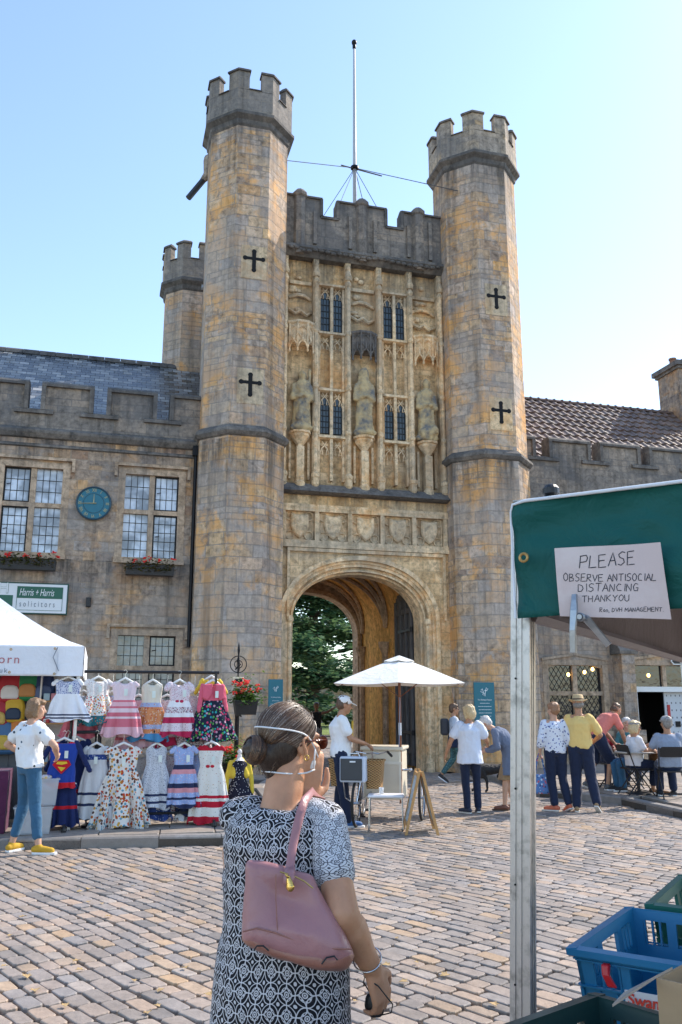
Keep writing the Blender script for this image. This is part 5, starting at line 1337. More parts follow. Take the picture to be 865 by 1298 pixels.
# ================================================================ CEDAR AND TREES BEYOND THE ARCH
def leafmat(name, a, b, c):
    t = NT(name); r_ = t.n('NewGeometry').outputs['Random Per Island']
    col = t.ramp(r_, [(0,a),(.5,b),(1,c)])
    t.out(col, .6, spec=.3); tr_ = t.n('BsdfTranslucent'); t.link(col, tr_.inputs[0]); mx = t.n('MixShader'); mx.inputs[0].default_value = .4; t.link(t.b.outputs[0], mx.inputs[1]); t.link(tr_.outputs[0], mx.inputs[2]); t.link(mx.outputs[0], t.t.nodes['Material Output'].inputs[0])
    return t.m
M_bark = mat('bark', (.10,.07,.05), .9, var=.3, bump=.9, bs=12)
M_cedar = leafmat('cedar_needles', (.02,.065,.04), (.06,.14,.07), (.17,.26,.11))
def cedar(x, y, h, spread, n, label, seed, lmin=2.0, size=.2):
    rr = random.Random(seed); t = thing('cedar_tree', label, 'tree', (x,y,0)); m = MB()
    m.tube([(0,0,-.2),(.1,0,h*.4),(0,.1,h*.75),(0,0,h)], [.6,.45,.25,.06], 12); 
    br = []
    for k in range(46):
        z = lmin+(h-lmin)*(k/46)**.9; a = k*2.4+rr.uniform(-.3,.3); L = spread*(1-.75*(z/h)**1.6)*rr.uniform(.7,1.1)
        p = [V((0,0,z)), V((math.cos(a)*L*.5, math.sin(a)*L*.5, z+L*.08)), V((math.cos(a)*L, math.sin(a)*L, z-L*.06))]
        m.tube(p, [.14,.08,.02], 6); br.append(p)
    m.build('trunk', M_bark, t, local=True)
    lv = MB()
    for i in range(n):
        p = rr.choice(br); f_ = rr.random()**.6; c = p[0].lerp(p[1], f_*2) if f_ < .5 else p[1].lerp(p[2], f_*2-1)
        L = (p[2]-p[0]).length; w_ = .28*L*(1.1-f_)+.35
        c = c+V((rr.gauss(0,w_*.5), rr.gauss(0,w_*.5), rr.gauss(0,.20)-.05))
        # drooping needle tuft: a ragged little fan
        a = rr.random()*6.28; s_ = size*rr.uniform(.6,1.4); d = V((math.cos(a),math.sin(a),rr.uniform(-.5,.15)))*s_; e = V((-math.sin(a),math.cos(a),rr.uniform(-.4,.4)))*s_*.35
        lv.add([c-e, c+d*.6-e*.8, c+d, c+d*.5+e*1.1, c+e*.6+V((0,0,.02))], [(0,1,2,3,4)])
    lv.build('crown', M_cedar, t, local=True, fix=False, uv=False)
cedar(7.4, 47, 15, 9.5, 90000, 'great dark cedar with layered drooping boughs seen through the archway', 4, lmin=.9, size=.27)
cedar(16, 66, 15, 8, 9000, 'second dark evergreen further back beyond the archway to the right', 9, lmin=.8, size=.55)
cedar(1.5, 62, 14, 9, 9000, 'dark evergreen at the back of the courtyard to the left of the great cedar', 12, lmin=.8, size=.55)
# low palace wall behind the trees
pwall = thing('garden_wall', 'long low stone wall at the far side of the courtyard', 'wall', (10,78,0))
m = MB(); m.box(-40,60,78,78.6,-.1,4.0); m.build('wall_body', M_wing, pwall)
# ================================================================ SIGNS, CLOCK, WINDOW BOXES
M_teal = mat('teal_sign_paint', (.008,.135,.18), .45, var=.06); M_wlet = mat('white_lettering', (.75,.78,.78), .6)
def palace_sign(label, cx, Y, z0, z1, w):
    t = thing('information_sign', label, 'sign', (cx,Y,(z0+z1)/2)); h = z1-z0
    b = MB(); b.rbox(cx-w/2,cx+w/2,Y-.03,Y+.02,z0,z1,.008); b.build('sign_board', M_teal, t)
    y = Y-.033
    # looping ribbon emblem
    e = MB(); ez = z1-.17*h-.02; q = w/.6
    e.tube([(cx-.10*q,y,ez+.03*q),(cx-.06*q,y,ez+.07*q),(cx-.03*q,y,ez-.02*q),(cx-.05*q,y,ez-.09*q),(cx+.01*q,y,ez-.12*q),(cx+.03*q,y,ez),(cx+.06*q,y,ez+.10*q),(cx+.11*q,y,ez+.07*q),(cx+.07*q,y,ez+.02*q),(cx+.0*q,y,ez+.03*q)], .010*q, 5)
    e.tube([(cx-.12*q,y,ez),(cx-.07*q,y,ez-.02*q),(cx+.0*q,y,ez-.06*q),(cx+.02*q,y,ez-.13*q)], .007*q, 5); e.build('emblem', M_wlet, t)
    text('heading', "The Bishop's Palace", .052*q, M_wlet, t, (cx,y,z1-.36*h), align='CENTER')
    rr_ = random.Random(3)
    for k in range(8):      # the small print is only ever seen as rows of marks
        zz = z1-(.43+.066*k)*h; wl_ = rr_.uniform(.24,.40)*q; e = MB(); x = cx-wl_/2
        while x < cx+wl_/2: dx = rr_.uniform(.012,.04)*q; e.box(x,x+dx,y-.001,y+.001,zz-.006*q,zz+.007*q); x += dx+.009*q
        e.build('small_print', M_wlet, t)
p1 = W(600,866,19.75); p2 = W(628,866,19.75)
palace_sign('tall teal information sign with white emblem on the foot of the right turret', W(614,890,19.70).x, 19.70, W(614,927,19.70).z, W(614,865,19.70).z, .54)
palace_sign('teal information sign with white emblem on the foot of the left turret beside the arch', W(350,880,19.75).x, 19.80, W(350,925,19.75).z, W(350,861,19.75).z, .34)
# solicitors board
M_wb = mat('sign_white', (.72,.73,.74), .4, var=.03); M_dg = mat('sign_green', (.008,.10,.06), .4); M_lg = mat('sign_lettergrey', (.15,.18,.22), .5)
sx1, sz1 = W(86,742,20.95).x, W(86,742,20.95).z; sz0 = W(83,778,20.95).z; sx0 = sx1-2.35
sg = thing('shop_sign', 'white and green solicitors sign board on the wall of the left range', 'sign', ((sx0+sx1)/2,20.95,sz0))
b = MB(); b.rbox(sx0-.03,sx1+.03,20.93,21.0,sz0-.03,sz1+.03,.01); b.build('frame', mat('sign_edge', (.01,.06,.045), .4), sg)
b = MB(); b.box(sx0,sx1,20.915,20.93,sz0,sz1); b.build('board', M_wb, sg)
zc = (sz0+sz1)/2; px0 = W(21,760,20.9).x; hx0 = px0-.08
b = MB(); b.box(px0,sx1-.09,20.908,20.915,zc+.0,sz1-.06); b.box(sx0+.05,hx0,20.908,20.915,sz0+.05,zc+.06); b.build('green_panel', M_dg, sg)
b = MB()
for q in ((px0,sx1-.09,sz0+.055,sz0+.063),(px0,px0+.008,sz0+.06,sz1-.06),(sx1-.098,sx1-.09,sz0+.06,sz1-.06)): b.box(q[0],q[1],20.906,20.912,q[2],q[3])
b.build('border_line', M_dg, sg)
text('lettering', 'Harris + Harris', .235, M_wb, sg, (px0+.05,20.905,(zc+sz1-.06)/2-.005), shear=.25, sx=(sx1-px0-.19)/1.75,)
text('lettering', 'solicitors', .19, M_lg, sg, (px0+.07,20.91,(zc+sz0+.06)/2), space=1.75, sx=(sx1-px0-.22)/1.52)
text('initial', 'H', .36, M_dg, sg, (hx0-.35,20.911,zc+.21), bold=.004); text('initial', 'H', .34, M_wb, sg, (hx0-.34,20.905,zc+.21), bold=.0)
# small black wall box
o = MB(); bx = W(112,763,20.95); o.rbox(bx.x-.05,bx.x+.06,20.9,21.0,bx.z-.12,bx.z+.10,.012); o = o.build('alarm_box', M_blk, None); tag(o, 'small black box fixed on the wall right of the solicitors sign', 'alarm box')
# clock
ck = W(119,638,20.93); clk = thing('wall_clock', 'round blue-green wall clock with gold numerals between the upper windows', 'clock', (ck.x,20.93,ck.z))
disc = lambda r_, y0, y1, cx=ck.x, cz=ck.z: [[(cx+r_*math.cos(2*PI*k/48), y, cz+r_*math.sin(2*PI*k/48)) for k in range(48)] for y in (y0, y1)]
b = MB(); b.loft(disc(.40,20.92,21.0)); cf = b.build('dial', mat('clock_blue', (.012,.14,.20), .45), clk)
b = MB(); b.torus((ck.x,20.915,ck.z), .395, .022, 'y', 48, 8); b.torus((ck.x,20.917,ck.z), .24, .006, 'y', 40, 5); b.build('rim', mat('clock_rim', (.01,.05,.08), .4), cf)
M_gold = mat('dull_gold', (.45,.40,.22), .45, .3)
for i, nm in enumerate(('XII','I','II','III','IIII','V','VI','VII','VIII','IX','X','XI')):
    a = PI/2-i*PI/6; text('numeral', nm, .115, M_gold, cf, (ck.x+.315*math.cos(a),20.912,ck.z+.315*math.sin(a)), rot=(PI/2,-(a-PI/2) if True else 0,0), align='CENTER', sx=.75)
b = MB(); b.loft([[(ck.x-.012,20.905,ck.z),(ck.x+.012,20.905,ck.z),(ck.x+.004,20.905,ck.z+.22),(ck.x-.004,20.905,ck.z+.22)],[(ck.x-.012,20.898,ck.z),(ck.x+.012,20.898,ck.z),(ck.x+.004,20.898,ck.z+.22),(ck.x-.004,20.898,ck.z+.22)]]); b.build('hour_hand', M_gold, cf)
b = MB(); b.tube([(ck.x+.06,20.892,ck.z+.0),(ck.x-.30,20.892,ck.z-.02)], [.012,.006], 6); b.build('minute_hand', M_gold, cf)
# verdigris streak is on the wall itself
# window boxes
def flowers(mb_leaf, mb_fl, c, rx, ry, rz, nl, nf, rr, ls=.035, fs=.022, droop=0):
    for _ in range(nl):
        p = V(c)+V((rr.gauss(0,rx*.5), rr.gauss(0,ry*.5), abs(rr.gauss(0,rz*.5))-droop*rr.random()))
        a = rr.random()*6.28; s_ = ls*rr.uniform(.6,1.3); d = V((math.cos(a),math.sin(a),rr.uniform(-.6,.6)))*s_; e = V((-math.sin(a),math.cos(a),rr.uniform(-.5,.5)))*s_*.6
        mb_leaf.add([p-e, p+d-e*.5, p+d*1.2, p+d+e*.6, p+e], [(0,1,2,3,4)])
    for _ in range(nf):
        p = V(c)+V((rr.uniform(-rx,rx), rr.uniform(-ry,ry)-.02, rz*rr.uniform(.35,1.15)))
        for k in range(7):
            q = p+V((rr.gauss(0,fs*.7), rr.gauss(0,fs*.7), rr.gauss(0,fs*.5))); mb_fl.ell(q, fs*.55,fs*.55,fs*.4, 6, 4)
M_leaf = leafmat('geranium_leaves', (.03,.09,.015), (.07,.16,.03), (.16,.24,.05)); M_red = mat('red_petals', (.75,.03,.02), .6, var=.3); M_mag = mat('magenta_petals', (.6,.02,.14), .6)
def window_box(label, cx, z, w, seed):
    rr = random.Random(seed); t = thing('window_box', label, 'window box', (cx,20.78,z)); b = MB(); b.prism([(20.66,z),(20.63,z+.24),(20.88,z+.24),(20.88,z)], cx-w/2, cx+w/2, 'x'); b.build('trough', mat('black_plastic', (.02,.02,.022), .5), t)
    l_ = MB(); f_ = MB()
    for k in range(14): flowers(l_, f_, (cx-w/2+w*(k+.5)/14,20.66,z+.24), .08,.07,.16, 34, 1 if rr.random() < .5 else 0, rr, .05, .04, .2)
    l_.build('foliage', leafmat('trough_leaves', (.06,.07,.02), (.12,.12,.03), (.16,.09,.04)), t, fix=False, uv=False); f_.build('blooms', M_red, t, uv=False)
wz = W(35,722,20.7); window_box('black window box with sparse red geraniums under the left window', wz.x, wz.z, 1.22, 1)
wz = W(190,729,20.7); window_box('black window box with trailing leaves under the window nearer the turret', wz.x, wz.z, 1.12, 2)
# bishop sign, road direction sign at the cafe
bp = W(820,815,20.9); bx0, bx1 = W(819,810,20.95).x, W(859,810,20.95).x; t = thing('hanging_board', 'dark grey cafe sign board reading bishop above the doorway', 'sign', ((bx0+bx1)/2,20.95,bp.z))
zb = W(840,827,20.95).z; zt_ = W(840,799,20.95).z
b = MB(); b.rbox(bx0,bx1,20.93,21.0,zb,zt_,.008); b.build('sign_board', mat('slate_grey_paint', (.02,.025,.03), .5), t)
text('lettering', 'bishop', .30, M_wlet, t, (bx0+.10,20.925,lerp(zb,zt_,.55)), shear=.3, bold=.004)
ap_ = W(858,838,20.85); t = thing('arrow_sign', 'small black arrow sign with white outline beside the cafe doorway', 'sign', (ap_.x,20.85,ap_.z))
b = MB(); pr = [(-.18,0),(-.10,.10),(.5,.10),(.5,-.10),(-.10,-.10)]
b.prism([(ap_.x+x,ap_.z+z) for x, z in pr], 20.86, 20.88, 'y'); b.build('outline', M_white, t); b = MB(); b.prism([(ap_.x+x*.86+.01,ap_.z+z*.7) for x, z in pr], 20.85, 20.858, 'y'); b.build('arrow_board', M_blk, t)
b = MB(); b.box(ap_.x+.1,ap_.x+.14,20.88,21.0,ap_.z-.02,ap_.z+.02); b.build('bracket', M_iron, t)
# ================================================================ FLOWER POST AND HANGING PLANTERS
fpz = W(302,860,13.2); FX, FY = fpz.x, 13.2
t = thing('flower_post', 'black iron post with ring finial and small cream plaque behind the clothes rail', 'post', (FX,FY,.12))
b = MB(); b.tube([(FX,FY,.12),(FX,FY,W(302,873,13.2).z)], .035, 8); b.tube([(FX-.02,FY,1.5),(FX-.0,FY-.2,1.52),(FX+.0,FY-.38,1.5)], .012, 6); b.build('post_shaft', M_iron, t)
pz = W(302,865,13.2).z
b = MB(); b.rbox(FX-.085,FX+.085,FY-.05,FY-.03,pz-.07,pz+.08,.012); pl = b.build('plaque', mat('cream_enamel', (.62,.55,.38), .5), t)
b = MB(); b.box(FX-.055,FX+.055,FY-.056,FY-.05,pz-.01,pz+.05); b.box(FX-.06,FX+.06,FY-.056,FY-.05,pz-.045,pz-.03); b.build('plaque_marks', M_iron, pl)
rz_ = W(300,842,13.2).z
b = MB(); b.torus((FX,FY,rz_), .125, .008, 'y', 28, 6); b.torus((FX,FY,rz_), .125, .006, 'x', 28, 6); b.torus((FX,FY,rz_), .06, .007, 'y', 20, 6)
b.tube([(FX,FY,pz+.08),(FX,FY,rz_+.14),(FX,FY,rz_+.22),(FX,FY,rz_+.34)], [.010,.012,.022,.002], 8); b.tube([(FX-.05,FY-.01,rz_-.08),(FX+.03,FY-.01,rz_),(FX-.03,FY-.01,rz_+.05),(FX+.02,FY-.01,rz_+.1)], .012, 6); b.build('ring_finial', M_iron, t)
def planter(label, c, w, seed, nf=14, dz=.16, group='geranium planters behind the clothes rail'):
    rr = random.Random(seed); c = V(c); t = thing('planter', label, 'planter', c, 0, group); b = MB()
    b.loft([[(c.x+w*s_*x, c.y+w*.7*s_*y, c.z+z) for x, y in ((-.5,-.5),(.5,-.5),(.5,.5),(-.5,.5))] for s_, z in ((.85,0),(1,.19),(1.04,.19),(1.04,.21))]); b.build('pot', M_blk, t, bevel=.01)
    l_ = MB(); f_ = MB(); flowers(l_, f_, c+V((0,0,.2)), w*.62,w*.5,dz*1.6, 900, nf, rr, .035, .03, .08)
    l_.build('foliage', M_leaf, t, fix=False, uv=False); f_.build('blooms', M_red, t, uv=False)
planter('black planter of bright red geraniums on the iron post, upper one', W(311,906,12.9), .34, 3, 18)
planter('leafy planter of red geraniums below the upper one, behind the white and red dress', W(300,985,12.9), .46, 5, 16)
rr = random.Random(9)
# ================================================================ ICE CREAM TRICYCLE (faces away from the camera)
TP = G(482,1042); TH = HD+12
tr = thing('vending_tricycle', 'cream ice cream tricycle with wicker baskets and brown umbrella pole', 'tricycle', TP, -R(TH))
M_cream = mat('cream_paint', (.66,.60,.48), .4, var=.05); M_chr = mat('chrome', (.55,.56,.58), .2, .9); M_tyre = mat('tyre', (.02,.02,.02), .8); M_steel = mat('grey_steel', (.3,.31,.33), .35, .7)
def wheel(x, y, r_, par, axis='x'):
    b = MB(); b.torus((x,y,r_), r_-.02, .02, 'x', 40, 8); w_ = b.build('wheel', M_tyre, par, local=True, smooth=True)
    b = MB(); b.torus((x,y,r_), r_-.045, .008, 'x', 40, 6)
    for k in range(18):
        a = 2*PI*k/18; b.tube([(x,y,r_),(x,y+(r_-.045)*math.cos(a),r_+(r_-.045)*math.sin(a))], .0018, 3)
    b.tube([(x-.04,y,r_),(x+.04,y,r_)], .018, 8); b.build('rim', M_chr, w_, local=True)
wheel(-.23, -.62, .32, tr); wheel(.58, .30, .32, tr); wheel(-.36, .55, .32, tr)
b = MB(); b.rbox(-.28,.30,.12,.80,.30,1.00,.02); bd = b.build('cool_box', M_cream, tr, local=True)
b = MB(); b.rbox(-.31,.33,.09,.83,1.0,1.05,.015); b.build('lid', M_cream, bd, local=True)
b = MB(); b.box(-.29,.31,.105,.12,.80,.84); b.box(-.285,-.25,.108,.12,.32,.8); b.box(.27,.305,.108,.12,.32,.8); b.build('trim', mat('pale_trim', (.72,.68,.58), .4), bd, local=True)
b = MB(); b.tube([(.30,.2,.72),(.42,.2,.72)], .02, 8); b.ell((.43,.2,.72), .03,.03,.03, 8, 6); b.build('latch', M_chr, bd, local=True)
b = MB(); b.tube([(.3,.3,.32),(.58,.3,.32)], .012, 6); b.tube([(-.36,.55,.32),(-.28,.5,.34)], .012, 6); b.tube([(-.23,-.62,.32),(-.2,-.3,.34),(-.15,.12,.4)], .016, 8); b.tube([(-.2,-.3,.34),(-.2,-.32,.80)], .016, 8); b.tube([(-.2,-.32,.6),(-.12,.1,.75)], .018, 8); b.tube([(-.23,-.62,.32),(-.21,-.34,.68)], .01, 6); b.build('frame', M_chr, tr, local=True)
b = MB(); b.tube([(-.11,.08,.7),(-.10,-.02,.98)], .014, 8)
b.tube([(-.40,-.22,.93),(-.34,-.12,.99),(-.2,-.02,.96),(-.10,-.02,.97),(0,-.02,.96),(.14,-.10,1.0),(.20,-.20,.95)], .011, 8); hb_ = b.build('handlebar', M_chr, tr, local=True)
for p_, q_ in (((.14,-.12,.995),(.22,-.24,.94)),((-.34,-.13,.985),(-.42,-.25,.925))):
    b = MB(); b.tube([p_, q_], .018, 8); b.build('grip', M_black_r, hb_, local=True)
b = MB(); b.ell((-.2,-.32,.84), .09,.13,.035, 14, 8); b.build('saddle', M_black_r, tr, local=True, smooth=True)
b = MB(); b.tube([(-.30,-.4,.12),(-.14,-.4,.12)], .012, 6); b.box(-.34,-.27,-.45,-.35,.11,.135); b.box(-.13,-.06,-.45,-.35,.2,.225); b.torus((-.2,-.38,.2), .09, .006, 'x', 20, 5); b.build('pedals', M_blk, tr, local=True)
def wickermat():
    t = NT('wicker'); o = t.obj(); mp = t.n('Mapping'); t.link(o, mp.inputs['Vector']); mp.inputs['Scale'].default_value = (1,1,1)
    sp = t.n('SeparateXYZ'); t.link(o, sp.inputs[0]); sx_ = t.math('SINE', t.math('MULTIPLY', t.math('ADD', sp.outputs['X'], sp.outputs['Y']), 110)); sz_ = t.math('SINE', t.math('MULTIPLY', sp.outputs['Z'], 190))
    w_ = t.math('MULTIPLY', sx_, sz_); c = t.ramp(t.math('MULTIPLY_ADD', w_, .5, .5), [(0,(.10,.05,.015)),(.5,(.36,.20,.07)),(1,(.55,.34,.15))])
    t.out(c, .7, t.bump(w_, .9, .01)); return t.m
M_wick = wickermat()
def basket(cx, cy, z, w, d, h):
    b = MB(); sq = lambda s_, zz: [(cx+w/2*s_*math.copysign(abs(math.cos(a))**.4, math.cos(a)), cy+d/2*s_*math.copysign(abs(math.sin(a))**.4, math.sin(a)), zz) for a in [2*PI*k/24 for k in range(24)]]
    b.loft([sq(.74,z), sq(.82,z+h*.3), sq(.95,z+h*.9), sq(1,z+h), sq(.93,z+h), sq(.88,z+h*.85), sq(.72,z+.03)]); o = b.build('basket', M_wick, tr, local=True, smooth=False)
    q = MB(); pts = sq(1.0, z+h)+[sq(1.0, z+h)[0]]; q.tube(pts, .013, 6); q.build('basket_rim', M_wick, o, local=True)
basket(-.50, -.55, .55, .26, .30, .36); basket(.02, -.55, .52, .28, .32, .38)
b = MB(); b.rbox(-.42,-.06,-.86,-.66,.62,.96,.02); rb = b.build('rear_box', mat('pale_blue_plastic', (.50,.56,.66), .5), tr, local=True)
b = MB(); b.rbox(-.405,-.10,-.875,-.86,.645,.935,.01); b.build('chalkboard', mat('charcoal_board', (.045,.05,.055), .6), rb, local=True)
b = MB(); b.box(-.27,-.19,-.885,-.875,.885,.905); b.tube([(-.31,-.76,.96),(-.29,-.76,1.0),(-.17,-.76,1.0),(-.15,-.76,.96)], .008, 6); b.build('box_handle', M_wlet, rb, local=True)
b = MB(); b.tube([(-.38,-.8,.62),(-.36,-.75,.40),(-.28,-.64,.33)], .01, 6); b.tube([(-.1,-.8,.62),(-.12,-.75,.4),(-.18,-.64,.33)], .01, 6); b.build('rack_stay', M_chr, tr, local=True)
# umbrella standing in the cart
def umbrella():
    up = TP+Rz(-R(TH))@V((.29,.16,0)); u = thing('umbrella', 'off-white canvas market umbrella over the ice cream tricycle', 'umbrella', up, R(10))
    zt2, ze = 2.43, 2.06; zt2 = F(505,829,11.9).z; ze = F(505,864,11.9).z; Rr_ = 1.10
    b = MB(); b.tube([(0,0,.25),(0,0,zt2-.05)], .021, 10); b.build('pole', mat('varnished_wood', (.22,.07,.025), .4), u, local=True)
    b = MB(); b.tube([(0,0,1.22),(0,0,1.40)], .024, 10); b.build('pole_sleeve', M_white_c, u, local=True)
    b = MB(); n_ = 6; rings = []
    for q in range(9):
        f_ = q/8; ring = []
        for k in range(48):
            a = 2*PI*k/48; ph = (k % 8)/8; edge = math.cos(PI/n_)/math.cos((ph-.5)*2*PI/n_)
            sag = .045*math.sin(ph*PI)*f_*f_
            r_ = Rr_*f_*edge; ring.append((r_*math.cos(a), r_*math.sin(a), zt2-(zt2-ze)*(f_**1.08)-sag*.5+.02*(1-f_)))
        rings.append(ring)
    und = [[(x*.995, y*.995, z-.006) for x, y, z in r_] for r_ in reversed(rings)]
    b.loft(rings+und, caps=False); b.build('canopy', cloth('canvas', (.70,.69,.66)), u, local=True, fix=False)
    b = MB(); b.loft([[(.24*f_*math.cos(2*PI*k/24)*(1+.06*math.cos(6*2*PI*k/24)), .24*f_*math.sin(2*PI*k/24)*(1+.06*math.cos(6*2*PI*k/24)), zt2+.055-.085*f_-.02*abs(math.sin(3*2*PI*k/24))*f_) for k in range(24)] for f_ in (.05,.5,1.0)]); b.build('vent_cap', cloth('canvas', (.7,.69,.66)), u, local=True)
    for k in range(6):
        a = 2*PI*k/6; b = MB(); b.tube([(0,0,zt2-.04),(Rr_*.97*math.cos(a),Rr_*.97*math.sin(a),ze+.0)], .008, 5); b.tube([(0,0,ze-.2),(Rr_*.5*math.cos(a),Rr_*.5*math.sin(a),(zt2+ze)/2-.03)], .006, 5); b.build('rib', mat('varnished_wood', (.22,.07,.025)), u, local=True)
    b = MB(); b.tube([(-.02,-.03,ze-.2),(-.05,-.10,1.7),(-.10,-.14,1.06)], .006, 5); b.build('cord', mat('blue_grey_cord', (.25,.28,.38), .8), u, local=True)
umbrella()
# small white-topped stool
SP = G(490,1052); t = thing('folding_stool', 'small white topped stool with tubular legs beside the tricycle', 'stool', SP, -R(HD+4))
b = MB(); b.rbox(-.25,.25,-.17,.17,.43,.465,.02); b.build('seat', mat('white_plastic', (.72,.72,.74), .4), t, local=True)
for s_ in (-1,1):
    b = MB(); b.tube([(s_*.22,-.15,.44),(s_*.23,-.17,.03),(s_*.225,-.15,.012),(s_*.225,.15,.012),(s_*.23,.17,.03),(s_*.22,.15,.44)], .011, 6); b.build('leg_frame', M_chr, t, local=True)
o = MB(); o.lathe([(.03,0),(.036,.09),(.034,.09),(.028,.01)], (0,0,0), 12); gj = NT('clear_plastic'); gj.out((.75,.78,.8), .1); gj.b.inputs['Alpha'].default_value = .5; o = o.build('plastic_cup', gj.m, None, smooth=True); o.location = SP+V((-.06,.02,.465)); tag(o, 'clear plastic cup standing on the white stool', 'cup')
# A-board
AB = G(533,1055); t = thing('a_board', 'wooden framed A-board standing on the setts right of the tricycle', 'sign', AB, -R(HD+90)); M_pine = mat('pine_wood', (.45,.25,.09), .5, var=.25)
for s_ in (-1,1):
    b = MB(); 
    def lg(y0, z0, y1, z1, x, r_=.018):
        b.loft([[(x-r_,y0-r_,z0),(x+r_,y0-r_,z0),(x+r_,y0+r_,z0),(x-r_,y0+r_,z0)],[(x-r_,y1-r_,z1),(x+r_,y1-r_,z1),(x+r_,y1+r_,z1),(x-r_,y1+r_,z1)]])
    for x in (-.26,.26): lg(s_*.21,0,s_*.02,.80,x)
    for z in (.12,.75): y = lerp(.21,.02,z/.8)*s_; b.box(-.26,.26,y-.014,y+.014,z-.025,z+.025)
    fr_ = b.build('panel_frame', M_pine, t, local=True)
    b = MB(); b.loft([[(-.245,s_*.182-.004,.13),(.245,s_*.182-.004,.13),(.245,s_*.182+.004,.13),(-.245,s_*.182+.004,.13)],[(-.245,s_*.034-.004,.74),(.245,s_*.034-.004,.74),(.245,s_*.034+.004,.74),(-.245,s_*.034+.004,.74)]]); b.build('poster', printed('menu_print', (.45,.52,.55), [(.1,.2,.3),(.6,.6,.5),(.3,.1,.1)], 14, .3), fr_, local=True)
# ================================================================ WHITE MARKET GAZEBO (left)
M_canvas = cloth('white_canopy', (.74,.76,.80), var=.04); M_alu = mat('aluminium', (.55,.55,.56), .35, .8)
cA = W(107,823,11.9); GX0, GX1, GY0, GY1 = cA.x-3.0, cA.x, 11.9, 14.7; BX1 = W(74,819,11.9).x
zvt, zvb = W(90,819,11.9).z, W(90,857,11.9).z
gz = thing('white_gazebo', 'white canvas market gazebo with printed valance over a goods stall', 'gazebo', ((GX0+GX1)/2,(GY0+GY1)/2,.12))
b = MB(); cx, cy = (GX0+GX1)/2, (GY0+GY1)/2; zpk = zvt+.95
N_ = 12; rings = []
for q in range(9):
    f_ = 1-q/8; zz = zvt+(zpk-zvt)*((1-f_)**1.25)
    ring = []
    for (ax, ay, bx_, by_) in ((-1,-1,1,-1),(1,-1,1,1),(1,1,-1,1),(-1,1,-1,-1)):
        for k in range(N_):
            u_ = k/N_; x = lerp(ax,bx_,u_); y = lerp(ay,by_,u_); sag = -.04*math.sin(u_*PI)*f_*(1-f_)*4
            ring.append((cx+x*1.5*max(f_,.02), cy+y*1.4*max(f_,.02), zz+sag))
    rings.append(ring)
b.loft(rings+[[(x,y,z-.006) for x,y,z in r_] for r_ in reversed(rings)], caps=False); b.build('roof', M_canvas, gz, fix=False)
def valance(x0,y0,x1,y1,nm='valance'):
    b = MB(); n_ = 40; r0 = []; d = V((x1-x0,y1-y0,0)).normalized(); nn = V((d.y,-d.x,0))
    rr_ = []
    for zf in (0,.33,.66,1):
        rr_.append([V((lerp(x0,x1,k/n_),lerp(y0,y1,k/n_),lerp(zvt,zvb,zf)))+nn*(.012*zf*math.sin(k*.9)+.01) for k in range(n_+1)])
    vs = [p for r_ in rr_ for p in r_]+[p-nn*.004 for r_ in rr_ for p in r_]; m_ = n_+1; fs = []
    for l_ in range(2):
        for i in range(3):
            for k in range(n_): o_ = l_*4*m_; fs.append((o_+i*m_+k,o_+i*m_+k+1,o_+(i+1)*m_+k+1,o_+(i+1)*m_+k))
    b.add(vs, fs); return b.build(nm, M_canvas, gz, fix=False)
vf = valance(GX0,GY0,GX1,GY0); valance(GX1,GY0,GX1,GY1); valance(GX0,GY1,GX1,GY1); valance(GX0,GY0,GX0,GY1)
b = MB(); b.box(GX0+.02,BX1,GY0-.035,GY0-.028,zvb+.015,zvt-.02); bn = b.build('banner', cloth('white_banner', (.68,.70,.74), var=.03), gz)
M_pinkt = mat('dusty_pink_print', (.42,.14,.16), .6); tx = W(24,837,11.85)
text('lettering', 'corn', .155, M_pinkt, bn, (W(25.5,837,11.86).x,11.86,W(12,836,11.86).z), align='RIGHT', ext=.001, space=1.25)
text('lettering', '.uk', .085, M_lg, bn, (W(9.5,849,11.86).x,11.86,W(5,850,11.86).z), align='RIGHT', ext=.001, space=1.3)
for (px, py) in ((14,823),(70,822),(12,852),(69,854)):
    p = W(px,py,11.85); b = MB(); b.torus((p.x,11.862,p.z), .012, .005, 'y', 12, 5); b.build('eyelet', mat('brass_eyelet', (.45,.28,.1), .4, .6), bn)
for x, y in ((GX0+.05,GY0+.05),(GX1-.05,GY0+.05),(GX0+.05,GY1-.05),(GX1-.05,GY1-.05)):
    b = MB(); b.box(x-.02,x+.02,y-.02,y+.02,.12,zvt); b.build('pole', M_alu, gz)
b = MB(); b.tube([(BX1,GY0-.05,zvt-.02),(BX1-.05,GY0-.06,zvt-.15),(BX1+.03,GY0-.05,zvb+.06)], .006, 5); b.build('tie', M_lg, gz)
# ---- goods inside: table with maroon cloth, shelves, bags on a mesh panel
t = thing('stall_table', 'trestle table draped in maroon cloth at the left edge of the goods stall', 'table', (-1.9,12.1,.12))
x1_ = W(12,1000,12.1).x
b = MB(); rings = []
for zz in (.12,.5,.86): rings.append([(lerp(-3.4,x1_,max(0,min(1,u_)))+0, yy+.015*math.sin(k*1.3)*(1 if zz < .8 else 0), zz) for k, (u_, yy) in enumerate([(i/14,11.85) for i in range(15)]+[(1,11.85+.65*i/6) for i in range(1,7)]+[(1-i/14,12.5) for i in range(1,15)]+[(0,12.5-.65*i/6) for i in range(1,6)])])
b.loft(rings); b.build('tablecloth', cloth('maroon_cloth', (.09,.02,.06)), t, smooth=False)
t = thing('display_panel', 'tall grey mesh display panel at the back of the goods stall', 'display panel', (-1.6,12.9,.12)); b = MB()
for k in range(24): x = -3.3+k*.12; b.tube([(x,12.95,.2),(x,12.95,2.35)], .005, 4)
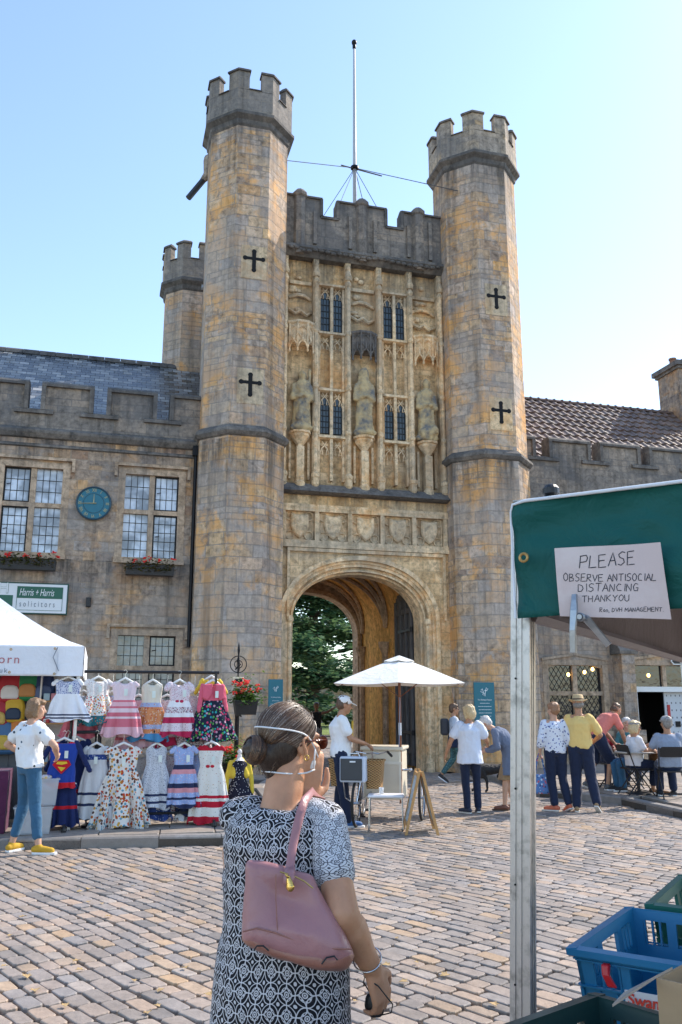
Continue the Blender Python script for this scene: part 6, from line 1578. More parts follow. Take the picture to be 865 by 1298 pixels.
for k in range(18): z = .25+k*.125; b.tube([(-3.3,13.315,z),(-.5,13.315,z)], .005, 4)
b.box(-3.35,-.45,12.97,13.0,.15,2.4); b.build('mesh', mat('grid_grey', (.12,.12,.13), .6), t)
bagc = [('red',(.45,.02,.03),(.75,.72,.70)),('green',(.02,.25,.09),(.55,.25,.08)),('navy blue',(.02,.05,.16),(.10,.15,.3)),('crimson',(.40,.02,.04),(.6,.4,.1)),('yellow',(.65,.40,.03),(.02,.04,.08)),('blue and yellow',(.06,.16,.32),(.62,.42,.06)),('orange',(.62,.20,.03),(.75,.7,.6)),('sky blue',(.10,.30,.48),(.7,.5,.1))]
spots = [(14,872,.21),(36,870,.20),(56,872,.19),(-2,905,.19),(18,900,.18),(4,935,.22),(24,928,.17),(-22,880,.2)]
def backpack(label, c, r_, c1, c2, nm):
    t = thing('childrens_backpack', label, 'backpack', c, 0, "childrens backpacks on the display panel"); b = MB()
    prof = [(-.8,-1),(.8,-1),(1,-.7),(1,.3),(.75,.85),(.35,1.05),(-.35,1.05),(-.75,.85),(-1,.3),(-1,-.7)]
    b.loft([[(x*r_*s_*.8, y, z*r_*s_) for x, z in prof] for s_, y in ((.9,.06),(1,.02),(1,-.04),(.85,-.085),(.5,-.10))]); b.build('shell', mat(nm+'_nylon', c1, .6), t, local=True, bevel=.01)
    b = MB(); b.loft([[(x*r_*s_*.55, y, z*r_*s_*.42-.28*r_) for x, z in prof] for s_, y in ((1,-.07),(1,-.115),(.8,-.13))]); b.build('pocket', mat(nm+'_pocket', c2, .6), t, local=True)
    b = MB(); b.tube([(-.2*r_,-.05,r_*1.0),(-.12*r_,-.05,r_*1.25),(.12*r_,-.05,r_*1.25),(.2*r_,-.05,r_*1.0)], .008, 5); b.build('handle', M_blk, t, local=True)
for (nm, c1, c2), (px, py, r_) in zip(bagc, spots):
    backpack('small %s childrens backpack hung on the display panel of the goods stall' % nm, W(px,py,12.85), r_, c1, c2, nm.replace(' ','_'))
# shelf unit with toys and boxes
SX0, SX1 = W(52,900,12.75).x, W(98,900,12.75).x
t = thing('shelf_unit', 'white shelf unit with pine shelves of small boxed gifts behind the browsing woman', 'shelf', ((SX0+SX1)/2,12.8,.12))
zsh = [W(75,y,12.75).z for y in (1005,965,916,888)]
for z in zsh: b = MB(); b.box(SX0,SX1,12.6,12.93,z-.02,z); b.build('shelf_board', M_pine, t)
b = MB(); b.box(SX0-.02,SX0,12.6,13.31,.12,2.15); b.box(SX1,SX1+.02,12.6,13.31,.12,2.15); b.box(SX0,SX1,12.93,13.315,.12,2.15); b.build('side_panels', M_white, t)
rr = random.Random(20); cols = [('pale blue',(.35,.5,.6)),('pink',(.6,.25,.3)),('teal',(.03,.3,.3)),('cream',(.6,.55,.42)),('red',(.5,.04,.04)),('lilac',(.35,.28,.5)),('white',(.7,.7,.7)),('mustard',(.55,.35,.05))]
k = 0
for zi, z in enumerate(zsh[1:]):
    x = SX0+.03; j = 0
    while x < SX1-.08 and j < 4:
        w_ = rr.uniform(.07,.12); h_ = rr.uniform(.07,.15); nm, c = cols[k % len(cols)]
        b = MB(); b.rbox(x,x+w_,12.62,12.72,z,z+h_,.006); o = b.build('gift_box', mat('gift_'+nm.replace(' ','_'), c, .5), None)
        tag(o, '%s gift box, %s along the %s shelf of the shelf unit' % (nm, ('first','second','third','fourth')[j], ('lower','middle','upper')[zi]), 'box', 'gift boxes on the shelf unit')
        x += w_+.015; k += 1; j += 1
# red fabric hanging at the right corner of the gazebo, clear crates of stock at the kerb
def crate_clear(label, c, seed, rz=0):
    t = thing('storage_tub', label, 'storage tub', c, rz); m_ = NT('clear_tub_plastic'); m_.out((.62,.66,.70), .25); m_.b.inputs['Alpha'].default_value = .45
    b = MB(); b.loft([[(x*s_,y*s_,z) for x, y in ((-.22,-.16),(.22,-.16),(.22,.16),(-.22,.16))] for s_, z in ((.9,0),(1,.30),(1.06,.30),(1.06,.32),(.97,.32),(.88,.02))]); b.build('tub', m_.m, t, local=True)
    b = MB(); rr = random.Random(seed)
    for k in range(9): b.ell((rr.uniform(-.12,.12),rr.uniform(-.08,.08),.08+.03*k), .08,.06,.035, 8, 6)
    b.build('contents', printed('folded_clothes_print%d' % seed, (.6,.55,.55), [(.6,.15,.2),(.2,.3,.5),(.7,.5,.2)], 20, .4), t, local=True)
crate_clear('clear plastic tub of folded clothes on the pavement behind the browsing woman', W(45,1050,11.75)*1.0+V((0,0,0)) if False else V((W(42,1050,11.75).x,11.75,.13)), 3)
crate_clear('second clear plastic tub with colourful stock stacked on the first tub', V((W(42,1050,11.75).x+.03,11.77,.455)), 4, .15)
# ================================================================ CLOTHES RAILS
RX0, RX1, RY = W(92,853,12).x, W(276,858,12).x, 12.0
zr1 = W(92,851,12).z; zr2 = W(105,928,12).z-.0
t = thing('clothes_rail', 'black two tier clothes rail full of little girls dresses along the kerb', 'clothes rail', ((RX0+RX1)/2,RY,.12))
for (z, x0_, x1_) in ((zr1,RX0-.03,RX1+.02),(zr2,RX0+.08,RX1+.02)): b = MB(); b.tube([(x0_,RY,z),(x1_,RY,z)], .021, 8); b.build('rail', M_blk, t)
for x in (RX0+.03,RX1-.02):
    b = MB(); b.tube([(x,RY,.18),(x,RY,zr1)], .019, 8); b.tube([(x,RY-.28,.19),(x,RY+.28,.19)], .018, 8)
    for y in (-.28,.28): b.lathe([(.03,0),(.035,.02),(.03,.05),(.01,.07)], (x,RY+y,.122), 10)
    b.build('upright', M_blk, t)
b = MB(); b.tube([(RX0,RY,.28),(RX1,RY,.28)], .016, 8); b.build('lower_bar', M_blk, t)
b = MB(); bxx = W(118,1050,12.1).x; b.tube([(bxx,12.15,.13),(bxx,12.15,zr2)], .045, 10); b.lathe([(.16,0),(.15,.03),(.06,.06)], (bxx,12.15,.122), 16); b.build('weighted_stand', M_blk, t)
M_hang = mat('white_hanger', (.72,.72,.70), .35); M_tagc = mat('price_tag_card', (.62,.70,.66), .6)
def garment(label, px, pyt, pyb, wpx, bands, Y=12.0, waist=.32, flare=1.0, sleeves=None, seed=1, ruffle=.012, neck='v', tagz=.18, extra=None, cat='dress', nm='dress', wtop=.58, hooktop=None, ry=.05):
    """hanging garment: pleated lofted body with coloured bands, sleeves, hanger and price tag"""
    top = W(px,pyt,Y); bot = W(px,pyb,Y); h = top.z-bot.z; w = wpx/92.0*Y/12*1.2; rr = random.Random(seed)
    yaw = rr.uniform(-.35,.35); sway = rr.uniform(-.035,.035)
    t = thing(nm, label, cat, (top.x,Y,bot.z), yaw, 'childrens clothes on the rail')
    mats = []; segs = 26; n_ = 48; rings = []; zs = []
    ws = wtop*w; ww = ws*.86
    for q in range(segs+1):
        f_ = q/segs; z = h*(1-f_)
        if f_ < .06: wd = lerp(ws*.55, ws, (f_/.06)**.6)
        elif f_ < waist: wd = lerp(ws, ww, (f_-.06)/(waist-.06))
        else: wd = lerp(ww, w*flare, ((f_-waist)/(1-waist))**.75)
        am = ruffle*max(.12,(f_-waist*.9)/(1-waist*.9))*3.4
        ring = []
        for k in range(n_):
            a = 2*PI*k/n_; ca, sa = math.cos(a), math.sin(a)
            fold = am*math.sin(a*9+seed)+am*.6*math.sin(a*17+seed*2)
            dip = .03*ws/.2*(1-abs(ca))**1.5*(-1) if f_ < .03 else 0
            ring.append((sway*f_*f_+wd/2*math.copysign(abs(ca)**.8, ca)*(1+fold*1.2+.10*noise.noise(V((ca*2,f_*3,seed*3.1)))), (ry*(.55+.9*f_)+fold)*math.copysign(abs(sa)**.8, sa), z+dip+(am*.6*math.sin(a*5+seed) if q == segs else 0)))
        rings.append(ring); zs.append(f_)
    b = MB(); b.loft(rings, caps=False); k0 = 0
    names = []
    for q in range(segs):
        fm = (q+.5)/segs; mi = 0
        for i, (fa_, m_) in enumerate(bands):
            if fm >= fa_: mi = i
        for k in range(n_): b.m[q*n_+k] = mi
    o = b.build('body', [m_ for _, m_ in bands], t, smooth=True, local=True, fix=False)
    # hem frill at band joins and bottom
    tr_ = MB(); rg = rings[-1]; tr_.tube([V(p) for p in rg]+[V(rg[0])], .006, 4); tr_.build('hem', bands[-1][1] if not extra or 'hem' not in extra else extra['hem'], o, local=True)
    if sleeves:
        m_, ln, rad = sleeves
        for s_ in (-1,1):
            q = MB(); q.cap((s_*ws*.42,0,h*.965), (s_*(ws*.5+ln*.45),-.01,h*.965-ln), rad, rad*.85, 12, (0,1,0), .7)
            me = remesh(q, .012, 1, lambda co, n: noise.noise(co*30+V((seed,0,0)))*.008); mesh_obj('sleeve', me, m_, o)
    if extra and 'bow' in extra:
        q = MB(); q.ell((-.03,-ry*.8,h*(1-waist)), .03,.012,.02, 8, 5); q.ell((.03,-ry*.8,h*(1-waist)), .03,.012,.02, 8, 5); q.build('bow', extra['bow'], o, local=True)
    if extra and 'cardigan' in extra:
        cm = extra['cardigan']
        for s_ in (-1,1):
            q = MB(); pr = [(s_*.02,h*.99),(s_*ws*.5,h*.97),(s_*ws*.53,h*.74),(s_*ws*.32,h*.69),(s_*.03,h*.80)]
            q.prism(pr, -ry*1.25, ry*1.1, 'y'); me = remesh(q, .012, 3); mesh_obj('cardigan_front', me, cm, o)
            q = MB(); q.cap((s_*ws*.46,0,h*.94), (s_*(ws*.66),-.02,h*.52), .042, .032, 12, (0,1,0), .8); me = remesh(q, .012, 1, lambda co, n: noise.noise(co*25)*.01); mesh_obj('cardigan_sleeve', me, cm, o)
    # hanger
    q = MB(); q.tube([(-ws*.44,0,h*.955),(-ws*.2,0,h+.012),(0,0,h+.045),(ws*.2,0,h+.012),(ws*.44,0,h*.955)], [.012,.016,.018,.016,.012], 8); hg = q.build('hanger', M_hang, t, local=True, smooth=True)
    q = MB(); rail_z = (zr1 if pyt < 900 else zr2)-bot.z; q.tube([(0,0,h+.04),(0,0,rail_z-.03),(.022,0,rail_z),(.0,0,rail_z+.026),(-.022,0,rail_z+.01)], .0035, 5); q.build('hook', M_chr, hg, local=True)
    if tagz:
        q = MB(); tx_ = rr.uniform(-.02,.05); q.box(tx_,tx_+.045,-ry*1.35-.012,-ry*1.35-.008,h*(1-tagz)-.06,h*(1-tagz)+.03); q.build('price_tag', M_tagc, t, local=True)
    return t
C_w = cloth('white_dress_cotton', (.74,.75,.78)); C_bb = printed('blue_bodice_print', (.55,.58,.68), [(.06,.10,.28),(.15,.2,.4)], 60, .42); C_nv = cloth('navy_trim', (.02,.03,.08))
C_of = printed('orange_floral', (.70,.68,.64), [(.62,.14,.03),(.45,.05,.04),(.08,.22,.20),(.65,.35,.05)], 40, .42); C_wf = printed('white_sprig', (.70,.68,.66), [(.5,.08,.06),(.2,.1,.1)], 55, .22); C_tl = printed('teal_floral_hem', (.02,.14,.17), [(.5,.15,.05),(.05,.3,.3)], 40, .35)
C_pk = cloth('pale_pink', (.68,.42,.47)); C_ps = cloth('rose_pink', (.58,.15,.20)); C_pl = cloth('lightest_pink', (.72,.58,.62))
C_cr = cloth('cream_cotton', (.66,.62,.52)); C_or = printed('orange_patchwork', (.60,.24,.10), [(.62,.40,.25),(.45,.08,.05),(.62,.55,.5)], 38, .36); C_bl = cloth('azure_hem', (.07,.26,.48)); C_lb = printed('lilac_patch', (.35,.42,.62), [(.6,.6,.65),(.5,.25,.2)], 40, .32)
C_pp = printed('pink_white_print', (.68,.60,.64), [(.5,.10,.18),(.25,.08,.12)], 62, .28); C_mg = cloth('magenta_band', (.45,.02,.08)); C_dk = printed('dark_geometric_band', (.66,.62,.64), [(.06,.04,.08),(.3,.05,.1)], 55, .42)
C_df = printed('dark_floral', (.012,.018,.04), [(.55,.05,.14),(.03,.35,.38),(.10,.35,.08),(.5,.3,.4)], 26, .42); C_cd = cloth('pink_cardigan', (.62,.11,.17))
C_gw = cloth('grey_white_cotton', (.56,.58,.60)); C_rb = printed('red_brown_swirl', (.68,.66,.62), [(.48,.05,.02),(.40,.12,.03),(.10,.05,.04),(.12,.3,.4),(.55,.3,.05)], 26, .46)
C_gs = printed('grey_speckle', (.52,.55,.60), [(.08,.09,.14),(.15,.17,.22)], 70, .30); C_bd = printed('blue_dots', (.03,.06,.22), [(.5,.55,.65)], 40, .25)
C_cb = printed('cornflower_print', (.30,.40,.66), [(.6,.62,.7),(.5,.3,.4)], 50, .3); C_pk2 = cloth('salmon_band', (.62,.28,.32)); C_rd = cloth('crimson_band', (.45,.01,.03)); C_we = printed('white_with_motifs', (.70,.69,.64), [(.35,.05,.06),(.1,.15,.1),(.5,.3,.05)], 34, .16)
# top row
garment('white sleeveless dress with blue patterned bodice and navy hem lines, first on the top rail', 87,862,913,46, [(0,C_bb),(.36,C_w),(.86,C_nv),(.90,C_w),(.94,C_nv),(.97,C_w)], 11.95, .36, 1.0, (C_w,.03,.035), 1)
garment('white dress with orange floral skirt and teal hem, second on the top rail', 125,862,918,42, [(0,C_wf),(.34,C_of),(.80,C_tl)], 12.02, .34, 1.0, (C_wf,.035,.038), 2)
garment('pink tiered dress with rose stripes, third on the top rail', 159,864,932,42, [(0,C_pl),(.34,C_ps),(.40,C_pk),(.46,C_ps),(.5,C_pl),(.56,C_ps),(.64,C_pl),(.70,C_ps),(.86,C_pk)], 11.95, .34, 1.0, (C_pl,.03,.03), 3)
garment('cream bodice dress with orange patchwork skirt and blue hem, fourth on the top rail', 194,866,938,38, [(0,C_cr),(.36,C_lb),(.44,C_or),(.72,C_lb),(.80,C_or),(.90,C_bl)], 12.02, .36, 1.05, None, 4)
garment('puff sleeved pink and white dress with magenta bands, fifth on the top rail', 228,866,932,40, [(0,C_pp),(.35,C_w),(.45,C_dk),(.58,C_w),(.64,C_mg),(.76,C_pp),(.93,C_mg)], 11.95, .35, 1.0, (C_pp,.05,.048), 5, extra=dict(bow=C_mg))
garment('dark floral dress under a pink cardigan, last on the top rail', 270,866,938,54, [(0,C_cd),(.3,C_df)], 12.0, .33, 1.05, None, 6, extra=dict(cardigan=C_cd), wtop=.42)
garment('yellow cardigan hung behind the pink cardigan at the end of the top rail', 268,861,925,44, [(0,cloth('yellow_knit', (.66,.48,.05))),(.4,C_df)], 12.14, .4, .9, (cloth('yellow_knit', (.66,.48,.05)),.16,.035), 26, wtop=.5)
# second layer peeping out below and behind the top row
for i, (px, pt, pb, w_, bd, lb) in enumerate(((106,880,934,40,[(0,C_gs),(.6,C_ps)],'grey speckled dress hanging behind the first two top rail dresses'),(143,880,928,40,[(0,C_lb)],'lilac patterned dress hanging behind the white and orange dress'),(176,885,948,46,[(0,C_pk),(.7,C_ps),(.85,C_pk)],'rose dress hanging behind the pink tiered dress'),(212,885,946,44,[(0,C_pp),(.8,C_mg)],'patterned dress hanging between the patchwork and puff sleeved dresses'),(247,880,946,44,[(0,C_pp),(.75,C_dk)],'dark banded dress hanging behind the puff sleeved dress'))):
    garment(lb, px, pt, pb, w_, bd, 12.2, .35, 1.0, None, 30+i, tagz=0)
# lower row
C_b1 = cloth('royal_blue_fleece', (.015,.05,.30)); C_b2 = cloth('dark_blue_fleece', (.01,.02,.09)); C_r1 = cloth('red_rib', (.50,.01,.02)); C_y1 = mat('yellow_print', (.70,.48,.02), .6)
g7 = garment('royal blue childs sweatshirt with red and yellow shield badge on the lower rail', 82,940,998,36, [(0,C_r1),(.05,C_b1),(.90,C_r1)], 11.90, .5, .82, (C_b2,.34,.040), 7, nm='sweatshirt', cat='sweatshirt', wtop=.78, tagz=.25, ruffle=.004, ry=.06)
b7 = g7.children[0]; h7 = W(82,940,11.9).z-W(82,998,11.9).z
q = MB(); q.prism([(-.115,h7*.50),(-.08,h7*.60),(.08,h7*.60),(.115,h7*.50),(0,h7*.30)], -.088, -.078, 'y'); q.build('badge', C_r1, b7, local=True)
q = MB(); q.prism([(-.07,h7*.52),(-.055,h7*.57),(.055,h7*.57),(.07,h7*.53),(.0,h7*.50)], -.092, -.087, 'y'); q.prism([(-.05,h7*.46),(.05,h7*.44),(0,h7*.36)], -.092, -.087, 'y'); q.build('badge_print', C_y1, b7, local=True)
garment('dark blue childs trousers hung below the blue and red sweatshirt', 83,992,1046,30, [(0,C_b2),(.55,C_r1),(.6,C_b2),(.9,C_b2)], 11.93, .2, .95, None, 17, nm='trousers', cat='trousers', wtop=.8, tagz=0, ruffle=.01)
garment('second blue sweatshirt hung behind the badge sweatshirt', 96,938,1005,38, [(0,C_b2),(.92,C_r1)], 12.1, .5, .85, (C_b2,.34,.040), 27, nm='sweatshirt', cat='sweatshirt', wtop=.75, tagz=0, ruffle=.004)
garment('long pale grey dress with thin black hem lines on the lower rail', 123,946,1035,40, [(0,C_gw),(.10,C_bd),(.2,C_gw),(.66,C_nv),(.69,C_gw),(.82,C_nv),(.85,C_gw)], 11.98, .25, 1.0, (C_gw,.05,.04), 8)
garment('white dress with red brown swirl print and ragged ruffled hem on the lower rail', 157,946,1050,52, [(0,C_rb)], 11.90, .28, 1.1, (C_rb,.04,.04), 9, ruffle=.024)
garment('grey speckled sleeveless dress with tiered hem on the lower rail', 199,946,1024,38, [(0,C_gs),(.78,C_nv),(.80,C_gs),(.9,C_nv),(.92,C_gs)], 11.98, .3, 1.0, None, 10)
garment('blue dotted dress peeping out below the grey speckled dress', 200,960,1038,34, [(0,C_gs),(.8,C_bd)], 12.1, .3, 1.0, None, 11, tagz=0)
garment('blue and salmon patchwork dress with navy bands on the lower rail', 234,946,1022,38, [(0,C_cb),(.30,C_nv),(.38,C_pk2),(.46,C_cb),(.62,C_nv),(.68,C_pk2),(.76,C_cb),(.84,C_nv),(.90,C_cb),(.96,C_nv)], 11.95, .3, 1.0, (C_cb,.04,.04), 12)
garment('navy banded dress hanging behind the blue and salmon patchwork dress', 246,955,1032,36, [(0,C_cb),(.8,C_nv),(.86,C_w),(.9,C_nv)], 12.1, .3, 1.0, None, 13, tagz=0)
garment('white dress with crimson shoulder ties and crimson bands, last on the lower rail', 268,944,1042,44, [(0,C_rd),(.06,C_we),(.66,C_rd),(.71,C_we),(.74,C_rd),(.79,C_we),(.93,C_rd)], 11.92, .28, 1.05, (C_rd,.03,.03), 14, extra=dict(bow=C_rd))
for i, (px, pt, pb, w_, bd, lb) in enumerate(((108,958,1036,40,[(0,C_gw),(.5,C_gs)],'grey dress squeezed behind the sweatshirt and the long grey dress'),(141,960,1040,42,[(0,C_lb),(.7,C_bd)],'lilac dress squeezed between the grey dress and the swirl print dress'),(178,958,1036,44,[(0,C_wf),(.75,C_of)],'sprigged dress squeezed between the swirl print and speckled dresses'),(217,955,1030,42,[(0,C_pp),(.6,C_dk)],'pink printed dress squeezed between the speckled and patchwork dresses'),(252,955,1036,42,[(0,C_w),(.7,C_mg),(.8,C_w)],'white dress with a magenta stripe squeezed beside the last lower dress'))):
    garment(lb, px, pt, pb, w_, bd, 12.2, .35, 1.0, None, 50+i, tagz=0)
# mannequin child form
mp_ = W(303,998,12.3); t = thing('dress_form', 'small white child dress form in a yellow cardigan and dark spotted dress', 'mannequin', (mp_.x,12.3,.12))
zN = W(303,962,12.3).z; zB = W(303,1002,12.3).z
b = MB(); b.ell((mp_.x,12.3,W(303,953,12.3).z), .033,.033,.04, 12, 8); b.lathe([(.03,.06),(.035,.02),(.08,-.02)], (mp_.x,12.3,zN), 12); b.tube([(mp_.x,12.3,.15),(mp_.x,12.3,zB)], .016, 8); b.lathe([(.14,0),(.13,.02),(.03,.04)], (mp_.x,12.3,.122), 16); fm = b.build('form', mat('white_form', (.68,.66,.66), .5), t)
b = MB(); b.loft([[(mp_.x+rx*math.cos(2*PI*k/24)*(1+.04*math.sin(k*2.1)*(z < zN-.25)),12.3+ry_*math.sin(2*PI*k/24),z) for k in range(24)] for rx, ry_, z in ((.07,.05,zN),(.12,.08,zN-.07),(.10,.075,zN-.28),(.20,.13,zN-.46),(.22,.15,zN-.58))]); b.build('spotted_dress', printed('spots', (.015,.015,.03), [(.7,.7,.7)], 38, .22), t, smooth=True)
b = MB()
for s_ in (-1,1): b.cap((mp_.x+s_*.04,12.3,zN-.03), (mp_.x+s_*.09,12.28,zN-.21), .05,.055, 12); b.chain([(mp_.x+s_*.12,12.3,zN-.05),(mp_.x+s_*.17,12.29,zN-.25),(mp_.x+s_*.18,12.26,zN-.44)], [.04,.034,.03], 10)
me = remesh(b, .012, 2)
for v in me.vertices: v.co -= V((mp_.x,12.3,.12))
mesh_obj('cardigan', me, cloth('yellow_knit', (.66,.48,.05)), t)
# ================================================================ GREEN GAZEBO, NOTICE, CLAMP (right foreground)
def cf(lat, f): return lf(lat, f)
A0 = lf(.50,2.45); dv = (lf(.89,2.23)-A0).normalized(); ang = math.atan2(dv.y, dv.x)
gg = thing('green_gazebo', 'green canvas market gazebo with white piping on an aluminium pole, in the right foreground', 'gazebo', (A0.x,A0.y,0), ang)
# local frame: +X along the near valance, +Y away; pole at the origin
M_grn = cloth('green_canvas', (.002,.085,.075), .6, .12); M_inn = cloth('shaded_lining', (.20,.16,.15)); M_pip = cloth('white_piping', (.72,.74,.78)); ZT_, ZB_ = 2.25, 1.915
def vgrid(fn, nu, nv, th=.004):
    vs = []; fs = []
    for l_ in (0,1):
        for i in range(nv+1):
            for k in range(nu+1): vs.append(fn(k/nu, i/nv, l_*th))
    m_ = nu+1; s_ = m_*(nv+1)
    for l_ in (0,1):
        for i in range(nv):
            for k in range(nu): a = l_*s_+i*m_+k; fs.append((a,a+1,a+m_+1,a+m_))
    for k in range(nu): fs.append((k,k+1,s_+k+1,s_+k)); a = nv*m_+k; fs.append((a,a+1,s_+a+1,s_+a))
    for i in range(nv): fs.append((i*m_,(i+1)*m_,s_+(i+1)*m_,s_+i*m_)); a = i*m_+nu; fs.append((a,a+m_,s_+a+m_,s_+a))
    return vs, fs
b = MB(); b.add(*vgrid(lambda u_, v_, o_: (.012+3.0*u_, -.025+o_+.010*math.sin(u_*23+v_*2)*v_+.012*math.sin(u_*60*(.3+v_)+1)*v_*.4+.034*noise.noise(V((u_*14+v_*2,v_*2.6,2)))+.010*noise.noise(V((u_*40-v_*6,v_*6,5))), ZT_-(ZT_-ZB_)*v_+.012*math.sin(u_*9)*v_-.05*v_*u_), 130, 16)); val = b.build('valance', M_grn, gg, local=True, smooth=True, fix=False)
b = MB(); b.tube([(.008,-.032,ZB_),(.008,-.032,ZT_-.03),(.014,-.032,ZT_-.008),(.05,-.032,ZT_),(1.2,-.048,ZT_+.004),(3.03,-.046,ZT_)], [.0035,.0035,.004,.005,.0055,.0055], 8); b.build('piping', M_pip, val, local=True)
p_ = F(669,709,2.41); pl_ = Rz(-ang)@(p_-V((A0.x,A0.y,0))); b = MB(); b.torus((pl_.x,-.055,pl_.z), .011, .0042, 'y', 20, 8); b.build('eyelet', mat('brass_eyelet', (.45,.28,.1)), val, local=True); b = MB(); b.lathe([(.008,0),(.008,.001)], (0,0,0), 12)
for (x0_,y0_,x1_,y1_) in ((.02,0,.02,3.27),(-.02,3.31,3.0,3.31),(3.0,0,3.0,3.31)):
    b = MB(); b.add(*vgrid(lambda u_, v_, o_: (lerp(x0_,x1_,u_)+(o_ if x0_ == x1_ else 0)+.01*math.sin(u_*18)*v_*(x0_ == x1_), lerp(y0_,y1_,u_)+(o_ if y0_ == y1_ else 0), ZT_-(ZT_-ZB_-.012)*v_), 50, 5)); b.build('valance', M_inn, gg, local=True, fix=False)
b = MB(); b.tube([(.03,.05,ZB_+.015),(.03,3.25,ZB_+.015)], .022, 6); b.tube([(.05,.03,ZB_+.06),(2.9,.03,ZB_+.06)], .018, 6); b.tube([(.05,3.26,ZB_+.06),(2.9,3.26,ZB_+.06)], .018, 6); b.build('truss_bar', mat('mauve_grey_bar', (.20,.16,.16), .5), gg, local=True)
b = MB()
def roof(u_, v_, o_):
    x = .012+3.0*u_; y = -.02+3.34*v_; f_ = min(min(u_,1-u_),min(v_,1-v_))*2
    return (x, y, ZT_+.008+.36*f_**1.5-o_+.006*math.sin(u_*40)*(f_ < .3)*math.sin(f_*10))
b.add(*vgrid(roof, 64, 64)); b.build('roof', cloth('pale_green_white_roof', (.60,.66,.70), .6), gg, local=True, smooth=True, fix=False)
b = MB(); b.lathe([(.018,0),(.024,.006),(.024,.022),(.016,.032),(.004,.036)], (.12,0,ZT_+.012), 14); b.build('top_knob', M_blk, gg, local=True)
def polemat():
    t = NT('anodised_pole'); o = t.obj(); c = t.mix(t.mapr(t.noise(30, o, 4), .5, .7), (.50,.48,.47), (.30,.29,.28)); t.out(c, .38, t.bump(t.noise(80, o), .2, .002), .75); return t.m
M_pole2 = polemat()
for (px_, py_) in ((.018,.052),(2.95,.02),(.0,3.25),(2.95,3.25)):
    b = MB(); h_ = .028
    if px_ == 0 and py_ == 3.25: py_ = 3.25
    prof = []
    for (x, y) in ((-1,-1),(-.45,-1),(-.45,-.86),(-.15,-.86),(-.15,-1),(.15,-1),(.15,-.86),(.45,-.86),(.45,-1),(1,-1),(1,-.45),(.86,-.45),(.86,-.15),(1,-.15),(1,.15),(.86,.15),(.86,.45),(1,.45),(1,1),(-1,1)): prof.append((px_+x*h_, py_+y*h_))
    lean = -.105 if (px_, py_) == (.018,.052) else 0; b.loft([[(x+lean,y,.01) for x, y in prof],[(x,y,ZT_-.03) for x, y in prof]]); po = b.build('pole', M_pole2, gg, local=True)
    b = MB(); b.box(px_+lean-.045,px_+lean+.045,py_-.045,py_+.045,0,.01); b.build('foot_plate', M_steel, po, local=True)
    for z in (.95,1.2,1.45,1.75):
        b = MB(); b.loft([[(px_-.014+lean*(1-z/2.2)+.003*math.cos(2*PI*k/8), py_-h_-.0012*e, z+.003*math.sin(2*PI*k/8)) for k in range(8)] for e in (0,1)]); b.build('peg_hole', M_slit, po, local=True)
# cardboard notice pinned to the valance with handwriting
nt_ = thing('cardboard_notice', 'pale cardboard notice with a handwritten message clamped to the green canvas', 'notice', (A0.x,A0.y,0), ang)
def nl(px, py):   # pixel on the valance plane -> local (x,z)
    d = V(_ray(px,py)); c0 = V((A0.x,A0.y,0)); n_ = Rz(ang)@V((0,-1,0)); o_ = c0+n_*.062
    t_ = (o_-V((0,0,CH))).dot(n_)/d.dot(n_); p = V((0,0,CH))+d*t_-c0; q = Rz(-ang)@p; return (q.x, q.z)
C4 = [nl(703,695), nl(838,688), nl(851,785), nl(710,781)]
def card(u_, v_):
    a = V(C4[0]).lerp(V(C4[1]), u_) if False else None
    t0 = (lerp(C4[0][0],C4[1][0],u_), lerp(C4[0][1],C4[1][1],u_)); t1 = (lerp(C4[3][0],C4[2][0],u_), lerp(C4[3][1],C4[2][1],u_)); return (lerp(t0[0],t1[0],v_), lerp(t0[1],t1[1],v_))
bend = lambda u_, v_: -.062-.012*max(0,u_-.75)*4*(1-v_)*.6-.003*math.sin(u_*7+v_*3)
b = MB(); b.add(*vgrid(lambda u_, v_, o_: (card(u_,v_)[0], bend(u_,v_)+o_, card(u_,v_)[1]), 24, 16, .0045))
cm_ = NT('cardboard_pale'); o_ = cm_.obj(); cc_ = cm_.mix(cm_.mapr(cm_.noise(6, o_, 5, .7), .4, .65), (.60,.49,.47), (.66,.57,.55)); mp = cm_.n('Mapping'); mp.inputs['Scale'].default_value = (260,1,1); cm_.link(o_, mp.inputs['Vector'])
cm_.out(cc_, .85, cm_.bump(cm_.noise(1, mp.outputs[0], 1), .15, .002), spec=.2); cd_ = b.build('card', cm_.m, nt_, local=True, fix=False)
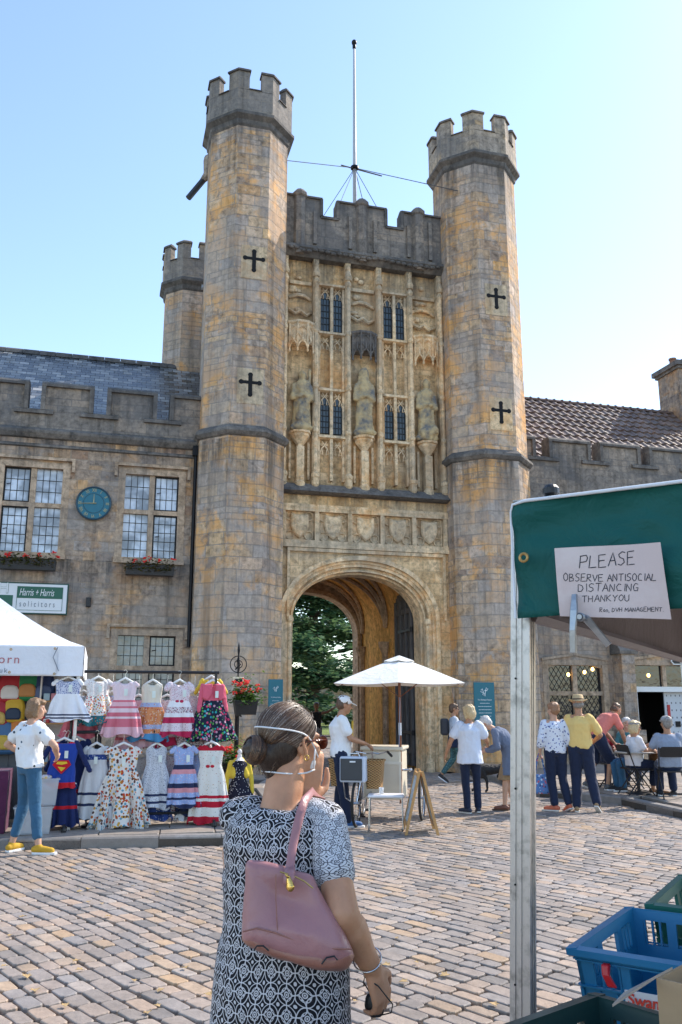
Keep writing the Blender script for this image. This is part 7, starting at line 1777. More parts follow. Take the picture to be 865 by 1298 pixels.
GL = {'P':[[(0,0),(0.05,1)],[(0.0,.95),(.5,1),(.6,.75),(.5,.5),(.05,.45)]],'L':[[(.05,1),(0,0),(.55,.03)]],'E':[[(.55,1),(.02,.97),(0,0),(.58,.02)],[(0,.52),(.45,.55)]],'A':[[(0,0),(.33,1),(.62,0)],[(.12,.38),(.52,.40)]],
 'S':[[(.55,.92),(.3,1),(.05,.8),(.15,.58),(.45,.45),(.5,.2),(.25,0),(0,.1)]],'O':[[(.3,1),(.05,.75),(.02,.3),(.25,0),(.5,.2),(.55,.7),(.3,1)]],'B':[[(0,0),(.03,1),(.4,.95),(.42,.65),(.05,.52),(.5,.42),(.5,.1),(0,0)]],'R':[[(0,0),(.03,1),(.45,.95),(.45,.6),(.05,.5),(.55,0)]],
 'V':[[(0,1),(.28,0),(.58,1)]],'N':[[(0,0),(.03,1),(.5,.02),(.53,1)]],'T':[[(.28,0),(.3,.98)],[(-.02,.97),(.62,1)]],'I':[[(.15,0),(.17,1)]],'C':[[(.52,.88),(.25,1),(.02,.6),(.1,.1),(.52,.08)]],'D':[[(0,0),(.03,1),(.4,.85),(.52,.45),(.35,.05),(0,0)]],
 'G':[[(.52,.88),(.25,1),(.02,.6),(.1,.08),(.45,.05),(.52,.45),(.28,.45)]],'H':[[(0,0),(.03,1)],[(.5,0),(.52,1)],[(.02,.5),(.5,.53)]],'K':[[(0,0),(.03,1)],[(.5,1),(.03,.5),(.55,0)]],'Y':[[(0,1),(.28,.5),(.56,1)],[(.28,.5),(.22,0)]],'U':[[(0,1),(.03,.2),(.28,0),(.5,.2),(.53,1)]],
 'M':[[(0,0),(.05,1),(.3,.3),(.6,1),(.65,0)]],'o':[[(.2,.6),(.02,.3),(.2,0),(.4,.3),(.2,.6)]],'n':[[(0,.6),(.02,0)],[(.02,.45),(.25,.6),(.38,.4),(.38,0)]],',':[[(.1,.08),(.05,-.15)]],'.':[[(.1,.0),(.13,.03)]],'W':[[(0,1),(.15,0),(.35,.7),(.52,0),(.7,1)]]}
M_ink = mat('marker_ink', (.02,.025,.04), .6)
def handwrite(s_, px0, py0, px1, py1, hpx, r_=.0011, seed=0):
    """writes from pixel (px0,py0) baseline to (px1,py1) on the notice"""
    rr = random.Random(seed); b = MB(); wds = [({'I':.32,',':.25,'.':.25,' ':.4,'M':.8,'W':.85,'o':.55,'n':.55}.get(c, .74)) for c in s_]; tot = sum(wds); x = 0
    for c, w_ in zip(s_, wds):
        if c in GL:
            jh = rr.uniform(.9,1.1); jy = rr.uniform(-.05,.05); sl_ = rr.uniform(-.03,.06)
            for st_ in GL[c]:
                pts = []
                # smooth the stroke a little
                dense = []
                for a, b2 in zip(st_, st_[1:]):
                    for q in range(3): dense.append((lerp(a[0],b2[0],q/3), lerp(a[1],b2[1],q/3)))
                dense.append(st_[-1])
                for (gx, gy) in dense:
                    f_ = (x+gx)/tot; X_ = lerp(px0,px1,f_)+(gy+jy)*hpx*sl_; Y_ = lerp(py0,py1,f_)-(gy*jh+jy)*hpx
                    lx, lz = nl(X_,Y_); pts.append((lx+rr.uniform(-.0004,.0004), -.0662, lz))
                b.tube(pts, r_, 5)
        x += w_
    # sit the ink on the bent card
    c0_ = C4
    for i, v in enumerate(b.v):
        u_ = v_ = .5
        for _ in range(4):
            zt_1, zb_1 = lerp(c0_[0][1],c0_[1][1],u_), lerp(c0_[3][1],c0_[2][1],u_); v_ = (zt_1-v.z)/(zt_1-zb_1); xl_1, xr_1 = lerp(c0_[0][0],c0_[3][0],v_), lerp(c0_[1][0],c0_[2][0],v_); u_ = (v.x-xl_1)/(xr_1-xl_1)
        b.v[i] = V((v.x, bend(u_,v_)-.0006+(v.y+.0662)*.4, v.z))
    b.build('handwriting', M_ink, cd_, local=True)
handwrite('PLEASE', 735, 721, 807, 715, 17, .0014, 1); handwrite('OBSERVE ANTISOCIAL', 715, 737, 834, 736, 9.5, .0011, 2); handwrite('DISTANCING', 733, 750, 812, 749, 9.5, .0011, 3)
handwrite('THANKYOU', 738, 763, 800, 762, 8.5, .001, 4); handwrite('Ron, DVH MANAGEMENT.', 760, 776, 842, 775, 5.5, .0008, 5)
# spring clamp
cl_ = thing('spring_clamp', 'grey metal spring clamp gripping the bottom edge of the cardboard notice', 'clamp', (A0.x,A0.y,0), ang); M_clamp = mat('galvanised_steel', (.36,.38,.40), .35, .75)
def P3(px, py, dy=0): x, z = nl(px,py); return V((x, -.075+dy, z))
def strip(pts, w_, m, par, nm):
    b = MB(); rings = []
    for i, p in enumerate(pts):
        d = (pts[min(i+1,len(pts)-1)]-pts[max(i-1,0)]).normalized(); sd = V((d.z,0,-d.x)).normalized()*w_[i]; nn = V((0,.006,0))
        rings.append([p-sd-nn*.2, p-sd*.75-nn, p+sd*.75-nn, p+sd-nn*.2, p+sd+nn*.3, p-sd+nn*.3])
    b.loft(rings); return b.build(nm, m, par, local=True)
j1 = strip([P3(730,754), P3(730.5,762,-.006), P3(731,775,-.012), P3(730,800,-.018), P3(730,828,-.012)], [.0075,.0085,.011,.009,.0085], M_clamp, cl_, 'jaw')
strip([P3(737,779,.02), P3(744,785,.015), P3(752,796,.03), P3(768,817,.05)], [.006,.011,.009,.009], M_clamp, cl_, 'jaw')
b = MB(); c = P3(738,783); b.tube([c+V((0,-.016,0)), c+V((0,.028,0))], .007, 10); b.torus((c.x,c.y-.01,c.z), .010, .0022, 'y', 16, 6); b.torus((c.x,c.y+.0,c.z), .010, .0022, 'y', 16, 6); b.tube([P3(731,777,-.01), c, P3(745,786,.015)], .004, 6); b.build('spring', M_steel, cl_, local=True)
# ================================================================ CRATES ON A TRESTLE (bottom right)
TZ = .74
tt = thing('trestle_table', 'stall trestle table under the crates at the lower right corner', 'table', lf(1.05,2.2), ang)
b = MB(); b.rbox(-.62,1.2,-.62,.62,TZ-.03,TZ,.01); b.build('tabletop', M_pine, tt, local=True)
for x in (-.5,1.1):
    for y in (-.5,.5): b = MB(); b.tube([(x,y,0),(x*.96,y*.8,TZ-.03)], .018, 6); b.build('leg', M_steel, tt, local=True)
def crate(label, origin, rz, L, Wd, h, m, z0, name='plastic_crate', th=.012):
    """open crate: four pierced walls with ribs and a rolled rim; local x 0..L, y 0..Wd"""
    o0 = V(origin); t = thing(name, label, 'crate', (o0.x,o0.y,z0), rz, 'plastic crates on the stall'); tp_ = .03
    def wallq(p, q, nm):
        d = (q-p); Lw = d.length; d.normalize(); nn = V((d.y,-d.x,0))   # outward
        b = MB()
        hs = [(.0,.58),(.58,.86),(.86,1.0)]
        def blk(u0,u1,v0,v1,out=0,t_=th):
            pts = []
            for (u_, v_, o_) in ((u0,v0,0),(u1,v0,0),(u1,v1,0),(u0,v1,0)):
                sh = (1-v_)*tp_; c = p+d*(sh+(Lw-2*sh)*u_)-nn*sh+V((0,0,h*v_)); pts.append(c)
            b.loft([[c+nn*out for c in pts],[c-nn*(t_) for c in pts]])
        blk(0,1,0,.58); blk(0,1,.88,1.0,.002)
        # band with openings: hand hold in the middle, slots at each side
        for (u0,u1) in ((0,.10),(.30,.36),(.64,.70),(.90,1)): blk(u0,u1,.58,.88)
        for (u0,u1) in ((.10,.30),(.70,.90)):
            for k in range(4): a = lerp(u0,u1,k/3.3); blk(a,a+.015,.58,.88)
        for k in range(9): a = k/8*.98+.004; blk(a,a+.012,.02,.56,.006,.002)
        for vv in (.2,.4,.585,.87): blk(0,1,vv,vv+.018,.009,.002)
        return b.build('side_wall', m, t, local=True)
    c = [V((0,0,0)),V((L,0,0)),V((L,Wd,0)),V((0,Wd,0))]
    for i in range(4): wallq(c[i], c[(i+1)%4], 'w')
    b = MB(); b.box(tp_,L-tp_,tp_,Wd-tp_,0,.012); b.build('base', m, t, local=True)
    b = MB(); rim = [V((0,0,h)),V((L,0,h)),V((L,Wd,h)),V((0,Wd,h))]
    for i in range(4):
        p, q = rim[i], rim[(i+1)%4]; d = (q-p).normalized(); nn = V((d.y,-d.x,0))
        b.loft([[x+nn*.016+V((0,0,-.018)), x+nn*.018+V((0,0,.0)), x-nn*.012+V((0,0,.004)), x-nn*.012+V((0,0,-.018))] for x in (p-d*.016, q+d*.016)])
    b.build('rim', m, t, local=True)
    return t
M_bcr = mat('blue_crate_plastic', (.012,.19,.38), .4, var=.08, bump=.05); M_gcr = mat('dark_green_crate_plastic', (.006,.035,.035), .4, var=.1, bump=.05); M_gcr2 = mat('green_crate_plastic', (.01,.13,.10), .45)
C0 = lf(.665,2.66); pv = V((-dv.y,dv.x,0))
bc = crate('bright blue plastic crate with a red clip and handwritten price card', C0-dv*.0, ang+R(-4), .42, .58, .24, M_bcr, .76)
b = MB(); b.loft([[(.085,-.028,.215),(.105,-.028,.215),(.105,-.004,.215),(.085,-.004,.215)],[(.087,-.034,.19),(.107,-.034,.19),(.107,-.020,.19),(.087,-.020,.19)],[(.100,-.030,.16),(.125,-.030,.16),(.125,-.018,.16),(.100,-.018,.16)]]); b.build('red_clip', mat('red_plastic', (.6,.01,.02), .35), bc, local=True, bevel=.003)
crate('second blue crate behind the first one, seen into from above', C0+dv*.44+pv*.03, ang+R(-4), .42, .58, .24, M_bcr, .76)
crate('green crate behind the blue crates at the picture edge', C0+pv*.63+dv*.1, ang+R(-2), .42, .58, .25, M_gcr2, .76)
Cg = lf(.565,2.08); e1 = (lf(.344,1.9)-Cg); a1 = math.atan2(e1.y, e1.x)
crate('dark green plastic crate with slotted sides at the bottom edge of the picture', Cg+V((math.cos(a1),math.sin(a1),0))*.58, a1+PI, .58, .40, .26, M_gcr, .79) if False else crate('dark green plastic crate with slotted sides at the bottom edge of the picture', Cg, a1, .58, .40, .26, M_gcr, .79)
# price card
pc = thing('price_card', 'white price card with red and orange handwriting on the blue crate', 'price card', (C0.x,C0.y,.76), ang+R(-4))
b = MB(); b.loft([[(.15,-.030,.03),(.285,-.030,.03),(.285,-.027,.03),(.15,-.027,.03)],[(.15,-.042,.165),(.285,-.042,.165),(.285,-.039,.165),(.15,-.039,.165)]]); pcc = b.build('card', M_wb, pc, local=True)
M_or = mat('orange_marker', (.75,.28,.02), .6); M_rm = mat('red_marker', (.62,.04,.02), .6)
for s_, x, z, sz, m_ in (('Swan &',.156,.143,.040,M_rm),('300g £2',.172,.066,.036,M_or)):
    o = text('handwriting', s_, sz, m_, pcc, (x,-.0445+.012*(1-z/.165)-.001,z), ext=.0006, world=False, shear=.1, bold=.0008)
# cardboard box with open flap
brot = ang-R(14); bcn = F(832,1240,1.88); bz0 = .80; bh = bcn.z-bz0; bxp = bcn-Rz(brot)@V((-.2,-.16,0))
t = thing('cardboard_box', 'open brown cardboard box with its flap raised beside the crates', 'box', (bxp.x,bxp.y,bz0), brot)
M_cb = mat('brown_cardboard', (.42,.28,.16), .85, var=.1); M_cbin = mat('grey_inside_card', (.40,.33,.27), .85)
b = MB()
for q in ((-.2,.2,-.16,-.154),(-.2,.2,.154,.16)): b.box(q[0],q[1],q[2],q[3],0,bh)
b.box(-.2,-.194,-.154,.154,0,bh); b.box(.194,.2,-.154,.154,0,bh); b.box(-.194,.194,-.154,.154,0,.006); b.build('box_walls', M_cb, t, local=True)
tipv = Rz(-brot)@(F(776,1277,1.80)-bcn); c1_ = V((-.2,-.158,bh)); c2_ = V((-.2,-.08,bh)); o1_ = c1_+tipv; o2_ = o1_+V((0,.05,.01)); up_ = V((0,0,.005))
b = MB(); b.loft([[c1_,c2_,c2_+up_,c1_+up_],[o1_,o2_,o2_+up_,o1_+up_]]); b.build('flap', M_cbin, t, local=True)
b = MB(); b.loft([[(.2,-.16,bh),(.2,.16,bh),(.2,.16,bh+.005),(.2,-.16,bh+.005)],[(.33,-.155,bh+.09),(.33,.155,bh+.09),(.33,.155,bh+.095),(.33,-.155,bh+.095)]]); b.build('flap', M_cb, t, local=True)
b = MB(); b.box(-.02,.02,-.1625,-.1605,bh*.35,bh); b.build('parcel_tape', mat('parcel_tape', (.30,.18,.08), .25), t, local=True)
# ---- dry leaves on the setts
ml = mat('dry_leaf', (.40,.27,.12), .7, var=.3); ml2 = mat('pale_dry_leaf', (.62,.50,.28), .7); rr = random.Random(5); base = None
for k in range(34):
    px, py = rr.uniform(5,270) if k % 3 else rr.uniform(440,640), rr.uniform(1100,1285); p = G(px,py,.008)
    if base is None:
        b = MB(); pts = [(0,-.03),(.012,-.015),(.026,-.012),(.016,.002),(.022,.018),(.006,.014),(0,.03),(-.006,.014),(-.022,.018),(-.016,.002),(-.026,-.012),(-.012,-.015)]
        b.loft([[(x,y,.004+abs(x)*.35) for x, y in pts],[(x,y,.0055+abs(x)*.35) for x, y in pts]]); o = base = b.build('fallen_leaf', ml, None)
    else: o = base.copy(); COL.objects.link(o)
    o.location = p; o.rotation_euler = (rr.uniform(-.15,.15),rr.uniform(-.15,.15),rr.uniform(0,6.28)); s_ = rr.uniform(.6,1.25); o.scale = (s_,s_,s_)
    tag(o, 'dry yellow leaf lying on the stone setts of the open street', 'leaf', 'dry leaves scattered on the setts')
# ================================================================ FOREGROUND WOMAN
WH = HD+22; WR = lf(-.163,2.55)
def wl(p): return Rz(R(WH))@(V(p)-WR)
def WF(px, py, f): return wl(F(px,py,f))
def dressmat(name, T, invert=False):
    t = NT(name); uv = t.uv(); sp = t.n('SeparateXYZ'); nz = t.n('TexNoise', inp={'Scale': 7.0}); t.link(uv, nz.inputs['Vector']); wv = t.n('VectorMath', operation='MULTIPLY_ADD'); t.link(nz.outputs['Color'], wv.inputs[0]); wv.inputs[1].default_value = (.045,.045,0); t.link(uv, wv.inputs[2]); t.link(wv.outputs[0], sp.inputs[0])
    U_ = t.math('SUBTRACT', t.math('FRACT', t.math('DIVIDE', sp.outputs['X'], T)), .5); V_ = t.math('SUBTRACT', t.math('FRACT', t.math('DIVIDE', sp.outputs['Y'], T)), .5)
    def ln(a, b): return t.math('SQRT', t.math('ADD', t.math('MULTIPLY', a, a), t.math('MULTIPLY', b, b)))
    aU, aV = t.math('ABSOLUTE', U_), t.math('ABSOLUTE', V_); d0 = ln(U_, V_); d1 = ln(t.math('SUBTRACT', .5, aU), t.math('SUBTRACT', .5, aV))
    de = ln(t.math('SUBTRACT', .5, aU), V_); df = ln(U_, t.math('SUBTRACT', .5, aV))
    def ring(d, r_, w_): return t.math('LESS_THAN', t.math('ABSOLUTE', t.math('SUBTRACT', d, r_)), w_)
    m = ring(d0, .5, .022)
    for x in (ring(d1, .5, .022), ring(d0, .12, .03), ring(d0, .30, .016), t.math('LESS_THAN', d0, .05), t.math('LESS_THAN', d1, .09), t.math('LESS_THAN', de, .055), t.math('LESS_THAN', df, .055)): m = t.math('MAXIMUM', m, x)
    # eight little petals round the centres
    at_ = t.math('ARCTAN2', V_, U_); pet = t.math('MULTIPLY', t.math('GREATER_THAN', t.math('SINE', t.math('MULTIPLY', at_, 8)), .2), t.math('LESS_THAN', t.math('ABSOLUTE', t.math('SUBTRACT', d0, .27)), .035)); m = t.math('MAXIMUM', m, pet)
    c = t.mix(m, (.008,.008,.012), (.56,.56,.59)) if not invert else t.mix(m, (.60,.61,.64), (.05,.05,.07))
    o = t.obj(); b = t.bump(t.noise(5, o, 3, .5, .6), .5, .04); t.out(c, .75, b, spec=.25); return t.m
M_dress = dressmat('black_white_geometric_dress', .050); M_slv = dressmat('fine_print_sleeve', .028, True)
M_tan = skin('skin_sun_tanned', (.56,.29,.17))
hd_ = WF(358,938,2.52); nk_ = V((.0,.0,1.425))
wm, wmb, wj2, (mh, mH) = person('foreground woman with a grey-brown bun, black and white patterned dress and mauve shoulder bag', WR, WH, 1.70, M_tan, dict(
    pel=(0,0,.95), wai=(0,0,1.09), che=(0,-.01,1.28), nek=(0,-.01,1.415), hed=(hd_.x, .03, 1.562),
    sR=(.136,-.015,1.36), sL=(-.136,.0,1.36), eR=WF(434,1158,2.36), wR=WF(472,1227,2.47), eL=WF(396,1125,2.72), wL=WF(386,1020,2.585)),
    None, None, None, dict(mat=mat('black_sandal', (.02,.02,.02), .5)), head=(31,-3), voxel=.0065, fat=1.12, armf=1.12, shf=.78, hs=.86, sunglasses=None,
    handR=dict(d=WF(494,1290,2.49)-WF(472,1227,2.47), palm=(-.9,.3,0), curl=.75), handL=dict(d=WF(399,960,2.575)-WF(386,1020,2.585), palm=WF(385,970,2.60)-WF(399,970,2.53), curl=.25, side=-1), name='person')
# dress: fitted back with scooped neckline, falls to the knee
t = MB(); X3 = (1,0,0)
sp = [(0,0,.50),(0,0,.72),(0,.0,.92),(0,0,1.0),(0,0,1.10),(0,-.003,1.2),(0,-.01,1.30),(0,-.01,1.355),(0,-.005,1.386)]
rd = [(.20,.16),(.20,.155),(.190,.148),(.183,.142),(.164,.126),(.170,.128),(.168,.124),(.150,.108),(.120,.083)]
torso_loft(t, sp, [X3]*len(sp), rd, 32)
for sg in (-1,1): t.cap((sg*.09,-.008,1.372),(sg*.138,-.01,1.36), .052,.055, 14)
me = remesh(t, .008, 3, lambda co,n: noise.noise(V((co.x*7, co.y*7, co.z*9)))*.007+noise.noise(V((co.x*14+4, co.y*14, co.z*24)))*.0035*(1 if co.z > 1.0 else .4))
mesh_obj('dress', me, M_dress, wmb, cyl=(0,0,.19))
for k, sg in (('L',-1),('R',1)):
    t = MB(); pts = path([wj2['s'+k]+V((-sg*.045,0,.008)), wj2['s'+k], wj2['e'+k]], 0, 1.55)
    t.chain(pts, [.053,.056,.058], 16)
    # open cuff look: the hem ring
    me = remesh(t, .007, 2, lambda co,n: noise.noise(V((co.x*16, co.y*16, co.z*12+5)))*.006)
    mesh_obj('sleeve', me, M_slv, wmb, cyl=(wj2['s'+k].x, wj2['s'+k].y, .07))
    c_ = pts[-1]; d_ = (pts[-1]-pts[-2]).normalized()
# hair: smooth cap drawn back into a low bun, grey hair and painted sun highlight over the crown
hmm = NT('greying_brown_hair'); o_ = hmm.obj(); mp = hmm.n('Mapping'); mp.inputs['Scale'].default_value = (40,40,40); hmm.link(o_, mp.inputs['Vector'])
gi = hmm.n('NewGeometry').outputs['Random Per Island']
M_hb = hairmat('hair_dark_brown_base', (.028,.015,.009), (.10,.07,.05), .2)
h = MB(); h.ell(mh(0,-.022,.048), .087,.104,.091, 28, 18, rot=mH); h.ell(mh(0,-.05,-.005), .078,.066,.075, 20, 12, rot=mH); h.cap(mh(0,-.085,-.03), mh(0,-.06,-.085), .045,.030)
me = remesh(h, .006, 3, lambda co,n: noise.noise(co*60)*.002); hair_o = mesh_obj('hair', me, M_hb, wmb)
h = MB(); rr = random.Random(4)
bc_ = mh(-.0,-.142,-.018)
h.ell(bc_, .043,.036,.045, 18, 12, rot=mH)
me = remesh(h, .005, 2, lambda co,n: noise.noise(V((co.x*40,co.y*40,co.z*90)))*.006); bun_o = mesh_obj('bun', me, M_hb, hair_o)
def strandmat(name, stops):
    t = NT(name); r_ = t.n('NewGeometry').outputs['Random Per Island']; t.out(t.ramp(r_, stops), .38, spec=.6); return t.m
M_s1 = strandmat('brown_strands', [(0,(.02,.010,.006)),(.5,(.07,.032,.016)),(.85,(.15,.075,.036)),(1,(.24,.15,.09))]); M_s2 = strandmat('grey_sunlit_strands', [(0,(.06,.034,.02)),(.4,(.12,.072,.045)),(.75,(.24,.175,.13)),(1,(.52,.46,.41))])
c0 = V((0,-.022,.048)); ra_ = V((.0888,.1065,.0935))
def ep(dirv, k=1.0): 
    d = V(dirv).normalized(); s_ = 1/math.sqrt((d.x/ra_.x)**2+(d.y/ra_.y)**2+(d.z/ra_.z)**2); return c0+d*s_*k
dark, grey = MB(), MB(); bdir = (V((0,-.115,-.02))-c0).normalized()
for i in range(4200):
    a = rr.uniform(-PI,PI); el = rr.uniform(-1.0,1.5); d = V((math.cos(el)*math.sin(a), math.cos(el)*math.cos(a), math.sin(el)))
    if d.y > .72 and d.z < .5: continue
    if d.z < -.35 and d.y > -.1: continue
    if abs(d.x) > .8 and d.z < -.2 and d.y > -.25: continue
    L_ = rr.uniform(.25,.95); t0 = rr.uniform(0,.5); pts = []
    ax_ = d.cross(bdir); ang_ = d.angle(bdir)
    if ang_ < .12: continue
    ax_.normalize(); jz = rr.uniform(.995,1.018)
    for q in range(9):
        tt_ = t0+L_*q/8
        if tt_ > 1: break
        dd_ = Matrix.Rotation(ang_*tt_, 3, ax_)@d; dd_ = dd_+V((0,0,-.10*math.sin(tt_*PI)*abs(d.z)))
        p = ep(dd_, jz+.004*math.sin(tt_*7+i)); pts.append(mh(*p))
    if len(pts) > 2:
        g_ = (d.z > .45 and rr.random() < .35) or (d.y > .3 and rr.random() < .75) or rr.random() < .05  # pale front and crown strands: grey hair plus sunlight put into the colour
        (grey if g_ else dark).tube(pts, rr.uniform(.0007,.0015), 3, caps=False)
for i in range(420):   # strands wound round the bun
    th0 = rr.uniform(0,6.28); tilt = rr.uniform(-1.2,1.2); pts = []
    for q in range(10):
        a = th0+q*.22; p = V((.044*math.cos(a)*math.cos(tilt*.8), .037*math.sin(tilt)*.9+.012*math.sin(a), .046*math.sin(a))); r_ = p.normalized(); s_ = 1/math.sqrt((r_.x/.0445)**2+(r_.y/.0375)**2+(r_.z/.0465)**2)
        pts.append(bc_+mH@(r_*s_*rr.uniform(.99,1.02)))
    dark.tube(pts, rr.uniform(.0008,.0014), 3, caps=False)
for i in range(70):     # stray hairs at the nape and crown
    a = rr.uniform(-.9,.9); p = V((.06*math.sin(a),-.085,-.07+rr.uniform(-.01,.02))); q = p+V((rr.uniform(-.02,.02),-.01,rr.uniform(-.03,-.01)))
    dark.tube([mh(*p), mh(*((p+q)/2+V((0,-.006,0)))), mh(*q)], .0006, 3, caps=False)
for i in range(90):
    a = rr.uniform(-1.4,1.4); el = rr.uniform(.4,1.4); d = V((math.cos(el)*math.sin(a), math.cos(el)*math.cos(a), math.sin(el)))
    p = ep(d, 1.01); q = ep(d+V((rr.uniform(-.2,.2),-.25,rr.uniform(-.1,.2))), rr.uniform(1.04,1.09)); grey.tube([mh(*p), mh(*((p+q)/2)), mh(*q)], .0005, 3, caps=False)
dark.build('brown_strands', M_s1, hair_o, local=True, fix=False, uv=False, smooth=True); grey.build('grey_sunlit_strands', M_s2, hair_o, local=True, fix=False, uv=False, smooth=True)
h = MB(); h.torus((0,0,0), .024, .007, 'y', 20, 6)
for i, v in enumerate(h.v): h.v[i] = mh(v.x, v.y-.112, v.z-.018)
h.build('hair_tie', M_blk, hair_o, local=True, smooth=True)
# mask and its elastic straps
M_str = mat('white_elastic', (.74,.75,.76), .7)
b = MB(); b.ell(mh(0,.056,-.055), .052,.048,.044, 18, 10, rot=mH); me = remesh(b, .008, 2); mk = mesh_obj('face_mask', me, cloth('mask_fabric', (.60,.62,.64)), wmb)
def strap(pts, nm='mask_strap'):
    P_ = [V(p) for p in pts]; dense = []
    for i in range(len(P_)-1):
        a, b2, c, d = P_[max(i-1,0)], P_[i], P_[i+1], P_[min(i+2,len(P_)-1)]
        for q in range(6):
            t_ = q/6; dense.append(.5*((2*b2)+(-a+c)*t_+(2*a-5*b2+4*c-d)*t_*t_+(-a+3*b2-3*c+d)*t_**3))
    dense.append(P_[-1]); b = MB(); b.tube([mh(*p) for p in dense], .0024, 6); b.build(nm, M_str, mk, local=True, smooth=True)
strap([(.055,.075,-.035),(.080,.03,.012),(.090,-.005,.036),(.090,-.05,.047),(.072,-.098,.052),(.035,-.124,.055),(0,-.130,.056),(-.035,-.124,.055),(-.072,-.098,.052),(-.090,-.05,.047),(-.09,-.005,.036),(-.08,.03,.012),(-.055,.075,-.035)])
strap([(.052,.065,-.075),(.068,.02,-.085),(.066,-.02,-.088),(.060,-.06,-.088),(.035,-.088,-.086),(0,-.098,-.085),(-.035,-.088,-.086),(-.06,-.06,-.088),(-.068,.02,-.085),(-.052,.065,-.075)])
strap([(.070,.05,-.01),(.076,.045,-.04),(.062,.055,-.072)])
# spectacles with brown lenses
M_bl = mat('brown_lens', (.09,.02,.01), .08)
b = MB()
for sg in (-1,1):
    b.ell(mh(sg*.036,.104,.014), .031,.007,.024, 18, 8, rot=mH); b.tube([mh(sg*.066,.096,.022), mh(sg*.080,.06,.022), mh(sg*.086,.0,.014), mh(sg*.084,-.02,.0)], .0028, 6)
b.tube([mh(-.01,.110,.018), mh(.01,.110,.018)], .003, 6); b.build('sunglasses', M_bl, wmb, local=True, smooth=True)
# ear detail and earring
b = MB()
for sg in (-1,1):
    b.chain([mh(sg*.083,.004,-.018), mh(sg*.088,-.010,.005), mh(sg*.091,-.012,.022), mh(sg*.088,.004,.031), mh(sg*.084,.012,.020)], [.006,.005,.0045,.0045,.004], 8); b.ell(mh(sg*.082,.006,-.026), .006,.007,.009, 8, 6, rot=mH)
me = remesh(b, .0035, 1); mesh_obj('ear_rims', me, M_tan, wmb)
b = MB(); q_ = mh(.087,.006,-.036); b.torus((q_.x,q_.y,q_.z), .007, .0018, 'y', 16, 6); b.build('earring', mat('gold', (.65,.42,.12), .25, .9), wmb, local=True, smooth=True)
# bracelet, ring, dark phone held in the right hand
M_silver = mat('silver', (.62,.63,.65), .2, .95)
wv_, ev_ = wj2['wR'], wj2['eR']; ax_ = (wv_-ev_).normalized(); c_ = wv_-ax_*.035; u1 = ax_.cross(V((0,0,1))).normalized(); u2 = ax_.cross(u1)
b = MB(); b.tube([c_+(u1*math.cos(2*PI*k/28)+u2*math.sin(2*PI*k/28)+ax_*.25*math.cos(2*PI*k/28))*.036 for k in range(29)], .0024, 6); b.build('bangle', M_silver, wmb, local=True, smooth=True)
hdv = (WF(494,1290,2.49)-WF(472,1227,2.47)).normalized(); pc_ = wv_+hdv*.095+V((-.03,.012,-.01))
kt = thing('mask_holder', 'black strap and pouch held in the right hand of the foreground woman', 'pouch', WR, -R(WH))
b = MB(); b.ell(pc_, .030,.020,.034, 14, 8); me = remesh(b, .006, 1, lambda co,n: noise.noise(co*50)*.004); mesh_obj('pouch', me, M_blk, kt)
b = MB(); b.tube([pc_+V((-.01,0,.02)), wv_+hdv*.04+V((-.035,-.01,0)), wv_+hdv*.02+V((-.02,-.022,.0)), wv_+hdv*.04+V((.012,-.026,.0)), wv_+hdv*.09+V((.030,-.015,0)), wv_+hdv*.12+V((.01,.0,0)), pc_+V((0,0,-.03))], .0018, 6); b.build('wrist_loop', M_blk, kt, local=True, smooth=True)
# shoulder bag
def leather(name, col, sc=220):
    t = NT(name); o = t.obj(); v = t.n('TexVoronoi', inp={'Scale': sc}); t.link(o, v.inputs['Vector'])
    c = t.mix(t.noise(5, o, 4), tuple(x*.85 for x in col), tuple(x*1.12 for x in col)); b = t.bump(t.noise(9, o, 3, .5, .5), .35, .03); b = t.bump(v.outputs['Distance'], .25, .0015, b)
    t.out(c, .36, b, spec=.5); return t.m
M_bag = leather('mauve_leather', (.36,.17,.175)); M_base = leather('tan_rose_leather', (.30,.13,.095))
bag = thing('shoulder_bag', 'mauve leather shoulder bag with tan base hanging from the right shoulder of the foreground woman', 'bag', WR, -R(WH))
OUT = [(312,1094),(325,1090),(345,1093),(372,1102),(396,1110),(404,1124),(415,1146),(430,1172),(446,1200),(450,1214),(438,1229),(412,1228),(380,1222),(345,1211),(312,1197),(306,1190),(307,1165),(311,1125)]
def bagshell(out, f0, th, nm, m, par, edge=.86, n=7, subdiv=4):
    P_ = []
    k_ = len(out)
    for i in range(k_):
        a, b2, c, d = [V((*out[(i+j) % k_],0)) for j in (-1,0,1,2)]
        for q in range(subdiv):
            t_ = q/subdiv; p = .5*((2*b2)+(-a+c)*t_+(2*a-5*b2+4*c-d)*t_*t_+(-a+3*b2-3*c+d)*t_**3); P_.append((p.x,p.y))
    cx_ = sum(p[0] for p in P_)/len(P_); cy_ = sum(p[1] for p in P_)/len(P_); rings = []
    for i in range(n*2+1):
        a = -PI/2+PI*i/(n*2); s_ = .35+.65*math.cos(a)**.35 if abs(a) < PI/2-.01 else .35; dep = th*math.sin(a)*(1 if abs(a) < PI/2-.3 else 1.0)
        rings.append([WF(lerp(cx_,x,s_), lerp(cy_,y,s_), f0+dep*(1+.5*(y-cy_)/70)) for x, y in P_])
    b = MB(); b.loft(rings)
    me = remesh(b, .006, 4, lambda co,n_: noise.noise(V((co.x*11, co.y*11, co.z*7)))*.006+noise.noise(co*26)*.0016); return mesh_obj(nm, me, m, par)
bb = bagshell(OUT, 2.345, .045, 'bag_body', M_bag, bag)
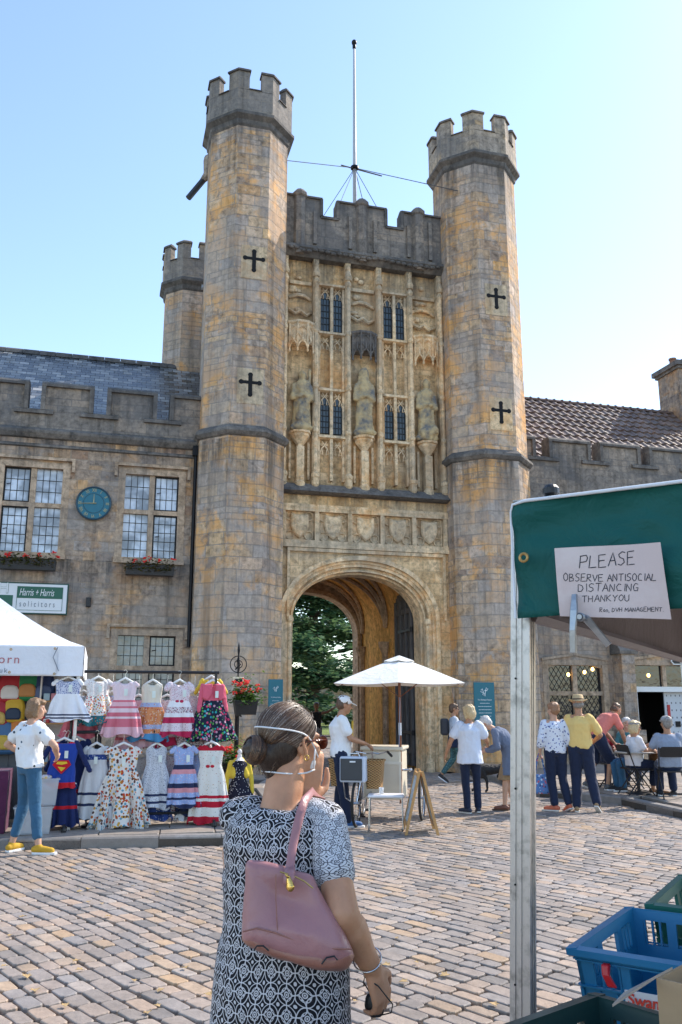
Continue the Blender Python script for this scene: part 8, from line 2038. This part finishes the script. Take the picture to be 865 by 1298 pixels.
BASE = [(306,1186),(325,1180),(350,1187),(380,1198),(410,1206),(447,1207),(450,1215),(438,1230),(412,1229.5),(380,1223.5),(345,1212.5),(312,1198.5)]
bagshell(BASE, 2.345, .055, 'base_panel', M_base, bag)
b = MB(); b.tube([WF(x,y,2.283) for x, y in ((308,1181),(325,1176.5),(350,1182.5),(380,1194),(412,1202),(446,1203))], .0022, 6); b.build('piping', M_base, bb, local=True)
b = MB(); b.tube([WF(x,y,2.292) for x, y in ((355,1105),(372,1110),(386,1117),(397,1126))], .0018, 6); b.build('zip', mat('gold', (.65,.42,.12)), bb, local=True)
b = MB(); b.cap(WF(366,1113,2.285), WF(368,1124,2.28), .006,.012, 10, (0,1,0), .5); b.tube([WF(362,1107,2.286),WF(366,1113,2.283)], .003, 6); b.build('charm', mat('gold', (.65,.42,.12)), bb, local=True, smooth=True)
b = MB(); b.tube([WF(x,y,2.287) for x, y in ((350,1108),(350,1140),(352,1180))], .0012, 5); b.build('seam', M_base, bb, local=True)
for q in (((322,1204),(326,1199),(334,1199),(341,1205)),((408,1222),(414,1214),(424,1212),(428,1217))):
    b = MB(); b.tube([WF(x,y,2.275) for x, y in q], .002, 6); b.build('base_loop', M_blk, bb, local=True)
def band(pts, w_, th, nm, m, par):
    b = MB(); rings = []
    for i, p in enumerate(pts):
        d = (pts[min(i+1,len(pts)-1)]-pts[max(i-1,0)]).normalized(); out_ = V((p.x*.25,p.y+.02,0)); out_ = out_.normalized() if out_.length > 1e-4 else V((0,-1,0)); out_ = (out_-d*out_.dot(d)).normalized(); sd = d.cross(out_).normalized()
        rings.append([p+sd*w_*math.cos(2*PI*k/12)+out_*th*math.sin(2*PI*k/12) for k in range(12)])
    b.loft(rings); b.build(nm, m, par, local=True, smooth=True)
sh_ = wj2['sR']
band([WF(367,1120,2.29), WF(368,1098,2.315), WF(371,1075,2.365), WF(376,1050,2.392), WF(382,1028,2.405), WF(387,1014,2.44), V((sh_.x-.055,.02,sh_.z+.078)), V((sh_.x-.05,.075,sh_.z+.055)), V((sh_.x-.04,.125,sh_.z-.02)), V((sh_.x-.0,.14,sh_.z-.12))], .012, .0035, 'strap', M_bag, bag)
band([WF(366,1122,2.287), WF(366.5,1112,2.29), WF(367.5,1100,2.308)], .015, .005, 'strap_tab', M_bag, bag)
